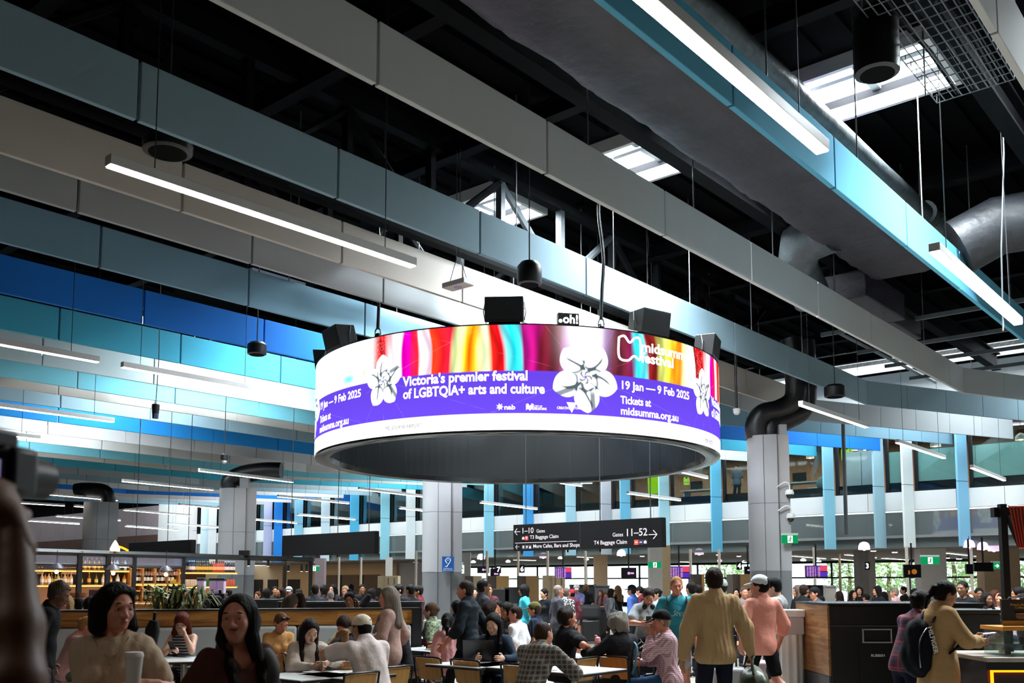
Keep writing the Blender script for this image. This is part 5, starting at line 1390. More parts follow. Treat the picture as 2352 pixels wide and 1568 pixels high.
pts = [at_y(262 + 35 * k / 8, 1253 + 13 * (k / 8) ** 1.7, 31) for k in range(9)]
o = MB().tube(pts, 0.035, 6).build('neon_arc', glow('neon_orange', '#ff7a10', 5)); tag(o, 'orange neon arc glowing behind the far square column', 'neon light')
area('bar_light', bar_pt(0.45, 2.3, 1.2), (0, 0, BRZ), 9, 0.6, 45, (1, 0.72, 0.45))

# ================================================================ booth bench
ba, bb = at_y(112, 1338, 12.6), at_y(969, 1338, 13.9); bdv = (bb - ba); BL2 = bdv.length; BR2 = math.atan2(bdv.y, bdv.x); ba.z = 0
bench = thing('booth_bench', 'long booth bench with timber back and pale grey cushions', 'bench', ba, BR2)
plank = wood('booth_timber', '#8a5220', '#d2984a', (0.8, 10, 10), 0.4, plank=(1.5, 0.115))
MB().box2((0, 0.02, 1.06), (BL2 - 0.14, 0.3, 1.27)).build('timber_back', plank, bench)
MB().box2((0, 0.0, 1.27), (BL2, 0.32, 1.29)).box2((BL2 - 0.14, -0.02, 0), (BL2, 0.32, 1.28)).build('black_edge', black_metal, bench)
MB().box2((0, 0.1, 0), (BL2 - 0.1, 0.3, 1.06)).build('carcass', black_metal, bench)
cush = mat('cushion_grey', '#b6bcbd', 0.75, noise=0.06, bump=0.1, bscale=200); n = 6
for k in range(n):
    a = k * (BL2 - 0.15) / n; e = (k + 1) * (BL2 - 0.15) / n
    MB().box2((a + 0.006, -0.06, 0.5), (e - 0.006, 0.1, 1.05)).build('back_cushion', cush, bench, bevel=0.035, smooth=True)
    MB().box2((a + 0.006, -0.52, 0.33), (e - 0.006, -0.05, 0.47)).build('seat_cushion', cush, bench, bevel=0.03, smooth=True)
MB().box2((0, -0.46, 0), (BL2 - 0.15, 0.1, 0.33)).build('seat_base', dkblack, bench)
# planter behind the booth
pc = at_y(408, 1404, 13.6); t = thing('spider_plant', 'variegated plant with long arching leaves on the booth back', 'potted plant', (pc.x, pc.y, 1.0))
MB().box((0, 0, 0.12), (0.9, 0.22, 0.24)).build('trough', dkblack, t)
rg = random.Random(11)
lg = [mat('leaf_green', '#3c5a2a', 0.5, noise=0.3), mat('leaf_pale', '#b9c79a', 0.5, noise=0.25), mat('leaf_lime', '#7d8f2a', 0.5, noise=0.2)]
ms = [MB(), MB(), MB()]
for i in range(74):
    x = rg.uniform(-0.33, 0.33); a = rg.uniform(0, 6.28); L = rg.uniform(0.2, 0.52); up = rg.uniform(0.12, 0.36)
    d = Vector((math.cos(a) * 1.1, math.sin(a) * 0.5, 0)); s = Vector((-d.y, d.x, 0)).normalized() * rg.uniform(0.012, 0.028)
    P = [Vector((x, 0, 0.22)), Vector((x, 0, 0.22)) + d * L * 0.3 + Vector((0, 0, up)), Vector((x, 0, 0.22)) + d * L * 0.65 + Vector((0, 0, up * 1.15)), Vector((x, 0, 0.22)) + d * L + Vector((0, 0, up * 0.45))]
    if i == 3: P = [Vector((x, 0, .22)), Vector((x + .05, 0, .5)), Vector((x + .15, 0, .62)), Vector((x + .3, 0, .66))]
    v = []
    for j, p in enumerate(P):
        w_ = (0.6, 1.2, 1, 0.1)[j]; v += [p - s * w_, p + Vector((0, 0, 0.006)), p + s * w_]
    f = []
    for j in range(3):
        b0 = j * 3; f += [(b0, b0 + 1, b0 + 4, b0 + 3), (b0 + 1, b0 + 2, b0 + 5, b0 + 4)]
    ms[(0, 1, 0, 1, 2)[i % 5]].add(v, f)
for m, k in zip(ms, lg): m.build('leaves', k, t, smooth=True)

# ================================================================ recycling station, pedestal, counters
rs = thing('recycling_station', 'black rubbish bin station with a timber side panel', 'bin station', (4.5, 11.3, 0))
MB().box2((-0.76, 0.0, 0.0), (1.05, 1.25, 1.385)).build('cabinet', mat('bin_black', '#0d0d0e', 0.35, noise=0.15), rs, bevel=0.008)
MB().box2((-0.785, 0.02, 0.56), (-0.75, 1.27, 1.39)).build('timber_side', wood('bin_timber', '#7a4c22', '#b98850', (8, 1, 9), 0.45, plank=(3, 0.14), axis=2), rs)
MB().box2((-0.785, 0.02, 0.0), (-0.75, 1.27, 0.555)).build('plinth', mat('plinth_grey', '#2c2f33', 0.5, noise=0.1), rs)
MB().box2((-0.79, -0.02, 1.385), (1.07, 1.28, 1.41)).build('worktop', mat('bin_top', '#1d1d1e', 0.25, noise=0.1), rs)
MB().box2((-0.76, -0.02, 1.14), (1.05, -0.005, 1.15)).build('shadow_gap', seam_mat, rs)
for k, x in enumerate((-0.22, 0.62)):
    m = MB(); w_, h_ = 0.33, 0.15
    z = 1.03
    m.box((x, -0.012, z + h_ / 2), (w_ + 0.02, 0.02, 0.014)); m.box((x, -0.012, z - h_ / 2), (w_ + 0.02, 0.02, 0.014)); m.box((x - w_ / 2, -0.012, z), (0.014, 0.02, h_)); m.box((x + w_ / 2, -0.012, z), (0.014, 0.02, h_))
    m.build('slot_frame', mat('slot_frame', '#a9a9ac', 0.35, metal=0.4, noise=0.05), rs)
    MB().box((x, -0.004, z), (w_, 0.006, h_)).build('slot', mat('slot_void', '#020202', 0.9, noise=0.1), rs)
    MB().box((x, -0.008, 0.62), (0.42, 0.012, 0.66)).build('flap_door', mat('bin_door', '#141415', 0.3, noise=0.1), rs, bevel=0.004)
    m = MB(); vs, fs = text_mb('RUBBISH' if k == 0 else 'RECYCLING', 0.042, 0.008, 'CENTER'); on_plate(m, vs, fs, Matrix.Translation((x, -0.017, 0.79)) @ Matrix.Rotation(math.pi / 2, 4, 'X')); m.build('lettering', sign_w, rs)
t = thing('white_pedestal', 'white fluted pedestal beside the timber bin side', 'pedestal', at_y(1813, 1338, 12.3)); t.location.z = 0
m = MB(); poly = []
for k in range(48):
    a = 2 * math.pi * k / 48; r_ = 0.145 + 0.012 * math.cos(a * 9); poly.append((r_ * math.cos(a) * 0.95, r_ * math.sin(a)))
m.prism(poly, 1.0, Matrix.Translation((0, 0, 0.0))); m.build('fluted_body', white_paint, t, smooth=True)
MB().box((0, 0, 1.11), (0.27, 0.27, 0.22)).build('collar', mat('collar_grey', '#aeb0b2', 0.5, noise=0.05), t, bevel=0.01)
MB().box((0, 0, 1.265), (0.3, 0.3, 0.09)).build('cap', white_paint, t, bevel=0.01)
t = desk(2192, 2298, 1400, 10.2, 0.6, dkblack, 'black counter beside the trench coat woman', nm='black_counter', cat='counter')
t = desk(2262, 2312, 1424, 11.2, 0.4, mat('counter_grey', '#5d6163', 0.5, noise=0.1), 'low grey counter end near the coffee stand', nm='grey_counter', cat='counter')
# coffee stand
cs = thing('coffee_stand', 'coffee stand with orange light edge and pale worktop', 'food stand', at_y(2262, 1338, 8.8)); cs.location.z = 0
MB().box2((0.02, 0.08, 0), (1.6, 0.9, 0.9)).build('front', mat('stand_dark', '#1c0d06', 0.5, noise=0.2), cs)
MB().box2((-0.02, 0.0, 0.93), (1.65, 0.95, 0.97)).build('worktop', mat('stand_top', '#b3a89c', 0.35, noise=0.25, nscale=5), cs, bevel=0.006)
MB().box2((-0.02, 0.01, 0.86), (1.65, 0.9, 0.93)).build('edge_band', black_metal, cs)
MB().box2((0.05, 0.05, 0.835), (1.6, 0.08, 0.85)).box2((0.05, 0.05, 0), (0.065, 0.08, 0.84)).build('orange_light', glow('stand_orange', '#ff6a08', 6), cs)
cz = thing('display_case', 'glass cake display case on the coffee stand', 'display case', at_y(2309, 1505, 9.0)); cz.location.z = 0.97
MB().box2((0, 0, 0), (0.9, 0.4, 0.235)).build('glass_box', glass('case_glass', '#bfe0d8', 0.12, (0.85, 0.95, 0.92), haze=0.08), cs if False else cz)
MB().box2((-0.02, -0.02, 0.235), (0.92, 0.42, 0.27)).build('yellow_lid', mat('case_yellow', '#d08a18', 0.5, noise=0.1), cz, bevel=0.004)
MB().box2((0.02, 0.05, 0.1), (0.88, 0.36, 0.11)).build('shelf', chrome, cz)
for i in range(4):
    t = thing('cake', 'small cake inside the glass display case', 'cake', cz.location + Vector((0.1 + 0.2 * i, 0.2, 0.112 if i % 2 else 0.005)), 0, 'cakes in the case')
    MB().lathe([(0.05, 0), (0.055, 0.05), (0.03, 0.065)], 14).build('sponge', mat('cake_%d' % (i % 2), '#6b4020' if i % 2 else '#d0c0a8', 0.7, noise=0.2), t, smooth=True)
t = thing('coffee_poster', 'dark coffee advert board above the display case', 'advert board', at_y(2327, 1440, 9.05)); t.location.z = 1.245
MB().box((0.06, 0, 0.13), (0.33, 0.03, 0.24)).build('board', mat('coffee_board', '#2c1c14', 0.5, noise=0.3, nscale=10), t)
MB().box((0.06, -0.017, 0.025), (0.33, 0.004, 0.05)).build('yellow_base', mat('case_yellow', '#d08a18'), t)
MB().sphere((0.07, -0.02, 0.095), (0.055, 0.012, 0.03), 14, 8).build('cup_picture', mat('cup_brown', '#7a4a24', 0.5, noise=0.2), t)
MB().lathe([(0.05, 0), (0.05, 0.004)], 16, (0.07, -0.02, 0.115)).build('cup_rim', mat('cup_foam', '#d9b48a', 0.5, noise=0.1), t)
m = MB()
for s, z in (('French Blend', 0.19), ('Coffee', 0.163)):
    vs, fs = text_mb(s, 0.032, 0.01, 'CENTER'); on_plate(m, vs, fs, Matrix.Translation((0.06, -0.018, z)) @ Matrix.Rotation(math.pi / 2, 4, 'X'))
m.build('lettering', mat('letter_gold', '#d89a2c', 0.5, noise=0.05), t)
MB().tube([(-0.03, 0, 0.25), (-0.02, 0, 0.27), (0.13, 0, 0.27), (0.14, 0, 0.25)], 0.008, 6).build('clip', chrome, t)
post = thing('stand_canopy', 'black posts carrying a red slatted screen by the coffee stand', 'canopy', at_y(2310, 1338, 9.6)); post.location.z = 0
MB().box((0, 0, 1.22), (0.065, 0.065, 2.44)).build('post', black_metal, post); MB().box((0.3, 0.05, 2.36), (0.75, 0.08, 0.1)).build('beam', black_metal, post)
MB().tube([(0.05, 0, 2.32), (0.16, 0, 2.02)], 0.03, 4).build('brace', black_metal, post)
redm = mat('slat_red', '#b8321e', 0.5, noise=0.1)
for k in range(9):
    MB().tube([(0.06 + 0.035 * k, -0.03, 2.42), (0.115 + 0.024 * k, -0.06, 2.0)], 0.008, 4).build('slat', redm, post)
MB().tube([(0.115, -0.06, 2.0), (0.4, -0.06, 2.0)], 0.01, 4).tube([(0.05, -0.03, 2.42), (0.4, -0.03, 2.42)], 0.01, 4).build('rail', redm, post)
m = MB(); m.quad((0.07, -0.02, 2.41), (0.4, -0.02, 2.41), (0.4, -0.05, 2.01), (0.12, -0.05, 2.01)); m.build('backing', mat('slat_back', '#6e3a34', 0.6, noise=0.2), post)

# ================================================================ chairs and tables
ply = wood('chair_ply', '#a8793f', '#c99a58', (9, 1, 1), 0.4); plyo = wood('chair_orange', '#a85f1c', '#c97a2c', (9, 1, 1), 0.35)
tube_m = mat('chair_tube', '#141318', 0.3, metal=0.5, noise=0.1)
def make_chair(m, label):
    t = thing('dining_chair', label, 'chair', (0, 0, -6))
    mm = MB(); N = 9
    for th_ in (0, 1):
        for i in range(N):
            for j in range(N):
                x = -0.2 + 0.4 * i / (N - 1); y = -0.19 + 0.4 * j / (N - 1)
                mm.v.append((x * (0.94 + 0.06 * j / 8), y, 0.45 - 0.018 * math.cos(x * 7) + 0.02 - (0.03 * max(0, (j - 6) / 2) ** 2) - 0.012 * th_))
    for i in range(N - 1):
        for j in range(N - 1):
            a = i * N + j; mm.f += [(a, a + N, a + N + 1, a + 1), (a + 81, a + 82, a + 81 + N + 1, a + 81 + N)]
    for k in range(N - 1):
        for (p, q_) in ((k, k + 1), ((N - 1) * N + k + 1, (N - 1) * N + k), (k * N + N, k * N), (k * N + N - 1, k * N + 2 * N - 1)): mm.f.append((p, q_, q_ + 81, p + 81))
    mm.build('seat', m, t, smooth=True)
    mm = MB()
    for th_ in (0, 1):
        for i in range(N):
            for j in range(N):
                x = -0.195 + 0.39 * i / (N - 1); f = j / (N - 1); z = 0.55 + 0.245 * f
                x *= 0.9 + 0.1 * f
                mm.v.append((x, -0.21 - 0.055 * f + 0.02 * (abs(x) / 0.2) ** 2 - 0.012 * th_, z))
    for i in range(N - 1):
        for j in range(N - 1):
            a = i * N + j; mm.f += [(a, a + 1, a + N + 1, a + N), (a + 81, a + 81 + N, a + 81 + N + 1, a + 82)]
    for k in range(N - 1):
        for (p, q_) in ((k, k + 1), ((N - 1) * N + k + 1, (N - 1) * N + k), (k * N + N, k * N), (k * N + N - 1, k * N + 2 * N - 1)): mm.f.append((q_, p, p + 81, q_ + 81))
    mm.build('backrest', m, t, smooth=True)
    MB().tube(curve([(-0.215, -0.2, 0.46), (-0.215, -0.255, 0.76), (-0.19, -0.27, 0.805), (0, -0.285, 0.81), (0.19, -0.27, 0.805), (0.215, -0.255, 0.76), (0.215, -0.2, 0.46)], 4), 0.011, 8).build('back_frame', tube_m, t, smooth=True)
    for sx in (-1, 1):
        MB().tube([(sx * 0.215, -0.2, 0.47), (sx * 0.225, -0.25, 0)], 0.011, 8).build('leg', tube_m, t, smooth=True)
        MB().tube([(sx * 0.2, -0.2, 0.43), (sx * 0.2, 0.19, 0.43), (sx * 0.22, 0.22, 0)], 0.011, 8).build('leg', tube_m, t, smooth=True)
    return t
CH = {'p': make_chair(ply, 'x'), 'o': make_chair(plyo, 'x')}
GA, GB = math.radians(-40.3), math.radians(49.7)
def chair(u, Y, rz, lab, k='p'):
    c = at_y(u, 1338, Y); c.z = 0
    return copy_tree(CH[k], c + Vector((math.sin(-rz) * 0.27, math.cos(rz) * 0.27, 0)), rz, lab, 'plywood dining chairs')
chair(836, 9.1, GB, 'plywood chair back beside the table of the cap man, the closer one')
chair(916, 9.75, GB, 'plywood chair that the white capped man sits on', 'p')
chair(981, 11.0, GA, 'empty plywood chair before the table with the red rucksack')
chair(1067, 10.6, GA, 'empty plywood chair in front of the open laptop')
chair(1185, 10.0, GA, 'plywood chair of the checked shirt man')
chair(1012, 13.3, math.radians(150), 'small plywood chair turned sideways at the red rucksack table')
chair(1402, 11.1, GA, 'orange toned plywood chair at the near white table corner', 'o')
chair(1449, 11.6, GB, 'plywood chair of the curly grey haired person')
chair(1556, 11.3, math.radians(75), 'plywood chair of the man resting his chin on his hand')
chair(1202, 15.6, math.radians(60), 'plywood chair of the white tee shirt person with pale legs')
chair(1226, 17.4, math.radians(40), 'plywood chair of the olive cap person')
chair(356, 10.6, GA, 'plywood chair half hidden by the beige top woman')
chair(780, 12.0, math.radians(60), 'plywood chair of the person bent forward in black')
chair(2265, 11.7, math.radians(-20), 'plywood chair at the coffee stand')
chair(655, 11.6, math.radians(-70), 'plywood chair edge behind the cream hoodie girl')
chair(1350, 10.9, GB, 'plywood chair tucked under the near white table')
for t in CH.values(): hide_kind(t)
ttop = mat('table_white', '#d8dcdc', 0.3, noise=0.05); tedge = mat('table_edge', '#100d14', 0.4, noise=0.1)
def table(u, v, lab, s=0.72, rz=GB, sy=None):
    Y = 0.91 * 2200 / (v - 1338); c = at_y(u, 1338, Y); c.z = 0; sy = sy or s
    t = thing('cafe_table', lab, 'table', c, rz)
    MB().box((0, 0, 0.737), (s - 0.004, sy - 0.004, 0.008)).build('tabletop', ttop, t)
    MB().box((0, 0, 0.72), (s, sy, 0.026)).build('edge_board', tedge, t, bevel=0.003)
    MB().tube([(0, 0, 0.02), (0, 0, 0.71)], 0.035, 12).build('column_leg', chrome, t, smooth=True)
    MB().box((0, 0, 0.012), (0.42, 0.42, 0.022)).build('floor_plate', black_metal, t, bevel=0.004)
    return t
T1 = table(712, 1547, 'white cafe table in front of the cream hoodie girl', 0.78); T1b = table(800, 1544.5, 'white cafe table with the food tray', 0.7)
T2 = table(428, 1511, 'white cafe table of the red haired woman', 0.8, BR2); T3 = table(988, 1488, 'white cafe table with the red rucksack', 0.75); T3b = table(1040, 1490, 'white cafe table behind the laptop table', 0.6)
T4 = table(1092, 1521, 'white cafe table with the laptop', 0.8, GB); T4b = table(1160, 1524, 'white cafe table beside the laptop table', 0.7, GB)
T5 = table(1340, 1502, 'white cafe table with pink bottle and orange cup', 0.85); T6 = table(1318, 1534, 'white cafe table under the checked shirt man', 0.8); T7 = table(990, 1462, 'far white cafe table with the illustrated carrier bag', 0.7)
T8 = table(640, 1499, 'white cafe table of the tan top woman', 0.6, BR2)
def on_t(T, dx, dy, z=0.742):
    return T.matrix_basis @ Vector((dx, dy, z)) if False else Vector((T.location.x + dx, T.location.y + dy, z))
# ================================================================ people: distance fields meshed into continuous bodies
def nrm(v):
    v = np.asarray(v, float); return v / max(1e-9, np.linalg.norm(v))
def rotm(ax, deg):
    return np.array(Matrix.Rotation(math.radians(deg), 3, ax))
def smin(a, b, k):
    h = np.clip(0.5 + 0.5 * (b - a) / k, 0, 1)
    return b + (a - b) * h - k * h * (1 - h)
class SDF:
    """prims: ('c', a, b, r1, r2, k) tapered capsule, ('e', c, radii, R, k) ellipsoid; k blends; negative flag carves"""
    def __init__(s): s.p = []
    def c(s, a, b, r1, r2=None, k=0.03, neg=False):
        s.p.append(('c', np.asarray(a, float), np.asarray(b, float), r1, r1 if r2 is None else r2, k, neg)); return s
    def e(s, c, r, R=None, k=0.03, neg=False):
        s.p.append(('e', np.asarray(c, float), np.asarray(r, float), np.eye(3) if R is None else R, 0, k, neg)); return s
    def bounds(s):
        lo = np.full(3, 1e9); hi = -lo
        for p in s.p:
            if p[6]: continue
            if p[0] == 'c':
                r = max(p[3], p[4]); lo = np.minimum(lo, np.minimum(p[1], p[2]) - r); hi = np.maximum(hi, np.maximum(p[1], p[2]) + r)
            else:
                r = p[2].max(); lo = np.minimum(lo, p[1] - r); hi = np.maximum(hi, p[1] + r)
        return lo, hi
    def grow(s, d):
        q = SDF()
        for p in s.p:
            q.p.append((p[0], p[1], p[2], p[3] + d, p[4] + d, p[5], p[6]) if p[0] == 'c' else (p[0], p[1], p[2] + d, p[3], 0, p[5], p[6]))
        return q
def field(sd, h, lo=None, hi=None, planes=(), wr=0.0, seed=0):
    a, b2 = sd.bounds()
    if lo is not None: a = np.maximum(a, lo)
    if hi is not None: b2 = np.minimum(b2, hi)
    a = a - 2.5 * h; n = np.ceil((b2 - a) / h).astype(int) + 3
    ax = [a[i] + h * np.arange(n[i]) for i in range(3)]
    F = np.full(tuple(n), 0.5, np.float32)
    for p in sd.p:
        if p[0] == 'c': r = max(p[3], p[4]); l = np.minimum(p[1], p[2]) - r; u = np.maximum(p[1], p[2]) + r
        else: r = p[2].max(); l = p[1] - r; u = p[1] + r
        m = p[5] + 3 * h
        i0 = np.clip(((l - m - a) / h).astype(int), 0, n); i1 = np.clip(((u + m - a) / h).astype(int) + 2, 0, n)
        if np.any(i1 <= i0): continue
        X = ax[0][i0[0]:i1[0], None, None]; Y = ax[1][None, i0[1]:i1[1], None]; Z = ax[2][None, None, i0[2]:i1[2]]
        if p[0] == 'c':
            d = p[2] - p[1]; L = max(1e-12, d @ d)
            dx, dy, dz = X - p[1][0], Y - p[1][1], Z - p[1][2]
            t = np.clip((dx * d[0] + dy * d[1] + dz * d[2]) / L, 0, 1)
            D = np.sqrt((dx - t * d[0]) ** 2 + (dy - t * d[1]) ** 2 + (dz - t * d[2]) ** 2) - (p[3] + (p[4] - p[3]) * t)
        else:
            R = p[3]; dx, dy, dz = X - p[1][0], Y - p[1][1], Z - p[1][2]
            q = [dx * R[0, k] + dy * R[1, k] + dz * R[2, k] for k in range(3)]
            k0 = np.sqrt(sum((q[k] / p[2][k]) ** 2 for k in range(3))); k1 = np.sqrt(sum((q[k] / p[2][k] ** 2) ** 2 for k in range(3)))
            D = k0 * (k0 - 1) / np.maximum(k1, 1e-6)
        S = F[i0[0]:i1[0], i0[1]:i1[1], i0[2]:i1[2]]; k = p[5]
        if p[6]:
            hh = np.clip(0.5 + 0.5 * (-D - S) / k, 0, 1) if k else (-D > S); S[...] = S + (-D - S) * hh + k * hh * (1 - hh)
        else:
            hh = np.clip(0.5 + 0.5 * (S - D) / k, 0, 1); S[...] = S + (D - S) * hh - k * hh * (1 - hh)
    if wr:
        g = np.random.default_rng(seed)
        for k in range(4):
            d = g.normal(size=3) * (14 + 11 * k); d[2] *= 0.6; ph = g.random() * 6.28
            F += (wr / (1 + 0.5 * k) * np.sin(ax[0][:, None, None] * d[0] + ax[1][None, :, None] * d[1] + ax[2][None, None, :] * d[2] + ph)).astype(np.float32)
    for (pt, nn) in planes:       # keep the side the normal points to
        pt = np.asarray(pt, float); nn = nrm(nn)
        D = -((ax[0][:, None, None] - pt[0]) * nn[0] + (ax[1][None, :, None] - pt[1]) * nn[1] + (ax[2][None, None, :] - pt[2]) * nn[2])
        F = np.maximum(F, D.astype(np.float32))
    return F, a
def nets(F, a, h):
    s = F < 0
    n = np.array(F.shape); idx = -np.ones(tuple(n - 1), np.int64)
    cs = np.zeros(tuple(n - 1), np.int8)
    for i in (0, 1):
        for j in (0, 1):
            for k in (0, 1):
                cs += s[i:n[0] - 1 + i, j:n[1] - 1 + j, k:n[2] - 1 + k]
    act = (cs > 0) & (cs < 8)
    I = np.argwhere(act)
    if len(I) == 0: return np.zeros((0, 3)), np.zeros((0, 4), int)
    idx[act] = np.arange(len(I))
    acc = np.zeros((len(I), 3)); cnt = np.zeros(len(I))
    for axis in range(3):
        o = [x for x in range(3) if x != axis]
        for u in (0, 1):
            for v in (0, 1):
                A = I.copy(); A[:, o[0]] += u; A[:, o[1]] += v; B = A.copy(); B[:, axis] += 1
                fa = F[A[:, 0], A[:, 1], A[:, 2]]; fb = F[B[:, 0], B[:, 1], B[:, 2]]
                m = (fa < 0) != (fb < 0); t = np.where(m, fa / np.where(m, fa - fb, 1), 0)
                P = A.astype(float); P[:, axis] += t
                acc[m] += P[m]; cnt[m] += 1
    V = a + h * acc / cnt[:, None]
    Q = []
    for axis in range(3):
        o = [(axis + 1) % 3, (axis + 2) % 3]
        sl = [slice(1, -1)] * 3; sl[axis] = slice(0, n[axis] - 1)
        A = s[tuple(sl)]; sl2 = list(sl); sl2[axis] = slice(1, n[axis]); B = s[tuple(sl2)]
        C = np.argwhere(A != B)
        if len(C) == 0: continue
        flip = A[C[:, 0], C[:, 1], C[:, 2]]
        C = C + np.array([0 if x == axis else 1 for x in range(3)])
        def g(d0, d1):
            D = C.copy(); D[:, o[0]] += d0; D[:, o[1]] += d1; return idx[D[:, 0], D[:, 1], D[:, 2]]
        q = np.stack([g(-1, -1), g(0, -1), g(0, 0), g(-1, 0)], 1)
        q[~flip] = q[~flip][:, ::-1]
        Q.append(q)
    return V, np.concatenate(Q)
def mesh_of(chunks, name):
    Vs, Fs, n = [], [], 0
    for V, Fq in chunks:
        Vs.append(V); Fs.append(Fq + n); n += len(V)
    me = bpy.data.meshes.new(name)
    fast_mesh(me, np.concatenate(Vs), np.concatenate(Fs))
    me.polygons.foreach_set('use_smooth', [True] * len(me.polygons))
    return me
def add_obj(name, me, m, parent, label=None):
    me.materials.append(m); o = bpy.data.objects.new(name, me); COL.objects.link(o); o.parent = parent
    if label: o['label'] = label
    return o
def solid(name, sd, h, m, parent, planes=(), wr=0.0, seed=0, label=None):
    F, a = field(sd, h, planes=planes, wr=wr, seed=seed); V, Q = nets(F, a, h)
    if len(V) == 0: return None
    return add_obj(name, mesh_of([(V, Q)], name), m, parent, label)
def ik(a, t, l1, l2, pole):
    d = t - a; L = np.linalg.norm(d); mx = (l1 + l2) * 0.995
    if L > mx: t = a + d / L * mx; d = t - a; L = mx
    u = d / L; x = (l1 * l1 - l2 * l2 + L * L) / (2 * L); y = math.sqrt(max(0, l1 * l1 - x * x))
    p = np.asarray(pole, float); p = nrm(p - (p @ u) * u)
    return a + u * x + p * y, t
SKIN = {'fair': '#c98f72', 'pale': '#d3a58c', 'tan': '#a8714f', 'olive': '#b08058', 'brown': '#6b432c', 'dark': '#43291c', 'rosy': '#c58168'}
def skin(k): return mat('skin_' + k, SKIN[k], 0.5, noise=0.12, nscale=18, bump=0.05, bscale=250)
def hairm(c): return mat('hair_' + c[1:], c, 0.6, spec=0.12, noise=0.45, nscale=7, bump=0.9, bscale=70, stretch=(1, 1, 0.12))
def cloth(c, nm=''): return mat('cloth_' + c[1:] + nm, c, 0.88, noise=0.12, nscale=5, bump=0.55, bscale=16, spec=0.15)
def person(label, u, Y, rz, H=1.68, sit=False, lean=0, twist=0, side=0, head=(0, 0, 0), hands=(None, None), poles=(None, None), feet=(None, None), w=1.0, fem=False, sk='fair',
           hair=('short', '#2a1c14'), top=('#888888', 'short'), bottom=('pants', '#22252c'), cap=None, res=1.0, grip=(0.5, 0.5), shoes='#1c1c1e', dz=0.0, hem=None, glasses=False, group=None, x=None, coat=False, face=True, bend=0.0, open_=None, hdir=(None, None), collar=None):
    s = H / 1.75; w = w * 0.87 if w > 0 else w
    c = at_y(u, 1338, Y)
    root = thing('person', label, 'person', (c.x if x is None else x, Y, 0), math.radians(rz), group)
    P = np.array([0, 0, (0.935 * s if not sit else 0.555) + dz])
    R1 = rotm('Y', side) @ rotm('Z', twist * 0.3) @ rotm('X', -lean)
    R2 = rotm('Z', twist) @ R1 @ rotm('X', -bend) if True else R1
    f1 = lambda x_, y_, z_: P + R1 @ (np.array([x_, y_, z_]) * s)
    waist = f1(0, 0, 0.2)
    f2 = lambda x_, y_, z_: waist + R2 @ (np.array([x_, y_, z_ - 0.2]) * s)
    neck = f2(0, -0.012, 0.52); sw = 0.166 * (0.9 if fem else 1.03) * (0.75 + 0.25 * w)
    sh = [f2(-sw, -0.01, 0.455), f2(sw, -0.01, 0.455)]
    RH = R2 @ rotm('Z', head[0]) @ rotm('X', -head[1] + lean * 0.55 + bend * 0.5) @ rotm('Y', head[2])
    hc = neck + R2 @ (np.array([0, 0.012, 0.045]) * s) + RH @ (np.array([0, 0.022, 0.105]) * s)
    hs = 0.5 * s + 0.5
    fh = lambda x_, y_, z_: hc + RH @ (np.array([x_, y_, z_]) * hs)
    B = SDF()
    tor = SDF()
    tor.e(f1(0, -0.005, 0.0), np.array([0.163 * w, 0.118 * w, 0.135]) * s, R1, 0.06)
    tor.e(f1(0, 0.0, 0.17), np.array([(0.135 if fem else 0.145) * w, 0.1 * w, 0.15]) * s, R1, 0.08)
    tor.e(f2(0, 0.0, 0.345), np.array([0.158 * (0.6 + 0.4 * w), 0.108 * w, 0.17]) * s, R2, 0.07)
    tor.c(f2(-sw * 0.85, -0.012, 0.44), f2(sw * 0.85, -0.012, 0.44), 0.056 * s, None, 0.06)
    if fem:
        for k in (-1, 1): tor.e(f2(0.066 * k, 0.085 * w, 0.31), np.array([0.06, 0.055, 0.062]) * s * (0.5 + 0.5 * w), R2, 0.03)
    tor.c(f2(0, -0.015, 0.44), neck + R2 @ np.array([0, 0, 0.01]), 0.085 * s, 0.056 * s, 0.05)
    B.p += tor.p
    arms = []; wr_ = []; el = []
    for i, k in ((0, -1), (1, 1)):
        l1, l2 = 0.29 * s, 0.255 * s
        t = hands[i]
        t = (P * 0 + np.array([k * (0.225 * (0.7 + 0.3 * w)), 0.05, sh[i][2] - 0.52 * s])) if t is None else np.asarray(t, float)
        e_, t = ik(sh[i], t, l1, l2, poles[i] if poles[i] is not None else (k * 0.45, -1, -0.25))
        el.append(e_); wr_.append(t)
        ww = 0.6 + 0.4 * w
        a = SDF(); a.c(sh[i], e_, 0.052 * s * ww, 0.041 * s * ww, 0.04).c(e_, e_ + (t - e_) * 0.35, 0.041 * s * ww, 0.04 * s * ww, 0.02).c(e_ + (t - e_) * 0.35, t, 0.04 * s * ww, 0.026 * s, 0.02)
        arms.append(a); B.p += a.p
    hips = [f1(-0.088 * w ** 0.5, 0, -0.02), f1(0.088 * w ** 0.5, 0, -0.02)]; legs = []; kn = []; an = []
    for i, k in ((0, -1), (1, 1)):
        l1, l2 = 0.43 * s, 0.41 * s
        ft = feet[i]
        if ft is None: ft = np.array([k * 0.1, (0.0 if not sit else 0.42 * s), 0.09 * s])
        kk, ft = ik(hips[i], np.asarray(ft, float), l1, l2, (k * 0.12, 1, 0.35 if sit else 0.0))
        kn.append(kk); an.append(ft)
        a = SDF(); a.c(hips[i], kk, 0.083 * s * w ** 0.7, 0.055 * s, 0.05).c(kk, kk + (ft - kk) * 0.35, 0.055 * s, 0.056 * s, 0.03).c(kk + (ft - kk) * 0.35, ft, 0.056 * s, 0.036 * s, 0.03)
        legs.append(a); B.p += a.p
        fd = nrm(np.array([k * 0.15, 1, 0])); B.c(ft - np.array([0, 0, 0.045 * s]) - fd * 0.03, ft + fd * 0.13 * s - np.array([0, 0, 0.06 * s]), 0.036 * s, 0.026 * s, 0.03)
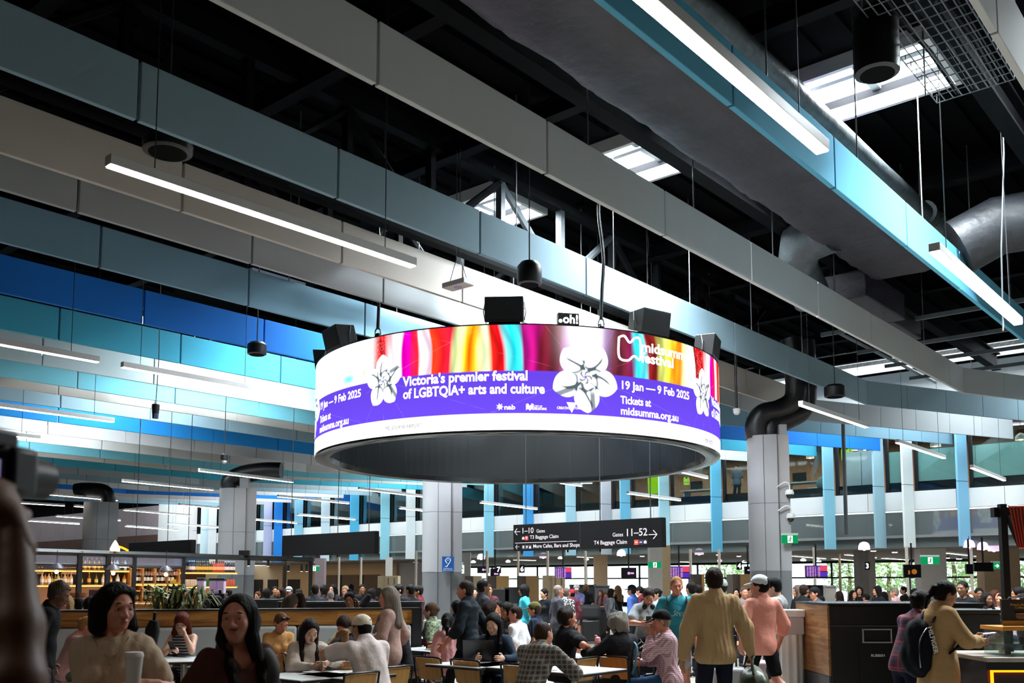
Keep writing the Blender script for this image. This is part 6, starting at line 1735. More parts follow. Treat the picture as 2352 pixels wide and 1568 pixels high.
    # head
    Hd = SDF()
    Hd.c(neck + R2 @ np.array([0, -0.005, -0.06]), fh(0, -0.022, -0.06), 0.057 * s, 0.054 * s, 0.02)
    Hd.e(fh(0, -0.014, 0.03), np.array([0.077, 0.097, 0.088]) * hs, RH, 0.02)
    Hd.e(fh(0, 0.03, -0.032), np.array([0.061, 0.061, 0.082]) * hs, RH, 0.03)
    if face:
        Hd.e(fh(0, 0.05, -0.092), np.array([0.033, 0.034, 0.024]) * hs, RH, 0.025)
        for k in (-1, 1):
            Hd.e(fh(0.037 * k, 0.06, -0.03), np.array([0.024, 0.022, 0.022]) * hs, RH, 0.02)
            Hd.e(fh(0.032 * k, 0.1, 0.0), np.array([0.019, 0.018, 0.012]) * hs, RH, 0.012, True)
            Hd.e(fh(0.078 * k, -0.01, -0.012), np.array([0.011, 0.021, 0.032]) * hs, RH, 0.008)
            Hd.e(fh(0.012 * k, 0.096, -0.039), np.array([0.011, 0.012, 0.009]) * hs, RH, 0.008)
        Hd.c(fh(-0.03, 0.079, 0.017), fh(0.03, 0.079, 0.017), 0.013 * hs, None, 0.015)
        Hd.c(fh(0, 0.086, 0.0), fh(0, 0.107, -0.034), 0.0085 * hs, 0.0125 * hs, 0.01)
        Hd.e(fh(0, 0.086, -0.062), np.array([0.025, 0.012, 0.008]) * hs, RH, 0.008); Hd.e(fh(0, 0.085, -0.073), np.array([0.021, 0.012, 0.008]) * hs, RH, 0.008)
    bodyh = 0.013 * res; headh = 0.0055 * res if face else 0.011 * res
    up = R2 @ np.array([0, 0, 1.0]); cutp = neck + up * 0.012
    chunks = []
    allp = SDF(); allp.p = B.p + Hd.p[:1]
    hl = SDF()
    for i, k in ((0, -1), (1, 1)):    # hands with five fingers
        d = nrm(wr_[i] - el[i]) if hdir[i] is None else nrm(hdir[i]); inn = nrm(np.array([-k, 0.25, -0.1]))
        pn = nrm(inn - (inn @ d) * d); sd_ = np.cross(d, pn) * k      # finger spread axis
        if sd_ @ np.array([0, 1, 0.6]) < 0: sd_ = -sd_
        Rm = np.stack([sd_, d, pn], 1); g = grip[i]
        hd = SDF(); hd.c(wr_[i] - d * 0.03, wr_[i] + d * 0.02, 0.026 * s, 0.025 * s, 0.015)
        hd.e(wr_[i] + d * 0.055 * s, np.array([0.039, 0.047, 0.0165]) * s, Rm, 0.018)
        for q_, L in ((0.029, 0.07), (0.01, 0.08), (-0.01, 0.074), (-0.028, 0.058)):
            b0 = wr_[i] + (d * 0.088 + sd_ * q_) * s
            a1 = g * 0.9; d1 = d * math.cos(a1) + pn * math.sin(a1); a2 = g * 2.1; d2 = d * math.cos(a2) + pn * math.sin(a2)
            b1 = b0 + (d1 + sd_ * q_ * 2) * L * 0.5 * s; b2 = b1 + d2 * L * 0.5 * s
            hd.c(b0, b1, 0.0098 * s, 0.009 * s, 0.004).c(b1, b2, 0.009 * s, 0.0072 * s, 0.004)
        t0 = wr_[i] + (d * 0.025 + sd_ * 0.026) * s; t1 = t0 + (d * 0.55 + sd_ * 0.75 + pn * 0.35 * g) * 0.042 * s; t2 = t1 + (d * 0.85 + sd_ * 0.1 + pn * 0.5 * g) * 0.036 * s
        hd.c(t0, t1, 0.0135 * s, 0.011 * s, 0.01).c(t1, t2, 0.011 * s, 0.0085 * s, 0.006)
        hh = 0.0055 if res <= 0.8 else (0.0075 * min(res, 1.3) if res < 1.6 else 0.012)
        F, a = field(hd, hh); chunks.append(nets(F, a, hh))
    F, a = field(allp, bodyh); chunks.append(nets(F, a, bodyh))
    F, a = field(Hd, headh, planes=[(cutp - up * 0.02, up)]); chunks.append(nets(F, a, headh))
    sm = skin(sk)
    body = add_obj('body', mesh_of(chunks, 'body'), sm, root)
    # face pieces
    if face and res <= 1.3:
        for k in (-1, 1):
            m = MB().sphere((0, 0, 0), 0.0118 * hs, 12, 8); me = m.mesh('eye'); o = add_obj('eye', me, mat('eye_white', '#d8d2cc', 0.2, noise=0.03), root); o.location = fh(0.032 * k, 0.0735, -0.001)
            me.materials.append(mat('eye_iris', '#2a1a10', 0.15, noise=0.1)); me.polygons.foreach_set('use_smooth', [True] * len(me.polygons))
            fv = RH @ np.array([0, 1.0, -0.12 if head[1] < 10 else -0.6])
            for p in me.polygons:
                if p.center.normalized() @ Vector(fv) > 0.84: p.material_index = 1
            q0 = [fh(0.032 * k + dx, 0.0905 - abs(dx) * 0.35 - 0.0 * dx, 0.0225 + 0.006 * (1 - (dx / 0.02) ** 2) ) for dx in (-0.02, -0.008, 0.006, 0.02)]
            MB().tube(q0, [0.0015 * hs, 0.004 * hs, 0.004 * hs, 0.0015 * hs], 6).build('eyebrow', hairm(hair[1]), root, smooth=True)
            q0 = [fh(0.032 * k + dx, 0.0862 - abs(dx) * 0.3, 0.0065 - 0.012 * (dx / 0.018) ** 2) for dx in (-0.018, -0.008, 0.006, 0.018)]
            MB().tube(q0, 0.0035 * hs, 6).build('eyelid', sm, root, smooth=True)
        m = MB()
        m.tube([fh(x_, 0.0985 - 7.5 * x_ * x_, -0.0625 - 0.0 + 2 * x_ * x_) for x_ in (-0.022, -0.01, 0, 0.01, 0.022)], [0.001, 0.004 * hs, 0.0048 * hs, 0.004 * hs, 0.001], 8).tube([fh(x_, 0.0965 - 8 * x_ * x_, -0.0715 + 5 * x_ * x_) for x_ in (-0.02, -0.01, 0, 0.01, 0.02)], [0.001, 0.0045 * hs, 0.0055 * hs, 0.0045 * hs, 0.001], 8)
        m.build('lips', mat('lips_' + sk, tuple(a_ * b_ for a_, b_ in zip(H_(SKIN[sk]), (0.78, 0.5, 0.5))), 0.4, noise=0.05), root, smooth=True)
    if glasses:
        m = MB()
        for k in (-1, 1):
            m.tube([fh(0.032 * k + 0.024 * math.cos(a_), 0.1, 0.0 + 0.018 * math.sin(a_)) for a_ in np.linspace(0, 6.283, 13)], 0.0022, 5); m.tube([fh(0.056 * k, 0.098, 0.004), fh(0.08 * k, 0.0, 0.008)], 0.002, 5)
        m.tube([fh(-0.009, 0.104, 0.003), fh(0.009, 0.104, 0.003)], 0.002, 5); m.build('spectacles', black_metal, root)
    # clothes
    ct, sl = top[0], top[1]; cm = ct if not isinstance(ct, str) else cloth(ct)
    loose = top[2] if len(top) > 2 else 0.012
    T = SDF(); T.p = tor.grow(loose).p
    hz_ = hem if hem is not None else -0.1
    T.e(f1(0, 0, -0.05), np.array([0.165 * w + loose * 1.3, 0.125 * w + loose * 1.3, 0.16]) * s, R1, 0.05)
    if sit: T.e(f1(0, 0.02, -0.02), np.array([0.175 * w, 0.145 * w, 0.12]) * s, R1, 0.05)
    if coat:
        T.c(f1(0, 0, 0.0), f1(0, 0.02, -0.45), 0.165 * s * w, 0.2 * s, 0.08); T.c(f1(-.05, 0, 0.0), f1(-.06, 0.02, -0.45), 0.14 * s * w, 0.17 * s, 0.08); T.c(f1(.05, 0, 0.0), f1(.06, 0.02, -0.45), 0.14 * s * w, 0.17 * s, 0.08)
    planes = [(f1(0, 0, hz_), R1 @ np.array([0, 0, 1.0]))]
    ww = 0.6 + 0.4 * w
    for i in (0, 1):
        if sl == 'none': continue
        if sl == 'short':
            T.c(sh[i], sh[i] + (el[i] - sh[i]) * (0.7 if loose > 0.013 else 0.58), (0.054 * ww + loose) * s, (0.05 * ww + loose * 1.3) * s, 0.03)
        elif sl == 'half': T.c(sh[i], el[i], (0.054 * ww + loose) * s, (0.046 * ww + loose) * s, 0.03).c(el[i], el[i] + (wr_[i] - el[i]) * 0.3, (0.045 * ww + loose) * s, None, 0.02)
        else:
            T.c(sh[i], el[i], (0.054 * ww + loose) * s, (0.045 * ww + loose) * s, 0.03).c(el[i], el[i] + (wr_[i] - el[i]) * 0.93, (0.045 * ww + loose) * s, (0.03 + loose * 0.8) * s, 0.025)
    T.e(neck + R2 @ np.array([0, 0.03 if sl != 'none' else 0.05, 0.05]) * s, np.array([0.07, 0.075, 0.06]) * s, R2, 0.01, True)
    if open_: T.e(neck + R2 @ (np.array([0, 0.085, -0.03]) * s), np.array([0.05, 0.075, 0.095]) * s, R2, 0.01, True)
    if collar: T.c(neck + R2 @ (np.array([-0.055, -0.02, -0.0]) * s), neck + R2 @ (np.array([0.055, -0.02, -0.0]) * s), 0.028, None, 0.02).c(neck + R2 @ (np.array([-0.06, -0.02, -0.005]) * s), neck + R2 @ (np.array([-0.045, 0.06, -0.035]) * s), 0.022, None, 0.015).c(neck + R2 @ (np.array([0.06, -0.02, -0.005]) * s), neck + R2 @ (np.array([0.045, 0.06, -0.035]) * s), 0.022, None, 0.015)
    ch = 0.011 * res
    solid({'coat': 'coat'}.get('coat' if coat else '', 'top'), T, ch, cm, root, planes, wr=0.006 if loose > 0.015 else 0.003, seed=int(u))
    bk, bc = bottom[0], bottom[1]; bm = bc if not isinstance(bc, str) else cloth(bc)
    Bo = SDF(); Bo.e(f1(0, -0.005, 0.0), np.array([0.168 * w, 0.123 * w, 0.14]) * s, R1, 0.05)
    fr = {'pants': 1.0, 'shorts': 0.0, 'skirt': 0.0}[bk]
    for i in (0, 1):
        e2 = kn[i] if bk == 'pants' else hips[i] + (kn[i] - hips[i]) * 0.82
        Bo.c(hips[i], e2, (0.087 * w ** 0.7 + 0.008) * s, (0.064 if bk == 'pants' else 0.082) * s, 0.04)
        if bk == 'pants': Bo.c(kn[i], kn[i] + (an[i] - kn[i]) * 0.95, 0.064 * s, 0.05 * s, 0.03)
    if bk == 'skirt': Bo.c(hips[0], kn[0], 0.1 * s, 0.12 * s, 0.1).c(hips[1], kn[1], 0.1 * s, 0.12 * s, 0.1)
    solid({'pants': 'trousers', 'shorts': 'shorts', 'skirt': 'skirt'}[bk], Bo, 0.013 * res, bm, root, [(f1(0, 0, 0.1), R1 @ np.array([0, 0, -1.0]))], wr=0.003, seed=int(u) + 1)
    if shoes:
        for i, k in ((0, -1), (1, 1)):
            fd = nrm(np.array([k * 0.15, 1, 0])); S_ = SDF(); S_.c(an[i] - np.array([0, 0, 0.04 * s]) - fd * 0.035, an[i] + fd * 0.14 * s - np.array([0, 0, 0.052 * s]), 0.045 * s, 0.036 * s, 0.02).c(an[i], an[i] - np.array([0, 0, 0.05]), 0.042 * s, None, 0.02)
            solid('shoe', S_, 0.012 * res, cloth(shoes, 's'), root, [((0, 0, 0.002), (0, 0, 1))] if not feet[i] is not None else ())
    # hair
    st, hcol = hair[0], hair[1]
    hm = hairm(hcol)
    Hh = SDF()
    hr = max(0.006, 0.0075 * res)
    if st != 'bald':
        fl = {'short': 0.009, 'crop': 0.005, 'bob': 0.019, 'long': 0.012, 'bun': 0.01, 'pony': 0.009, 'curly': 0.03, 'wavy': 0.024, 'tousled': 0.02}.get(st, 0.012)
        Hh.e(fh(0, -0.02, 0.034), (np.array([0.077, 0.096, 0.088]) + fl) * hs, RH, 0.015)
        Hh.e(fh(0, -0.035, -0.015), (np.array([0.072, 0.075, 0.075]) + fl * 0.8) * hs, RH, 0.02)
        if st in ('bob', 'wavy', 'curly'):
            lo_ = {'bob': -0.1, 'wavy': -0.14, 'curly': -0.06}[st]
            for k in (-1, 1): Hh.c(fh(0.068 * k, -0.022, 0.02), fh(0.088 * k, -0.012, lo_), 0.032 * hs, 0.04 * hs, 0.03)
            Hh.c(fh(0, -0.08, 0.0), fh(0, -0.085, lo_), 0.06 * hs, 0.052 * hs, 0.04)
            Hh.c(fh(-.045, -0.07, 0.0), fh(-.05, -0.075, lo_), 0.05 * hs, 0.042 * hs, 0.04).c(fh(.045, -0.07, 0.0), fh(.05, -0.075, lo_), 0.05 * hs, 0.042 * hs, 0.04)
            if st == 'bob': Hh.c(fh(-0.05, 0.045, 0.082), fh(0.06, 0.04, 0.075), 0.028 * hs, 0.026 * hs, 0.02)
        if st == 'long':
            for k in (-1, 1):
                p0 = fh(0.066 * k, 0.0, 0.03); p1 = fh(0.074 * k, -0.0, -0.1); p2 = f2(0.085 * k, 0.1, 0.42); p3 = f2(0.078 * k, (0.165 if fem else 0.13) * (0.4 + 0.6 * w) + loose, 0.25)
                Hh.c(p0, p1, 0.03 * hs, 0.03 * hs, 0.03).c(p1, p2, 0.03 * hs, 0.032 * hs, 0.02).c(p2, p3, 0.032 * hs, 0.02 * hs, 0.02)
            Hh.c(fh(0, -0.08, -0.02), f2(0, -0.11, 0.34), 0.065 * hs, 0.055 * hs, 0.04).c(fh(0.05, -0.06, -0.02), f2(0.06, -0.1, 0.36), 0.05 * hs, 0.045 * hs, 0.04).c(fh(-0.05, -0.06, -0.02), f2(-0.06, -0.1, 0.36), 0.05 * hs, 0.045 * hs, 0.04)
        if st == 'bun': Hh.e(fh(0, -0.115, 0.02), np.array([0.045, 0.04, 0.042]) * hs, RH, 0.012)
        if st == 'topbun': Hh.e(fh(0, -0.06, 0.135), np.array([0.038, 0.038, 0.035]) * hs, RH, 0.01)
        if st == 'pony': Hh.e(fh(0, -0.118, 0.02), np.array([0.03, 0.03, 0.03]) * hs, RH, 0.012).c(fh(0, -0.13, 0.01), fh(0, -0.15, -0.1), 0.03 * hs, 0.03 * hs, 0.02).c(fh(0, -0.15, -0.1), fh(0.0, -0.14, -0.2), 0.03 * hs, 0.012 * hs, 0.02)
        # carve the face out
        fz = {'bob': 0.08, 'long': 0.078, 'curly': 0.07, 'short': 0.062, 'crop': 0.062}.get(st, 0.07)
        Hh.e(fh(0, 0.105, fz - 0.1), np.array([0.074 if st in ('bob', 'long', 'wavy') else 0.083, 0.09, 0.105]) * hs, RH, 0.01, True)
        if st in ('short', 'crop', 'bun', 'pony', 'topbun', 'tousled'):
            for k in (-1, 1): Hh.e(fh(0.085 * k, 0.02, -0.055), np.array([0.035, 0.055, 0.055]) * hs, RH, 0.008, True)
            Hh.c(fh(-0.06, -0.1, -0.125), fh(0.06, -0.1, -0.125), 0.05 * hs, None, 0.008, True)
        wv_ = {'curly': 0.009, 'wavy': 0.006, 'tousled': 0.009, 'short': 0.003, 'long': 0.0025, 'bob': 0.003}.get(st, 0.0015)
        solid('hair', Hh, hr, hm, root, wr=wv_, seed=int(u) + 2)
    if cap:
        C = SDF(); C.e(fh(0, -0.014, 0.04), np.array([0.093, 0.114, 0.1]) * hs, RH, 0.01)
        back = cap[1] == 'back'
        solid('cap', C, hr, cloth(cap[0], 'c'), root, [(fh(0, 0, 0.027), RH @ np.array([0, -0.3 if not back else 0.3, 1.0]))])
        V = SDF(); sgn = -1 if back else 1
        V.e(fh(0, sgn * 0.11, 0.028), np.array([0.07, 0.08, 0.011]) * hs, RH @ rotm('X', -sgn * 12), 0.01)
        solid('cap_peak', V, hr * 0.9, cloth(cap[0] if len(cap) < 3 else cap[2], 'c'), root, [(fh(0, sgn * 0.06, 0), RH @ np.array([0, sgn * 1.0, 0]))])
    info = dict(root=root, P=P, f1=f1, f2=f2, fh=fh, neck=neck, sh=sh, el=el, wr=wr_, RH=RH, R2=R2, R1=R1, kn=kn, an=an, s=s, hc=hc, w=w, hips=hips)
    return info
H_ = H
def wpt(I, p):
    return I['root'].matrix_basis @ Vector(tuple(float(x) for x in p))
# ================================================================ the people
def item(I, p, nm, lab, cat, rz=0):
    return thing(nm, lab, cat, wpt(I, p), I['root'].rotation_euler.z + rz)
def strap(I, pts, m, nm='bag_strap', r=0.02, flat=0.35):
    return MB().tube(curve(pts, 5), r, 8, flat=flat).build(nm, m, I['root'], smooth=True)
webbing = mat('webbing_black', '#101012', 0.7, noise=0.15)
gold = mat('gold', '#c9974a', 0.25, metal=0.9, noise=0.1)
# --- two women walking past close to the camera
A = person('woman with dark bob in beige tee holding a white cup', 262, 4.85, 200, 1.665, fem=True, w=1.02, sk='rosy', hair=('bob', '#140b09'), top=('#b9a58d', 'short', 0.016), bottom=('pants', '#2a2622'), head=(30, 3, -2),
           hands=((-0.2, 0.29, 1.165), (-0.03, 0.31, 1.15)), poles=((-0.5, -0.7, -0.5), (0.5, -0.7, -0.5)), res=0.75, grip=(0.75, 0.75), hdir=((0.9, 0.35, 0.1), (-0.9, 0.35, 0.15)))
t = item(A, (-0.115, 0.36, 1.225), 'paper_cup', 'white lidded cup held in both hands by the beige tee woman', 'cup')
cupw = mat('cup_white', '#cfc8c0', 0.45, noise=0.04)
MB().lathe([(0.033, -0.05), (0.042, 0.075)], 22).build('cup_wall', cupw, t, smooth=True); MB().lathe([(0.045, 0.075), (0.045, 0.088), (0.04, 0.1), (0.03, 0.1)], 22).build('lid', cupw, t, smooth=True)
t = item(A, (0, 0, 0), 'rolled_umbrella', 'black rolled umbrella tucked under the arm of the beige tee woman', 'umbrella')
MB().tube([(0, 0, -0.1), (-0.01, 0, 0.0), (-0.03, 0.02, 0.1), (-0.04, 0.03, 0.15)], [0.018, 0.034, 0.037, 0.02], 14).build('canopy', webbing, t, smooth=True); MB().tube([(-0.04, 0.03, 0.15), (-0.045, 0.035, 0.19)], 0.009, 8).build('tip', black_metal, t)
t.location = at_y(339, 1490, 5.0); t.rotation_euler = (0, 0, math.pi)
m = MB(); a = [A['f2'](x, 0.02 + 0.105 * (1 - (x / 0.1) ** 2) * 0 + 0.1 - abs(x) * 0.6, 0.53 - 0.115 * (1 - (x / 0.09) ** 2)) for x in np.linspace(-0.085, 0.085, 9)]
m.tube(a, 0.0012, 5); m.sphere(A['f2'](0.0, 0.125, 0.38), 0.005, 8, 6); m.build('necklace', gold, A['root'])
0 and strap(A, [A['f2'](0.13, -0.03, 0.5), A['f2'](0.13, 0.06, 0.47), A['f2'](0.13, 0.13 * 1.1, 0.3), A['f2'](0.15, 0.13, 0.1)], mat('strap_brown', '#3a2b20', 0.7, noise=0.1), r=0.016)
Bw = person('woman with long dark hair in loose dark brown top facing the camera', 550, 4.7, 222, 1.61, fem=True, w=1.02, sk='rosy', hair=('long', '#110a09'), top=('#4a2a24', 'short', 0.022), bottom=('pants', '#15110f'), head=(-40, -2, 1), open_='v',
            hands=((-0.2, 0.1, 0.86), (0.22, 0.04, 0.86)), res=0.75)
m = MB(); a = [Bw['f2'](x, 0.115 - abs(x) * 0.55, 0.515 - 0.15 * (1 - (x / 0.1) ** 2)) for x in np.linspace(-0.09, 0.09, 11)]
m.tube(a, 0.0028, 6).sphere(Bw['f2'](-0.0, 0.118, 0.362), 0.006, 8, 6); m.build('necklace', gold, Bw['root'])
strap(Bw, [Bw['f2'](-0.135, -0.09, 0.42), Bw['f2'](-0.135, 0.0, 0.515), Bw['f2'](-0.12, 0.165, 0.44), Bw['f2'](-0.09, 0.215, 0.33), Bw['f2'](-0.06, 0.225, 0.2), Bw['f2'](-0.01, 0.205, 0.05), Bw['f2'](0.06, 0.2, -0.08)], webbing, r=0.03)
MB().box(Bw['f2'](-0.045, 0.235, 0.13), (0.05, 0.012, 0.03)).build('buckle', chrome, Bw['root'])
# --- someone raising a camera, very near the left border
C = person('dark blurred person lifting a camera with bare arm at the picture edge', 0, 1.25, 0, 1.76, sk='brown', hair=('short', '#0d0908'), top=('#0c0b0c', 'short', 0.02), bottom=('pants', '#111111'), hands=((-0.0, 0.4, 1.74), (0.31, 0.26, 1.73)), poles=((-0.5, 0.2, -1), (1, 0.3, -0.4)), x=-1.10, res=1.0, grip=(0.9, 0.9), hdir=((0.2, 0.3, 1), (-0.5, 0.2, 1)))
t = thing('camera', 'blurred black camera held up at the picture edge', 'camera', at_y(-12, 1085, 1.6), math.radians(-10))
MB().box((0, 0, 0), (0.12, 0.07, 0.085)).build('housing', black_metal, t, bevel=0.012, smooth=True); MB().box((0, -0.01, 0.055), (0.06, 0.06, 0.035)).build('viewfinder', black_metal, t, bevel=0.008)
MB().tube([(0, 0.03, 0), (0, 0.12, 0)], 0.036, 18).build('lens_barrel', black_metal, t, smooth=True); MB().box((0.0, -0.037, -0.008), (0.075, 0.004, 0.05)).build('display', glow('cam_display', '#8f86b0', 0.9), t)
# --- guests at tables
dn = lambda x, y, z=0.775: (x, y, z)
person('dark clothed man with grey curls peering past the dark shoulder', 104, 9.6, -75, 1.70, sk='brown', hair=('tousled', '#4a4038'), top=('#100f10', 'long', 0.02), bottom=('pants', '#141416'), head=(0, 18, 0), lean=8, res=1.2)
person('blond woman in glasses and pink cardigan bending over her lap', 152, 11.9, -70, 1.6, sit=True, fem=True, lean=22, head=(0, 22, 0), sk='rosy', hair=('bun', '#9a6f3c'), top=('#b98a88', 'long', 0.018), bottom=('pants', '#56524c'), hands=((-0.1, 0.42, 0.78), (0.08, 0.42, 0.78)), glasses=True)
I = person('red haired woman in striped top resting her cheek on a hand', 430, 12.15, 176, 1.6, sit=True, fem=True, w=1.15, lean=12, head=(8, 20, -6), sk='pale', hair=('wavy', '#57200f'), top=(pattern('stripes_dark', 'stripe', '#17161a', '#9a9496', 9), 'none', 0.008), bottom=('pants', '#141417'), hands=((-0.1, 0.26, 1.02), (0.02, 0.42, 0.84)), poles=((-0.5, 0.3, -1), (0.6, -0.3, -0.5)), hdir=((0.4, -0.4, 0.8), (-0.9, 0.4, 0.1)), grip=(0.8, 0.7), glasses=True)
def phone(I, side, lab, dz=0.02, tilt=0.5):
    i = {'l': 0, 'r': 1}[side]; w_ = I['wr'][i]; d = nrm(w_ - I['el'][i]); p = w_ + d * 0.09
    t = item(I, p + np.array([0, 0.0, dz]), 'mobile_phone', lab, 'phone')
    o = MB().box((0, 0, 0), (0.074, 0.009, 0.15)).build('case', black_metal, t, bevel=0.003); o.rotation_euler = (tilt - 1.2, 0, 0)
    o = MB().box((0, -0.0052, 0), (0.066, 0.001, 0.14)).build('screen_glass', mat('phone_glass', '#15161c', 0.1, noise=0.05), t); o.rotation_euler = (tilt - 1.2, 0, 0)
    return t
phone(I, 'r', 'phone in the hand of the red haired woman')
TT = person('woman in tan top with sunglasses pushed into her hair', 640, 12.2, 210, 1.62, sit=True, fem=True, w=1.15, lean=8, head=(10, 24, 0), sk='rosy', hair=('bun', '#5f3d22'), top=('#b98a55', 'long', 0.01), bottom=('pants', '#6a7684'), hands=((-0.02, 0.36, 0.74), (0.1, 0.36, 0.74)))
m = MB()
for k in (-1, 1): m.sphere(TT['fh'](0.034 * k, 0.075, 0.105), (0.028, 0.012, 0.02), 10, 6)
m.tube([TT['fh'](-0.075, -0.0, 0.085), TT['fh'](-0.06, 0.07, 0.105), TT['fh'](0.06, 0.07, 0.105), TT['fh'](0.075, 0.0, 0.085)], 0.004, 6); m.build('sunglasses', black_metal, TT['root'], smooth=True)
SG = person('girl with long dark hair in cream hoodie eating at the tray', 704, 10.25, 205, 1.63, sit=True, fem=True, lean=14, head=(6, 20, 0), sk='pale', hair=('long', '#1c100c'), top=('#b5a79b', 'long', 0.024), bottom=('pants', '#5c6a7c'), hands=((-0.14, 0.44, 0.84), (0.02, 0.44, 0.80)), poles=((-1, -0.2, -0.6), (1, -0.2, -0.6)), res=0.85, grip=(0.6, 0.6), hdir=((0.6, 0.8, -0.2), (-0.6, 0.8, -0.1)))
person('person in black bent deeply forward with untidy dark hair', 763, 11.5, -35, 1.74, sit=True, w=1.15, lean=34, bend=14, head=(0, 0, 0), sk='fair', hair=('tousled', '#120d0c'), top=('#1b1c20', 'long', 0.024), bottom=('pants', '#16171b'), hands=((-0.1, 0.6, 0.85), (0.15, 0.6, 0.8)))
person('sage green tee person with parted hair eating head down', 806, 12.3, 170, 1.62, sit=True, fem=True, lean=16, head=(-8, 36, 0), sk='rosy', hair=('bun', '#2c1a14'), top=('#8fa98e', 'short', 0.016), bottom=('pants', '#3a4450'), hands=((-0.12, 0.38, 0.98), (0.04, 0.38, 0.98)), poles=((-0.8, 0, -1), (0.8, 0, -1)), hdir=((0.5, -0.2, 0.8), (-0.5, -0.2, 0.8)))
CM = person('man in white tee and cream backward cap seen from behind', 862, 9.55, 42, 1.78, sit=True, w=1.2, lean=14, bend=8, head=(12, 6, 0), sk='olive', hair=('crop', '#15100e'), top=('#d3c6c2', 'short', 0.026), bottom=('pants', '#2f333c'), cap=('#d8ccb8', 'front'), hands=((-0.22, 0.17, 1.05), (0.12, 0.5, 0.8)), poles=((-0.2, 0.5, -1), (0.8, -0.2, -0.6)), res=0.85, grip=(0.8, 0.4), hdir=((0.1, 0.3, 1), None))
MB().lathe([(0.036, -0.008), (0.036, 0.008)], 16, closed=False).build('wristband', webbing, CM['root']).location = Vector(CM['wr'][0] - nrm(CM['wr'][0] - CM['el'][0]) * 0.05)
MB().sphere(CM['fh'](0, -0.112, 0.052), (0.034, 0.014, 0.017), 14, 8).build('strap_gap', webbing, CM['root'], smooth=True)
t = item(CM, CM['wr'][0] + np.array([0.02, 0.05, 0.11]), 'burger_wrap', 'half eaten burger held up by the white capped man', 'food'); MB().sphere((0, 0, 0), (0.05, 0.045, 0.035), 14, 8).build('bun', mat('bun_brown', '#8a6434', 0.7, noise=0.3, bump=0.4), t, smooth=True)
person('grey long haired woman walking by in a dusty pink shirt', 897, 10.9, 82, 1.62, fem=True, w=1.05, sk='rosy', hair=('long', '#8d8478'), top=('#a98a80', 'half', 0.022), bottom=('pants', '#18181b'), head=(10, 6, 0), hands=((-0.22, 0.24, 0.95), (0.2, 0.0, 0.85)), feet=((-0.08, 0.32, 0.09), (0.08, -0.3, 0.14)), hem=-0.2)
I = person('girl in black vest curled up with her phone by the bench end', 936, 12.7, 70, 1.5, sit=True, fem=True, lean=14, head=(0, 24, 0), sk='rosy', hair=('wavy', '#8a5c34'), top=('#141418', 'none'), bottom=('pants', pattern('stripes_leg', 'stripe', '#2a1c20', '#a08a84', 14)), hands=((-0.12, 0.34, 0.98), (0.05, 0.34, 0.96)))
phone(I, 'r', 'phone of the girl in the black vest')
person('woman in green leaf print top looking away beside the bench', 992, 14.2, 78, 1.62, sit=True, fem=True, head=(0, 2, 0), sk='pale', hair=('bun', '#5c3f2c'), top=(pattern('leaf_print', 'print', '#4a5a3f', '#a8b09a', 22, '#6f7f5f'), 'short', 0.016), bottom=('pants', '#3c4048'), dz=0.06)
person('child with black ponytail in pink jacket seen from behind', 1032, 12.4, 25, 1.55, sit=True, fem=True, lean=6, head=(-25, 8, 0), sk='olive', hair=('pony', '#0e0b0c'), top=('#d69a9a', 'long', 0.024), bottom=('pants', '#35384a'))
person('balding man in dark jacket striding towards the bench', 1078, 12.0, 72, 1.70, w=1.08, sk='rosy', hair=('crop', '#3a322c'), top=('#1b2228', 'half', 0.026), bottom=('pants', '#0f0f12'), head=(6, 2, 0), lean=3, hands=((-0.26, 0.22, 0.9), (0.25, -0.2, 0.88)), feet=((-0.08, 0.34, 0.09), (0.08, -0.32, 0.16)), hem=-0.16, shoes='#101012')
person('tall man in slate grey tee behind the dark jacket man', 1108, 15.5, -68, 1.72, sk='brown', hair=('crop', '#14100e'), top=('#4a4c55', 'short', 0.022), bottom=('pants', '#23262c'), res=1.3)
person('child in navy hood partly hidden by the dark jacket man', 1050, 13.2, 30, 1.42, sk='fair', hair=('short', '#0e0c10'), top=('#1f2a44', 'long', 0.03), bottom=('pants', '#14161c'), res=1.3)
LW = person('woman with straight black hair typing at the laptop', 1140, 11.35, 166, 1.66, sit=True, fem=True, lean=8, head=(-4, 18, 0), sk='pale', hair=('long', '#08080a'), top=('#22303f', 'long', 0.014), bottom=('pants', '#26374c'), hands=((-0.2, 0.42, 0.8), (0.1, 0.46, 0.8)), res=0.85, grip=(0.35, 0.35))
person('woman in grey vest chatting behind the laptop woman', 1166, 14.7, 130, 1.62, sit=True, fem=True, head=(0, 4, 0), sk='tan', hair=('wavy', '#120d0c'), top=('#4c4d4c', 'none', 0.01), bottom=('pants', '#333333'), res=1.3, dz=0.05)
person('curly dark haired child behind the laptop woman', 1126, 14.3, -60, 1.55, sit=True, head=(0, 0, 0), sk='olive', hair=('curly', '#24120c'), top=('#32242a', 'short', 0.016), bottom=('pants', '#333333'), res=1.4, dz=0.1)
person('dark haired child between the curly child and the chatting woman', 1144, 15.7, 150, 1.5, sit=True, head=(0, 5, 0), sk='rosy', hair=('short', '#120d0c'), top=('#7a4a50', 'short', 0.016), bottom=('pants', '#333333'), res=1.4, dz=0.12)
person('person in bright white tee with short hair turned from us', 1192, 14.4, 62, 1.64, sit=True, lean=4, head=(20, 2, 0), sk='rosy', hair=('crop', '#2c1c16'), top=('#e4e4e8', 'short', 0.022), bottom=('pants', '#141416'), dz=0.0)
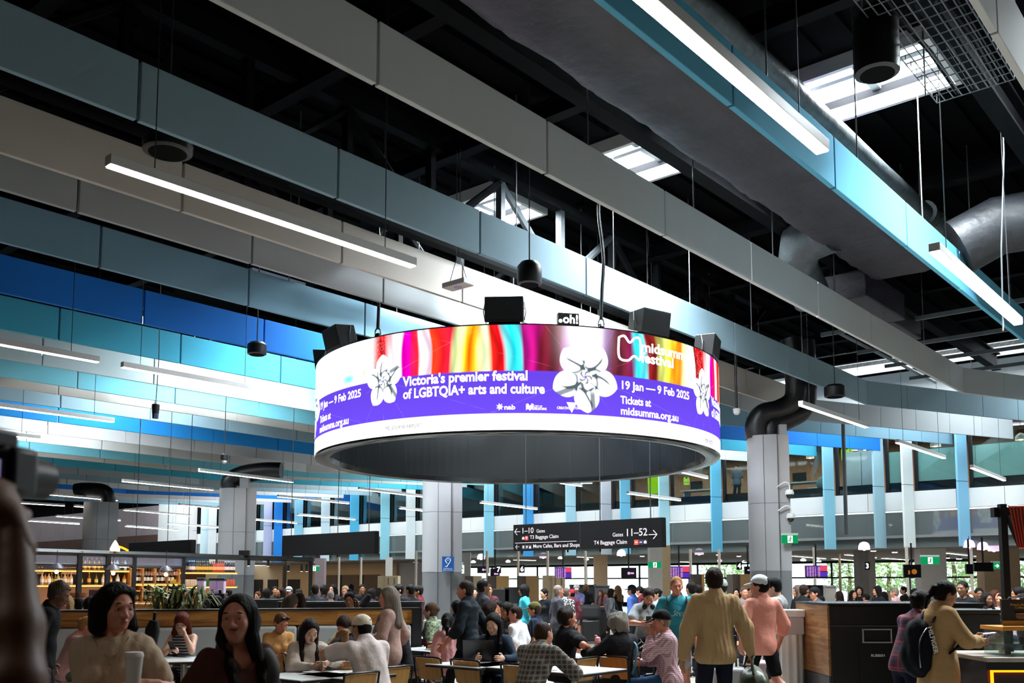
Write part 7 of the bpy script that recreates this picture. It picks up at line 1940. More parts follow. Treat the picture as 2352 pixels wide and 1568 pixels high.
person('person in olive cap and navy tee at the black desk', 1230, 15.8, 74, 1.66, sit=True, head=(4, 4, 0), sk='fair', hair=('short', '#3c2c20'), top=('#232c40', 'short', 0.02), bottom=('pants', '#222222'), cap=('#5c5a34', 'front'), dz=0.02, res=1.2)
person('bearded man in blue cream checked shirt hunched over the table', 1214, 9.5, -28, 1.76, sit=True, w=1.0, lean=24, bend=12, head=(-20, 2, 0), sk='fair', hair=('crop', '#3a2718'), top=(pattern('check_blue', 'plaid', '#141a28', '#55534e', 13, '#8a8072'), 'half', 0.024), bottom=('pants', '#23262c'), hands=((-0.1, 0.62, 0.8), (0.25, 0.55, 0.8)), res=0.85)
person('man with tousled dark hair in black polo leaning on the table', 1290, 11.7, -58, 1.76, sit=True, w=1.1, lean=6, head=(-18, 0, 0), sk='rosy', hair=('tousled', '#241612'), top=('#17181b', 'short', 0.022), bottom=('shorts', '#8d9098'), hands=((-0.05, 0.5, 0.8), (0.34, 0.22, 0.84)), poles=((-0.6, -0.5, -0.6), (1, -0.4, -0.2)), res=0.85, collar=True)
CG = person('person with curly grey hair in black quilted jacket from behind', 1432, 11.25, 30, 1.62, sit=True, fem=True, w=1.15, lean=10, head=(10, 4, 0), sk='pale', hair=('curly', '#8f887e'), top=('#1c1e22', 'long', 0.03), bottom=('pants', '#26282e'), hands=((-0.28, 0.42, 0.82), (0.18, 0.4, 0.78)))
strap(CG, [CG['f2'](0.1, -0.05, 0.5), CG['f2'](0.13, -0.16, 0.36), CG['f2'](0.06, -0.175, 0.15), CG['f2'](0.0, -0.165, 0.02)], mat('strap_teal', '#3c6f86', 0.6, noise=0.1), r=0.016)
GT = person('woman in grey tee with headphones round her neck reading a phone', 1488, 13.4, 176, 1.61, fem=True, w=1.25, sk='rosy', hair=('bun', '#2c1d17'), top=('#8f9496', 'short', 0.03), bottom=('pants', '#15161a'), head=(0, 28, -3), hands=((-0.04, 0.34, 1.12), (0.12, 0.34, 1.1)), poles=((-1, -0.4, -0.5), (1, -0.4, -0.5)), res=0.9, grip=(0.7, 0.5), hem=-0.2)
phone(GT, 'l', 'phone in the hands of the grey tee woman')
t = item(GT, GT['neck'], 'headphones', 'black headphones round the neck of the grey tee woman', 'headphones')
MB().tube([(0.085 * math.cos(a_), 0.03 + 0.085 * math.sin(a_), -0.01 - 0.02 * math.sin(a_)) for a_ in np.linspace(2.6, 6.8, 14)], 0.012, 8).build('band', black_metal, t, smooth=True)
for k in (-1, 1): MB().sphere((0.055 * k, 0.115, -0.02), (0.035, 0.022, 0.04), 12, 8).build('ear_cup', black_metal, t, smooth=True)
strap(GT, [GT['f2'](-0.12, -0.02, 0.52), GT['f2'](-0.1, 0.11, 0.44), GT['f2'](-0.04, 0.16, 0.2), GT['f2'](0.02, 0.17, -0.1)], webbing, r=0.022)
t = item(GT, (0.16, 0.16, 0.68), 'tote_bag', 'navy tote bag with white lettering on the grey tee woman', 'bag')
m = MB(); m.prism([(-.22, -.26), (.22, -.26), (.21, .16), (.12, .24), (-.12, .24), (-.21, .16)], 0.1, Matrix.Translation((0, 0.1, 0)) @ Matrix.Rotation(math.pi / 2, 4, 'X')); m.build('canvas', cloth('#12141c'), t, bevel=0.04, smooth=True)
m = MB()
for s_, z in (('THUS', 0.03), ('SO', -0.09)):
    vs, fs = text_mb(s_, 0.13, 0.0, 'CENTER'); on_plate(m, vs, fs, Matrix.Translation((-0.06, 0.103, z)) @ Matrix.Rotation(-0.9, 4, 'Y') @ Matrix.Rotation(math.pi, 4, 'Z') @ Matrix.Rotation(math.pi / 2, 4, 'X'))
m.build('lettering', sign_w, t)
TM = person('fair haired man in teal tee with black backpack straps', 1553, 12.7, 172, 1.755, w=1.1, sk='rosy', hair=('crop', '#a8793f'), top=('#2a7d8c', 'short', 0.022), bottom=('shorts', '#9c9c9e'), head=(6, 4, 0), hands=((-0.24, 0.08, 0.86), (0.26, 0.1, 0.95)), res=0.85, hem=-0.2, shoes='#55565a')
for k in (-1, 1): strap(TM, [TM['f2'](0.12 * k, -0.11, 0.36), TM['f2'](0.125 * k, -0.02, 0.512), TM['f2'](0.135 * k, 0.12, 0.42), TM['f2'](0.15 * k, 0.135, 0.22), TM['f2'](0.175 * k, 0.04, 0.08)], webbing, r=0.032)
t = item(TM, TM['f2'](0, -0.22, 0.26), 'backpack', 'black backpack on the teal tee man', 'backpack'); MB().box((0, 0, 0), (0.3, 0.17, 0.46)).build('pack', webbing, t, bevel=0.06, smooth=True)
m = MB(); rg = random.Random(2)
for i in range(26):
    x_ = rg.uniform(-0.1, 0.02); z_ = 0.28 + rg.uniform(0, 0.07) * (1 - abs(x_ + 0.04) * 9)
    q0 = TM['f2'](-x_ - 0.02, 0.152, z_); m.box(q0, (0.012, 0.004, 0.012), 0)
for k in range(4): m.box(TM['f2'](-0.07, 0.15, 0.33 - 0.016 * k), (0.09, 0.004, 0.004))
m.build('chest_print', mat('print_pale', '#a8d0d8', 0.6, noise=0.1), TM['root'])
t = item(TM, (-0.3, 0.12, 0.58), 'string_bag', 'navy drawstring bag hanging from the hand of the teal tee man', 'bag'); MB().tube([(0, 0, -0.34), (0, 0, -0.2), (0, 0, 0.05), (0, 0, 0.2)], [0.12, 0.16, 0.13, 0.03], 16, flat=0.5).build('sack', cloth('#23283a'), t, smooth=True); MB().tube([(0, 0, 0.2), (0.03, 0, 0.3)], 0.006, 5).build('cord', wire_m, t)
CK = person('man in pink checked shirt and black cap holding his chin', 1532, 11.15, 84, 1.72, sit=True, w=1.15, lean=4, head=(0, 8, 0), sk='rosy', hair=('crop', '#8a7a6c'), top=(pattern('check_pink', 'plaid', '#c9aeb4', '#8d5f70', 14), 'long', 0.024), bottom=('pants', '#234468'), cap=('#0f0f12', 'front'), hands=((-0.05, 0.2, 1.03), (0.1, 0.3, 0.72)), poles=((-0.6, 0.2, -1), (0.5, -0.4, -0.6)), hdir=((0.25, -0.25, 1), None), grip=(0.6, 0.4), res=0.85, collar=True)
TJ = person('tall man in tan overshirt seen from behind with a green bag', 1640, 9.75, 4, 1.83, w=1.12, sk='tan', hair=('short', '#2a1a10'), top=('#ab8e68', 'long', 0.036), bottom=('pants', '#151827'), head=(-4, -8, 0), hands=((-0.34, 0.0, 0.86), (0.38, 0.05, 0.93)), poles=((-1, -0.4, 0), (1, -0.5, 0)), res=0.8, hem=-0.13, collar=True, grip=(0.4, 0.9))
t = item(TJ, (0.42, 0.08, 0.62), 'holdall_bag', 'olive green holdall hanging from the hand of the tan overshirt man', 'bag')
olive = mat('olive_nylon', '#2c3a1c', 0.45, noise=0.35, nscale=5, bump=0.8, bscale=9)
S_ = SDF(); S_.e((0, 0, -0.02), (0.15, 0.26, 0.19), None, 0.03); S_.e((0.02, 0.1, 0.1), (0.1, 0.12, 0.09), None, 0.05); solid('holdall', S_, 0.012, olive, t, wr=0.008, seed=4)
MB().tube(curve([(-0.06, -0.16, 0.12), (-0.05, -0.1, 0.24), (0, -0.02, 0.3), (-0.02, 0.1, 0.24), (-0.04, 0.16, 0.14)]), 0.014, 8).build('handle', olive, t, smooth=True)
person('man in salmon shirt and white cap walking away in black shorts', 1748, 11.7, 22, 1.76, w=1.08, sk='rosy', hair=('short', '#14100e'), top=('#dc9484', 'half', 0.024), bottom=('shorts', '#0c0c0f'), cap=('#c6ccd2', 'front'), head=(40, 2, 0), hands=((-0.27, 0.05, 0.9), (0.28, 0.05, 0.9)), poles=((-1, -0.5, 0), (1, -0.6, 0)), feet=((-0.06, 0.3, 0.1), (0.12, -0.42, 0.26)), res=0.9, hem=-0.16, collar=True, shoes='#141416')
YB = person('young man in grey white tee and black cap looking down', 1784, 13.0, 62, 1.74, sk='pale', hair=('short', '#0f0c0c'), top=('#9d9fa0', 'short', 0.024), bottom=('pants', '#1a1c24'), cap=('#0d0d10', 'front'), head=(4, 16, 0), res=1.0)
for k in (-1, 1): strap(YB, [YB['f2'](0.13 * k, -0.12, 0.36), YB['f2'](0.13 * k, -0.02, 0.51), YB['f2'](0.14 * k, 0.12, 0.38), YB['f2'](0.15 * k, 0.1, 0.15)], cloth('#1c2440'), r=0.024)
PB = person('woman in navy and red checked shirt leaning forward', 2070, 9.6, -72, 1.63, fem=True, lean=16, bend=8, head=(0, 6, 0), sk='pale', hair=('bun', '#0d0a0b'), top=(pattern('check_red', 'plaid', '#1a1833', '#4a1c34', 5, '#7a2c3c'), 'long', 0.024), bottom=('pants', '#11142a'), hands=((-0.1, 0.42, 0.8), (0.1, 0.36, 0.68)), res=0.9, hem=-0.12, collar=True)
TC = person('woman in beige trench coat looking at her phone', 2148, 9.0, -84, 1.70, fem=True, lean=4, head=(0, 22, 0), sk='tan', hair=('pony', '#120c0b'), top=('#a5855c', 'long', 0.03), bottom=('pants', '#1c1a1c'), hands=((-0.02, 0.36, 1.12), (0.1, 0.34, 1.1)), poles=((-1, -0.5, -0.6), (1, -0.6, -0.6)), coat=True, hem=-0.55, collar=True, res=0.8, grip=(0.7, 0.6), hdir=((0.1, 1, 0), (-0.1, 1, 0.05)))
phone(TC, 'r', 'phone in the hand of the trench coat woman')
t = item(TC, TC['wr'][0] + np.array([0.0, 0.12, 0.03]), 'water_bottle', 'clear plastic water bottle with red cap in the trench coat woman hands', 'bottle')
o = MB().tube([(0, -0.02, 0), (0, 0.1, 0.01), (0, 0.13, 0.015), (0, 0.16, 0.02)], [0.03, 0.031, 0.025, 0.012], 14).build('bottle_wall', glass('pet', '#f0e8f0', 0.3, (0.85, 0.82, 0.85), haze=0.1), t, smooth=True); MB().tube([(0, 0.16, 0.02), (0, 0.185, 0.022)], 0.014, 10).build('cap', mat('cap_red', '#b02c34', 0.4, noise=0.05), t)
t = item(TC, TC['f2'](0, -0.2, 0.16), 'backpack', 'navy backpack with white lettering on the trench coat woman', 'backpack')
nav = mat('pack_navy', '#0a0d17', 0.8, spec=0.15, noise=0.25, nscale=5, bump=0.4, bscale=15)
S_ = SDF(); S_.e((0, -0.02, -0.06), (0.16, 0.13, 0.25), None, 0.04); S_.e((0, 0.0, 0.08), (0.14, 0.1, 0.17), None, 0.05); S_.e((0, -0.1, -0.12), (0.13, 0.07, 0.13), None, 0.03); solid('pack', S_, 0.011, nav, t, wr=0.005, seed=8)
MB().tube(curve([(0.15, -0.0, 0.16), (0.155, -0.07, 0.06), (0.16, -0.09, -0.08), (0.155, -0.08, -0.2)]), 0.006, 6).build('zip', chrome, t)
vs, fs = text_mb('HILFIGER', 0.062, 0.01); m = MB(); on_plate(m, vs, fs, Matrix.Translation((0.168, -0.005, 0.17)) @ Matrix.Rotation(math.pi / 2, 4, 'Z') @ Matrix.Rotation(math.pi / 2, 4, 'X') @ Matrix.Rotation(-1.35, 4, 'Z')); m.build('lettering', sign_w, t)
for k in (-1, 1): strap(TC, [TC['f2'](0.11 * k, -0.14, 0.38), TC['f2'](0.12 * k, -0.03, 0.53), TC['f2'](0.125 * k, 0.12, 0.42), TC['f2'](0.15 * k, 0.13, 0.22), TC['f2'](0.18 * k, 0.0, 0.1)], nav, r=0.027)
person('person in dark grey tee sitting hunched at the coffee stand', 2284, 11.3, -30, 1.72, sit=True, lean=18, bend=10, head=(-30, 8, 0), sk='tan', hair=('short', '#2a1812'), top=('#202228', 'short', 0.024), bottom=('pants', '#1c1c20'), res=1.1)
# --- guests in the booth behind the timber back
for u, Y, rz, kw in ((154, 14.6, 160, dict(label='woman in glasses with blond bob at the booth behind the timber back', fem=True, sk='rosy', hair=('bob', '#b08a5c'), top=('#c9a890', 'long'), glasses=True, H=1.6)),
                     (184, 15.2, 20, dict(label='dark haired guest of the rear booth beside the blond bob', hair=('short', '#100d0d'), top=('#c9b49a', 'short'), H=1.5)),
                     (212, 14.7, -40, dict(label='black haired guest at the rear booth by the framed poster', hair=('bob', '#0b0909'), top=('#201d20', 'long'), H=1.55)),
                     (500, 15.0, 10, dict(label='black haired guest below the plant tips', hair=('bob', '#0c0b0b'), top=('#2a2a2c', 'long'), H=1.55)),
                     (640, 15.0, -40, dict(label='guest in plain white tee bowed at the rear booth', lean=20, head=(0, 20, 0), hair=('wavy', '#55463c'), top=('#e6e0da', 'short'), H=1.72)),
                     (688, 15.4, 35, dict(label='guest with long brown hair over white top at the rear booth', fem=True, hair=('long', '#3a2820'), top=('#dcd6d6', 'short'), H=1.7)),
                     (806, 15.2, 190, dict(label='woman at the rear booth holding a phone to her ear', fem=True, sk='tan', head=(-12, 6, 6), hair=('topbun', '#1e120e'), top=('#141416', 'long'), H=1.72, hands=((-0.13, 0.1, 1.28), None), hdir=((0.3, -0.2, 0.9), None))),
                     (722, 15.3, 60, dict(label='guest in camel jumper leaning low at the rear booth', lean=35, hair=('short', '#1a1210'), top=('#b08a64', 'long'), H=1.6)),
                     (930, 15.4, 100, dict(label='low guest in a straw coloured hat at the rear booth end', lean=20, hair=('crop', '#201510'), cap=('#c9b48a', 'front'), top=('#2a2426', 'short'), H=1.55))):
    person(u=u, Y=Y, rz=rz, sit=True, res=1.3, dz=0.17, bottom=('pants', '#222428'), **kw)
# ================================================================ the crowd further back: a few poses, copied with their own clothes, hair and turn
ARC = {}
def arche(key, **kw):
    I = person('archetype', 1176, -5.0, 0, 1.72, res=1.75, face=True, group='x', **kw); I['root'].location = (0, 0, -8); ARC[key] = (I['root'], I['hc'][2] + 0.125)
arche('man', hair=('short', '#1c1410'), top=('#444444', 'short', 0.022), bottom=('pants', '#1d2026'))
arche('shorts', hair=('short', '#1c1410'), top=('#444444', 'short', 0.024), bottom=('shorts', '#5a5c58'), hands=((-0.05, 0.34, 1.16), (0.36, 0.1, 0.98)), cap=('#dddddd', 'front'), head=(0, 14, 0))
arche('bald', hair=('crop', '#8a7a70'), top=('#444444', 'long', 0.02), bottom=('pants', '#1d2026'), w=1.12)
arche('long', fem=True, hair=('long', '#1c1410'), top=('#444444', 'short', 0.018), bottom=('pants', '#1d2026'), hands=((-0.08, 0.3, 1.1), (0.08, 0.3, 1.1)))
arche('bun', fem=True, hair=('bun', '#1c1410'), top=('#444444', 'long', 0.02), bottom=('pants', '#1d2026'), head=(0, 10, 0))
arche('walk', hair=('wavy', '#1c1410'), top=('#444444', 'long', 0.024), bottom=('pants', '#1d2026'), feet=((-0.08, 0.3, 0.09), (0.08, -0.32, 0.16)), hands=((-0.24, -0.15, 0.9), (0.24, 0.22, 0.95)))
arche('cap', hair=('short', '#1c1410'), top=('#444444', 'long', 0.024), bottom=('pants', '#1d2026'), cap=('#202020', 'front'))
def crowd(u, v, Y, rz, key, label, top, hair='#17110e', sk='fair', bottom='#1d2026', cap=None, lowz=0.0):
    src, hz_ = ARC[key]
    zc = EYE - (v - 1338) * Y / 2200
    s = max(0.8, min(1.12, zc / hz_))
    c = at_y(u, 1338, Y)
    r = src.copy(); COL.objects.link(r); r.location = (c.x, Y, 0); r.rotation_euler = (0, 0, math.radians(rz)); r.scale = (s, s, s); r['label'] = label
    del r['group']; r.name = 'person'
    cm = {'body': skin(sk), 'top': top if not isinstance(top, str) else cloth(top), 'trousers': cloth(bottom), 'shorts': cloth(bottom), 'hair': hairm(hair), 'cap': cloth(cap or '#202226', 'c'), 'cap_peak': cloth(cap or '#202226', 'c')}
    for ch in src.children:
        o = ch.copy(); COL.objects.link(o); o.parent = r
        nm = ch.name.split('.')[0]
        if nm in cm and o.material_slots:
            o.material_slots[0].link = 'OBJECT'; o.material_slots[0].material = cm[nm]
    return r
CR = [
 (1281, 1343, 19, -70, 'bald', 'grey haired man in charcoal tee in front of the slotted booth', '#3c3c44', '#8d8078', 'rosy'),
 (1301, 1349, 21, -40, 'bald', 'bald man in black and white checked shirt next to the charcoal tee man', pattern('check_bw', 'print', '#b9b6b4', '#26262a', 26), '#6a5a50', 'rosy'),
 (1314, 1353, 24, 10, 'cap', 'person in red cap half behind the lavender tee traveller', '#5a2a34', '#17110e', 'fair', '#1d2026', '#8e1f2c'),
 (1324, 1342, 26.5, 178, 'shorts', 'man in white cap and lavender tee with phone and suitcase', '#6f6f9c', '#2a1c14', 'rosy', '#4b4d48', '#dcdad6'),
 (1346, 1341, 28, -20, 'man', 'blond man in black tee behind the lavender tee traveller', '#141417', '#8a5f34', 'tan'),
 (1380, 1354, 29, 150, 'long', 'woman with light brown hair in mauve top by the scanner cabinet', '#7a5f68', '#5a3a2a'),
 (1391, 1362, 29.5, 170, 'bun', 'child in lilac top in front of the grey scanner cabinet', '#9a82c0', '#6a4a3a', 'rosy'),
 (1404, 1352, 26.5, -100, 'walk', 'woman in grey tee and black leggings carrying a lime bag', '#77797c', '#1a1210', 'fair', '#0e0e11'),
 (1419, 1344, 27, 30, 'long', 'woman with very long fair hair in black dress', '#121114', '#6f5032', 'tan'),
 (1452, 1343, 21, 60, 'cap', 'man in blue shirt and navy cap turned away', '#3b5390', '#2a1c14', 'rosy', '#1d2026', '#161a2a'),
 (1471, 1346, 24, 70, 'bun', 'dark haired person in maroon top past the blue shirt man', '#5a1f2a'),
 (1480, 1350, 27, 200, 'long', 'person with brown bob beyond the maroon top', '#7a6a60', '#4a3020'),
 (1511, 1351, 20, 100, 'bun', 'black haired person in pale top between grey and teal tees', '#a09a88', '#0c0a0b'),
 (1588, 1336, 17, 30, 'man', 'dark haired man in petrol green shirt behind the teal tee man', '#1f4a50', '#181010'),
 (1604, 1342, 18, -10, 'man', 'dark haired person in khaki top by the tan overshirt shoulder', '#6a6040', '#1c1310'),
 (1656, 1329, 15, 60, 'cap', 'tall person in grey green cap beyond the tan overshirt man', '#3a4040', '#17110e', 'fair', '#1d2026', '#7c8680'),
 (1693, 1349, 21, 150, 'walk', 'person in black jacket over white shirt near the tan booth', '#16171a'),
 (1708, 1347, 19, 190, 'bald', 'bald bearded man in grey shirt facing us near the tan booth', '#6c6e70', '#5a4a40', 'rosy'),
 (1722, 1350, 24, 170, 'man', 'dark haired person against the tall round column foot', '#22242a'),
 (1832, 1345, 20, 100, 'walk', 'grey bearded man in black tee behind the bin station', '#121214', '#6a5a50', 'rosy'),
 (1846, 1342, 18.5, -60, 'man', 'burly man in black tee behind the bin station', '#101012', '#2a1c14', 'tan'),
 (1871, 1348, 18, 110, 'cap', 'man in black cap and grey top behind the bin station', '#3a3a40', '#1a1210', 'rosy', '#1d2026', '#0e0e10'),
 (1885, 1374, 21, 40, 'man', 'low dark head behind the pale machine cabinet', '#222226'),
 (1927, 1357, 24, 60, 'long', 'long haired person in shade before the bright window', '#2a2a2c', '#221610', 'brown'),
 (1958, 1355, 24, 200, 'long', 'dark haired seated looking person before the bright trees', '#17171a'),
 (1973, 1346, 24.5, 160, 'walk', 'person in black hoodie before the bright trees', '#141416'),
 (1990, 1362, 23, 30, 'bun', 'person with dark bun in grey top near the grey pier', '#3a3c42'),
 (2015, 1346, 23, 100, 'walk', 'person in dark puffer jacket past the grey pier', '#1c1d22'),
 (2030, 1358, 25, 20, 'long', 'person with long dark hair past the grey pier', '#2c2428'),
 (2055, 1350, 22, 60, 'bald', 'grey haired person in pale pink shirt by the leaning woman', '#c09090', '#8a7a70', 'rosy'),
 (2075, 1346, 27, 90, 'man', 'dark silhouetted person beneath the orange picture screen', '#121214'),
 (2100, 1352, 26, 200, 'walk', 'person in black beneath the orange picture screen', '#0f0f12'),
 (2211, 1333, 15, 130, 'bald', 'tall brown skinned man with sunglasses on his head in black vest', '#121214', '#0c0a0a', 'brown'),
 (2229, 1358, 16, 150, 'long', 'woman with light brown hair in white top behind the black counter', '#cfc9c9', '#7a5238', 'rosy'),
 (2247, 1349, 18, 170, 'man', 'dark haired man behind the two women at the black counter', '#26262c', '#0e0a0a', 'brown'),
 (2265, 1360, 15.5, 190, 'long', 'woman with black curls in striped blouse behind the black counter', pattern('blouse', 'stripe', '#3a3a42', '#b0b0b8', 14), '#0d0a0a', 'brown'),
 (2284, 1355, 17, 200, 'long', 'woman with auburn waves behind the striped blouse woman', '#6a4238', '#4a2418', 'rosy'),
 (2300, 1361, 16, 120, 'man', 'man in pale grey shirt behind the stand post', '#a9a9b0', '#1a1210', 'tan'),
 (2322, 1352, 17, 100, 'bun', 'person in dark top beyond the coffee advert', '#2a2228', '#2a1a14', 'rosy'),
 (2340, 1347, 14.5, 70, 'man', 'man in pale pink shirt beyond the coffee advert', '#c79ab4', '#120d0c', 'tan'),
 (2350, 1362, 13.5, 90, 'man', 'dark jacket shoulder at the picture border beyond the advert', '#14141a', '#0d0b0b', 'tan'),
 (1122, 1341, 20, 200, 'man', 'man in maroon top at the black desk monitors', '#4a2228', '#14100e', 'tan'),
 (1150, 1351, 24, 20, 'bun', 'person with dark bun before the yellow booth', '#26241f', '#1c120e', 'tan'),
 (1161, 1350, 24, -10, 'man', 'black haired person before the yellow booth', '#17181c', '#0b0909', 'tan'),
 (1204, 1343, 20.5, 90, 'walk', 'dark haired staff member in cyan and white vest', '#38a0b4', '#0c0a0a', 'brown'),
 (1251, 1351, 21, 130, 'bun', 'woman in black suit holding mint papers', '#111217', '#120c0b', 'fair'),
 (1176, 1360, 27, 180, 'long', 'person seated low beyond the black monitors', '#5c4a44', '#3a2418'),
 (1092, 1349, 23, 170, 'man', 'person in black behind the slate tee man', '#1b1c20'),
 (917, 1341, 19, 120, 'man', 'tall dark haired man in black before the white shop wall', '#0e0e11', '#0b0909'),
 (943, 1341, 18.5, 60, 'bald', 'stocky man in black before the white shop wall', '#0f0f12', '#14100e', 'tan'),
 (962, 1344, 19.5, 100, 'man', 'man in deep red top beside the middle column', '#4c1118', '#120e0c', 'tan'),
 (594, 1358, 24, 160, 'bun', 'person with orange lit hair beyond the bar counter', '#2c2320', '#5a3418'),
 (612, 1352, 25, 60, 'walk', 'person in black beyond the bar counter', '#17151a'),
 (632, 1346, 26, 200, 'man', 'man in dark apron under the bar frame beam', '#22201f', '#1c130e', 'tan'),
 (646, 1349, 23, 140, 'long', 'long haired person by the bar frame post', '#201c1e', '#2a1a12'),
 (664, 1347, 22, 190, 'cap', 'bartender in pale cap inside the bar frame', '#35302e', '#2a1c14', 'rosy', '#22252c', '#a0a0a2'),
 (688, 1352, 24, 30, 'man', 'dark person between the bar frame posts', '#1a1a1e'),
 (724, 1342, 20, 20, 'man', 'dark haired person in grey just past the bar frame', '#2c2c30'),
 (743, 1344, 25, 100, 'walk', 'person in black near the first brown door', '#18181b'),
 (766, 1342, 24, 150, 'long', 'woman with black hair near the first brown door', '#3a3034', '#0d0b0b'),
 (760, 1356, 21, 40, 'bald', 'grey haired person in mauve before the brown doors', '#6a5a5c', '#8a7f78', 'rosy'),
 (794, 1345, 22, 170, 'bun', 'fair haired person before the middle brown door', '#1b1a1d', '#9a8468', 'rosy'),
 (808, 1341, 27, 10, 'man', 'man in grey tee before the middle brown door', '#3c4246', '#17110e', 'tan'),
 (832, 1341, 24, 200, 'man', 'black haired man before the last brown door', '#131417', '#0c0a0a', 'tan'),
 (854, 1352, 23, 80, 'walk', 'person in plum top before the last brown door', '#35232e'),
 (870, 1350, 26, 60, 'long', 'person with dark hair right after the last brown door', '#232226'),
 (526, 1352, 23.5, 80, 'bald', 'bartender in khaki shirt behind the dispensers', '#7a6a44', '#17110e', 'tan'),
 (1694, 1052, 40.5, 150, 'man', 'office worker in grey shirt behind the upper window by the column', '#6c7078', '#120e0c', 'tan'),
]
for row_ in CR:
    u, v, Y = row_[:3]
    if v < 1200:
        r = crowd(u, 1340, Y, *row_[3:]); b_ = at_p(u, 1140, PF + 0.9); r.location = (b_.x, b_.y, 5.04); r.scale = (1, 1, 1)
    else:
        crowd(*row_)
for root, _h in ARC.values():
    for c in list(root.children): bpy.data.objects.remove(c)
    bpy.data.objects.remove(root)
# luggage of the crowd
def suitcase(u, v, Y, lab, col, h=0.75, w_=0.42):
    c = at_y(u, 1338, Y); t = thing('suitcase', lab, 'suitcase', (c.x, Y, 0))
    m = mat('case_' + col[1:], col, 0.4, noise=0.1)
    MB().box((0, 0, 0.06 + h * 0.42), (w_, 0.26, h * 0.82)).build('shell', m, t, bevel=0.04, smooth=True)
    for x_ in (-0.4, 0.4): MB().lathe([(0.03, -0.02), (0.03, 0.02)], 10, (x_ * w_, 0, 0.03)).build('wheel', black_metal, t)
    MB().tube([(-0.1, 0.1, h * 0.86), (-0.1, 0.1, h + 0.3), (0.1, 0.1, h + 0.3), (0.1, 0.1, h * 0.86)], 0.012, 6).build('pull_handle', black_metal, t)
    return t
suitcase(1356, 1475, 26.2, 'black suitcase with bag held by the lavender tee traveller', '#0f0f11', 0.7, 0.5)
t = thing('duffel_bag', 'black bag strapped on top of the black suitcase', 'bag', (at_y(1353, 1338, 26.2).x, 26.2, 0.66)); MB().box((0, 0, 0.2), (0.62, 0.3, 0.4)).build('fabric', webbing, t, bevel=0.1, smooth=True)
suitcase(1333, 1450, 27.5, 'pink suitcase behind the lavender tee traveller', '#c98a80', 0.7, 0.4)
suitcase(1672, 1560, 11.4, 'grey shell suitcase with red strap beside the tan overshirt man', '#8f9194', 0.72, 0.4)
t = thing('shoulder_bag', 'lime green bag on the grey tee woman with leggings', 'bag', (at_y(1411, 1338, 26.2).x, 26.05, 0.5)); MB().sphere((0, 0, 0.12), (0.14, 0.1, 0.22), 14, 10).build('fabric', mat('lime', '#6fb81e', 0.6, noise=0.15), t, smooth=True); MB().tube(curve([(-0.1, 0, 0.35), (0.0, 0.02, 0.62), (0.1, 0, 0.35)]), 0.015, 6).build('strap', webbing, t)
suitcase(1738, 1500, 13.4, 'pink grey suitcase seen between legs by the white pedestal', '#b9a4a8', 0.62, 0.38)
# ================================================================ things on the tables
def on_table(T, u, v, zt=0.742):
    p = at_z(u, v, zt); return p
kraft = mat('kraft', '#a98a5c', 0.8, noise=0.12); paper = mat('paper_white', '#d9d6d0', 0.8, noise=0.05, bump=0.5, bscale=20)
p = on_table(T1b, 797, 1536); t = thing('food_bowl', 'kraft paper bowl with lettuce on the tray', 'bowl', p)
MB().lathe([(0.13, 0), (0.165, 0.05), (0.16, 0.052), (0.12, 0.008)], 28, closed=False).build('bowl_wall', kraft, t, smooth=True); MB().lathe([(0.125, 0.0), (0.125, 0.012)], 24).build('bottom', kraft, t)
rg = random.Random(9); m = MB()
for i in range(16):
    a = rg.uniform(0, 6.28); r_ = rg.uniform(0.02, 0.09); m.sphere((r_ * math.cos(a) + 0.03, r_ * math.sin(a), 0.05 + rg.uniform(0, 0.03)), (0.035, 0.03, 0.018), 8, 5)
m.build('lettuce', mat('lettuce', '#8fb04a', 0.6, noise=0.4, nscale=30, bump=1, bscale=40), t, smooth=True)
MB().sphere((-0.06, 0.0, 0.055), (0.08, 0.07, 0.035), 10, 6).build('wrapper', paper, t)
p = on_table(T1b, 770, 1541); t = thing('food_tray', 'thin white serving tray under the paper bowl', 'tray', p, GB); MB().box((0.02, 0.0, 0.004), (0.46, 0.34, 0.008)).build('sheet', paper, t); t.location = p + Vector((0.1, 0.05, -0.009 + 0.003))
p = on_table(T1, 690, 1538); t = thing('napkin_stack', 'folded napkins on the table of the cream hoodie girl', 'napkins', p, 0.4); MB().box((0, 0, 0.008), (0.2, 0.12, 0.016)).build('paper', paper, t, bevel=0.003)
p = on_table(T1b, 822, 1533); t = thing('soda_bottle', 'clear plastic bottle with red cap between the diners', 'bottle', p); MB().lathe([(0.03, 0), (0.033, 0.02), (0.033, 0.13), (0.013, 0.18), (0.013, 0.2)], 14).build('bottle_wall', glass('pet2', '#f4f4f6', 0.25, (0.9, 0.9, 0.9), haze=0.05), t, smooth=True); MB().lathe([(0.016, 0.195), (0.016, 0.215)], 10).build('cap', mat('cap_red', '#b02c34'), t)
# laptop
p = on_table(T4, 1100, 1519); t = thing('laptop', 'open black laptop seen from behind its lid', 'laptop', p, math.radians(-7))
MB().box((0, 0.13, 0.009), (0.36, 0.25, 0.016)).build('keyboard_deck', dkblack, t, bevel=0.003)
o = MB().box((0, 0, 0.125), (0.36, 0.01, 0.25)).build('lid_screen', mat('laptop_lid', '#1b1b1d', 0.35, noise=0.08), t, bevel=0.006); o.location = (0, -0.005, 0.012); o.rotation_euler = (math.radians(16), 0, 0)
vs, fs = text_mb('lenovo', 0.016, 0.0, 'CENTER'); m = MB(); on_plate(m, vs, fs, Matrix.Translation((0, -0.012, 0.12)) @ Matrix.Rotation(math.radians(16), 4, 'X') @ Matrix.Rotation(math.pi / 2, 4, 'X')); o = m.build('logo', mat('logo_grey', '#3c3c3e', 0.3, noise=0.05), t); o.location = (0, -0.03, 0.012)
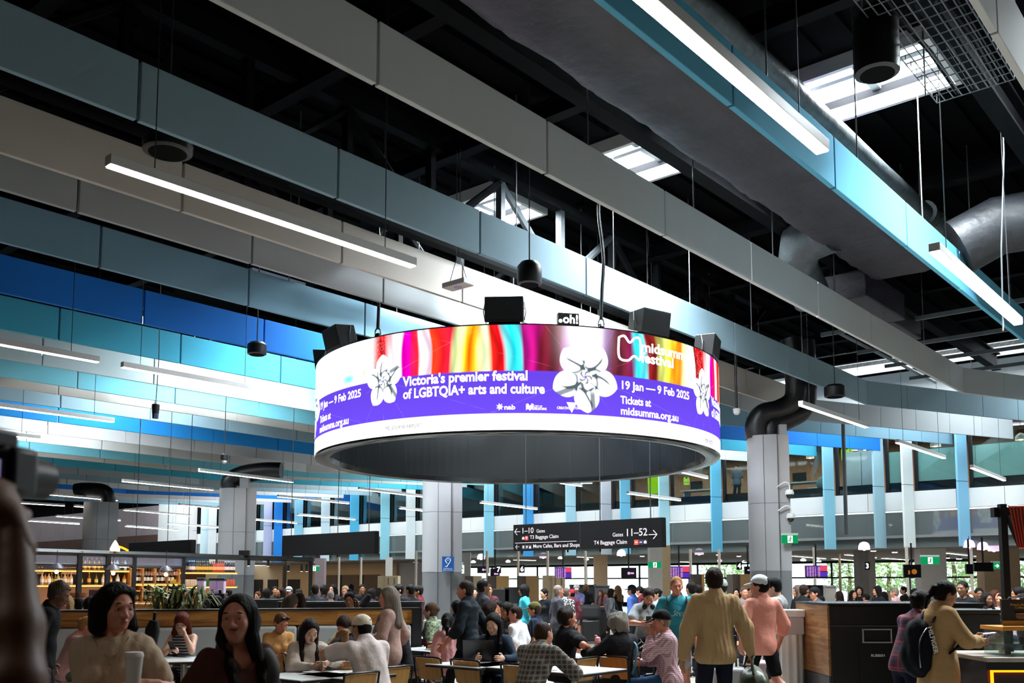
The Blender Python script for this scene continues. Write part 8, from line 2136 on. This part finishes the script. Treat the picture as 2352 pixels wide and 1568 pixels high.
# pink bottle, cups
p = on_table(T5, 1373, 1500); t = thing('sports_bottle', 'pink lidded drink bottle on the table', 'bottle', p); pk = mat('bottle_pink', '#d98a90', 0.3, noise=0.08)
MB().lathe([(0.038, 0), (0.04, 0.02), (0.04, 0.13), (0.034, 0.16)], 18).build('bottle_wall', glass('pink_clear', '#e8a0a0', 0.15, (0.95, 0.72, 0.68), haze=0.25), t, smooth=True); MB().lathe([(0.036, 0.16), (0.036, 0.2), (0.02, 0.21)], 18).build('lid', pk, t, smooth=True); MB().tube([(0, 0, 0.2), (-0.02, 0, 0.23), (-0.035, 0, 0.225)], 0.009, 8).build('spout', pk, t)
oc = mat('cup_orange', '#d08a1c', 0.5, noise=0.06)
for (u, v, lab, h_, lid) in ((1386, 1503, 'orange takeaway coffee cup with black lid on the table', 0.09, True), (1380, 1497, 'second orange takeaway cup behind the pink bottle', 0.12, False)):
    p = on_table(T5, u, v); t = thing('coffee_cup', lab, 'cup', p); MB().lathe([(0.03, 0), (0.042, h_)], 18).build('cup_wall', oc, t, smooth=True)
    if lid: MB().lathe([(0.045, h_), (0.045, h_ + 0.012), (0.04, h_ + 0.018)], 18).build('lid', dkblack, t)
def crumple(p, lab, cat, nm, m_, r, seed):
    t = thing(nm, lab, cat, p); S_ = SDF(); S_.e((0, 0, r[2] * 0.8), r, None, 0.01); S_.e((r[0] * 0.5, r[1] * 0.3, r[2] * 0.9), (r[0] * 0.6, r[1] * 0.7, r[2] * 1.1), None, 0.02)
    solid('wrap_paper', S_, 0.008, m_, t, [((0, 0, 0.001), (0, 0, 1))], wr=0.008, seed=seed); return t
crumple(on_table(T5, 1358, 1500), 'crumpled orange food wrapper beside the pink bottle', 'wrapper', 'food_wrapper', oc, (0.09, 0.05, 0.025), 3)
crumple(on_table(T7, 985, 1459), 'orange wrapper on the far table by the carrier bag', 'wrapper', 'food_wrapper', oc, (0.16, 0.08, 0.04), 5)
t = crumple(on_table(T3, 960, 1481), 'red rucksack lying on the cafe table', 'backpack', 'rucksack', mat('ruck_red', '#7a2438', 0.6, noise=0.3, bump=0.5, bscale=18), (0.2, 0.11, 0.055), 6)
p = on_table(T7, 993, 1462); t = thing('carrier_bag', 'white paper carrier bag printed with a red bottle shape', 'bag', p, 0.2)
MB().box((0, 0, 0.14), (0.3, 0.12, 0.28)).build('paper_bag', paper, t, bevel=0.01); MB().tube([(-0.06, -0.064, 0.03), (0.0, -0.064, 0.14), (0.04, -0.064, 0.2)], [0.03, 0.035, 0.012], 10, flat=0.15).build('printed_bottle', mat('print_red', '#b03034', 0.5, noise=0.2), t); MB().sphere((0.02, -0.064, 0.07), (0.04, 0.004, 0.04), 10, 6).build('printed_fruit', mat('print_peach', '#d8a078', 0.5, noise=0.2), t)
p = on_table(T2, 392, 1506); crumple(p, 'dark handbag lying at the red haired woman table', 'handbag', 'handbag', mat('bag_maroon', '#2a1416', 0.5, noise=0.2), (0.13, 0.08, 0.05), 8)
o = MB().tube([(0, 0, 0.02), (0.1, 0.08, 0.02)], 0.006, 6).build('fork', chrome); o.location = on_table(T5, 1325, 1500) - Vector((0, 0, 0.02)) + Vector((0, 0, 0.005)); tag(o, 'metal fork lying on the table of the black polo man', 'fork')
# ================================================================ sub-parts: what belongs to one part of a thing goes under that part
SUBS = {'diffuser': 'housing', 'paper_label': 'glass_body', 'cap': 'glass_body', 'lens': 'casing', 'grille': 'cabinet', 'screen_glass': 'case', 'divider_line': 'box', 'icon_tile': 'box', 'icon': 'icon_tile', 'arrow': 'box', 'zip': 'pack', 'cap_peak': 'cap',
        'slot': 'slot_frame', 'bulb': 'shade', 'text_row': 'table_area', 'running_figure': 'pictogram_field', 'buckle': 'bag_strap', 'chest_print': 'top', 'eyelid': 'body', 'eyebrow': 'body', 'reflective_band': 'cloth', 'lid': 'cup_wall', 'printed_bottle': 'paper_bag', 'printed_fruit': 'paper_bag', 'display': 'housing', 'logo': 'lid_screen', 'led_strip': 'shelf', 'star_mark': 'casing', 'numeral': 'plate', 'ear_symbol': 'plate', 'cup_picture': 'board', 'spout': 'lid'}
LET = {'hearing_sign': 'plate', 'hanging_sign': 'box', 'logo_box': 'case', 'recycling_station': 'flap_door', 'coffee_poster': 'board', 'tote_bag': 'canvas', 'backpack': 'pack', 'ring_screen': 'display'}
for root in [o for o in COL.objects if o.parent is None and o.type == 'EMPTY']:
    ch = list(root.children)
    if not ch: continue
    byn = {}
    for c in ch: byn.setdefault(c.name.split('.')[0], []).append(c)
    rn = root.name.split('.')[0]
    for c in ch:
        n = c.name.split('.')[0]
        tgt = SUBS.get(n) or (LET.get(rn) if n in ('lettering', 'star_logo', 'triangle_logo', 'city_logo', 'wave_logo') else None)
        if n in ('icon',): tgt = 'box'
        if n in ('eyelid', 'eyebrow'): continue
        if tgt and tgt in byn and tgt != n:
            cands = byn[tgt]
            k = byn[n].index(c) * len(cands) // len(byn[n])
            pz = cands[k]
            if pz.parent != root: continue
            c.parent = pz; c.matrix_parent_inverse = pz.matrix_basis.inverted()
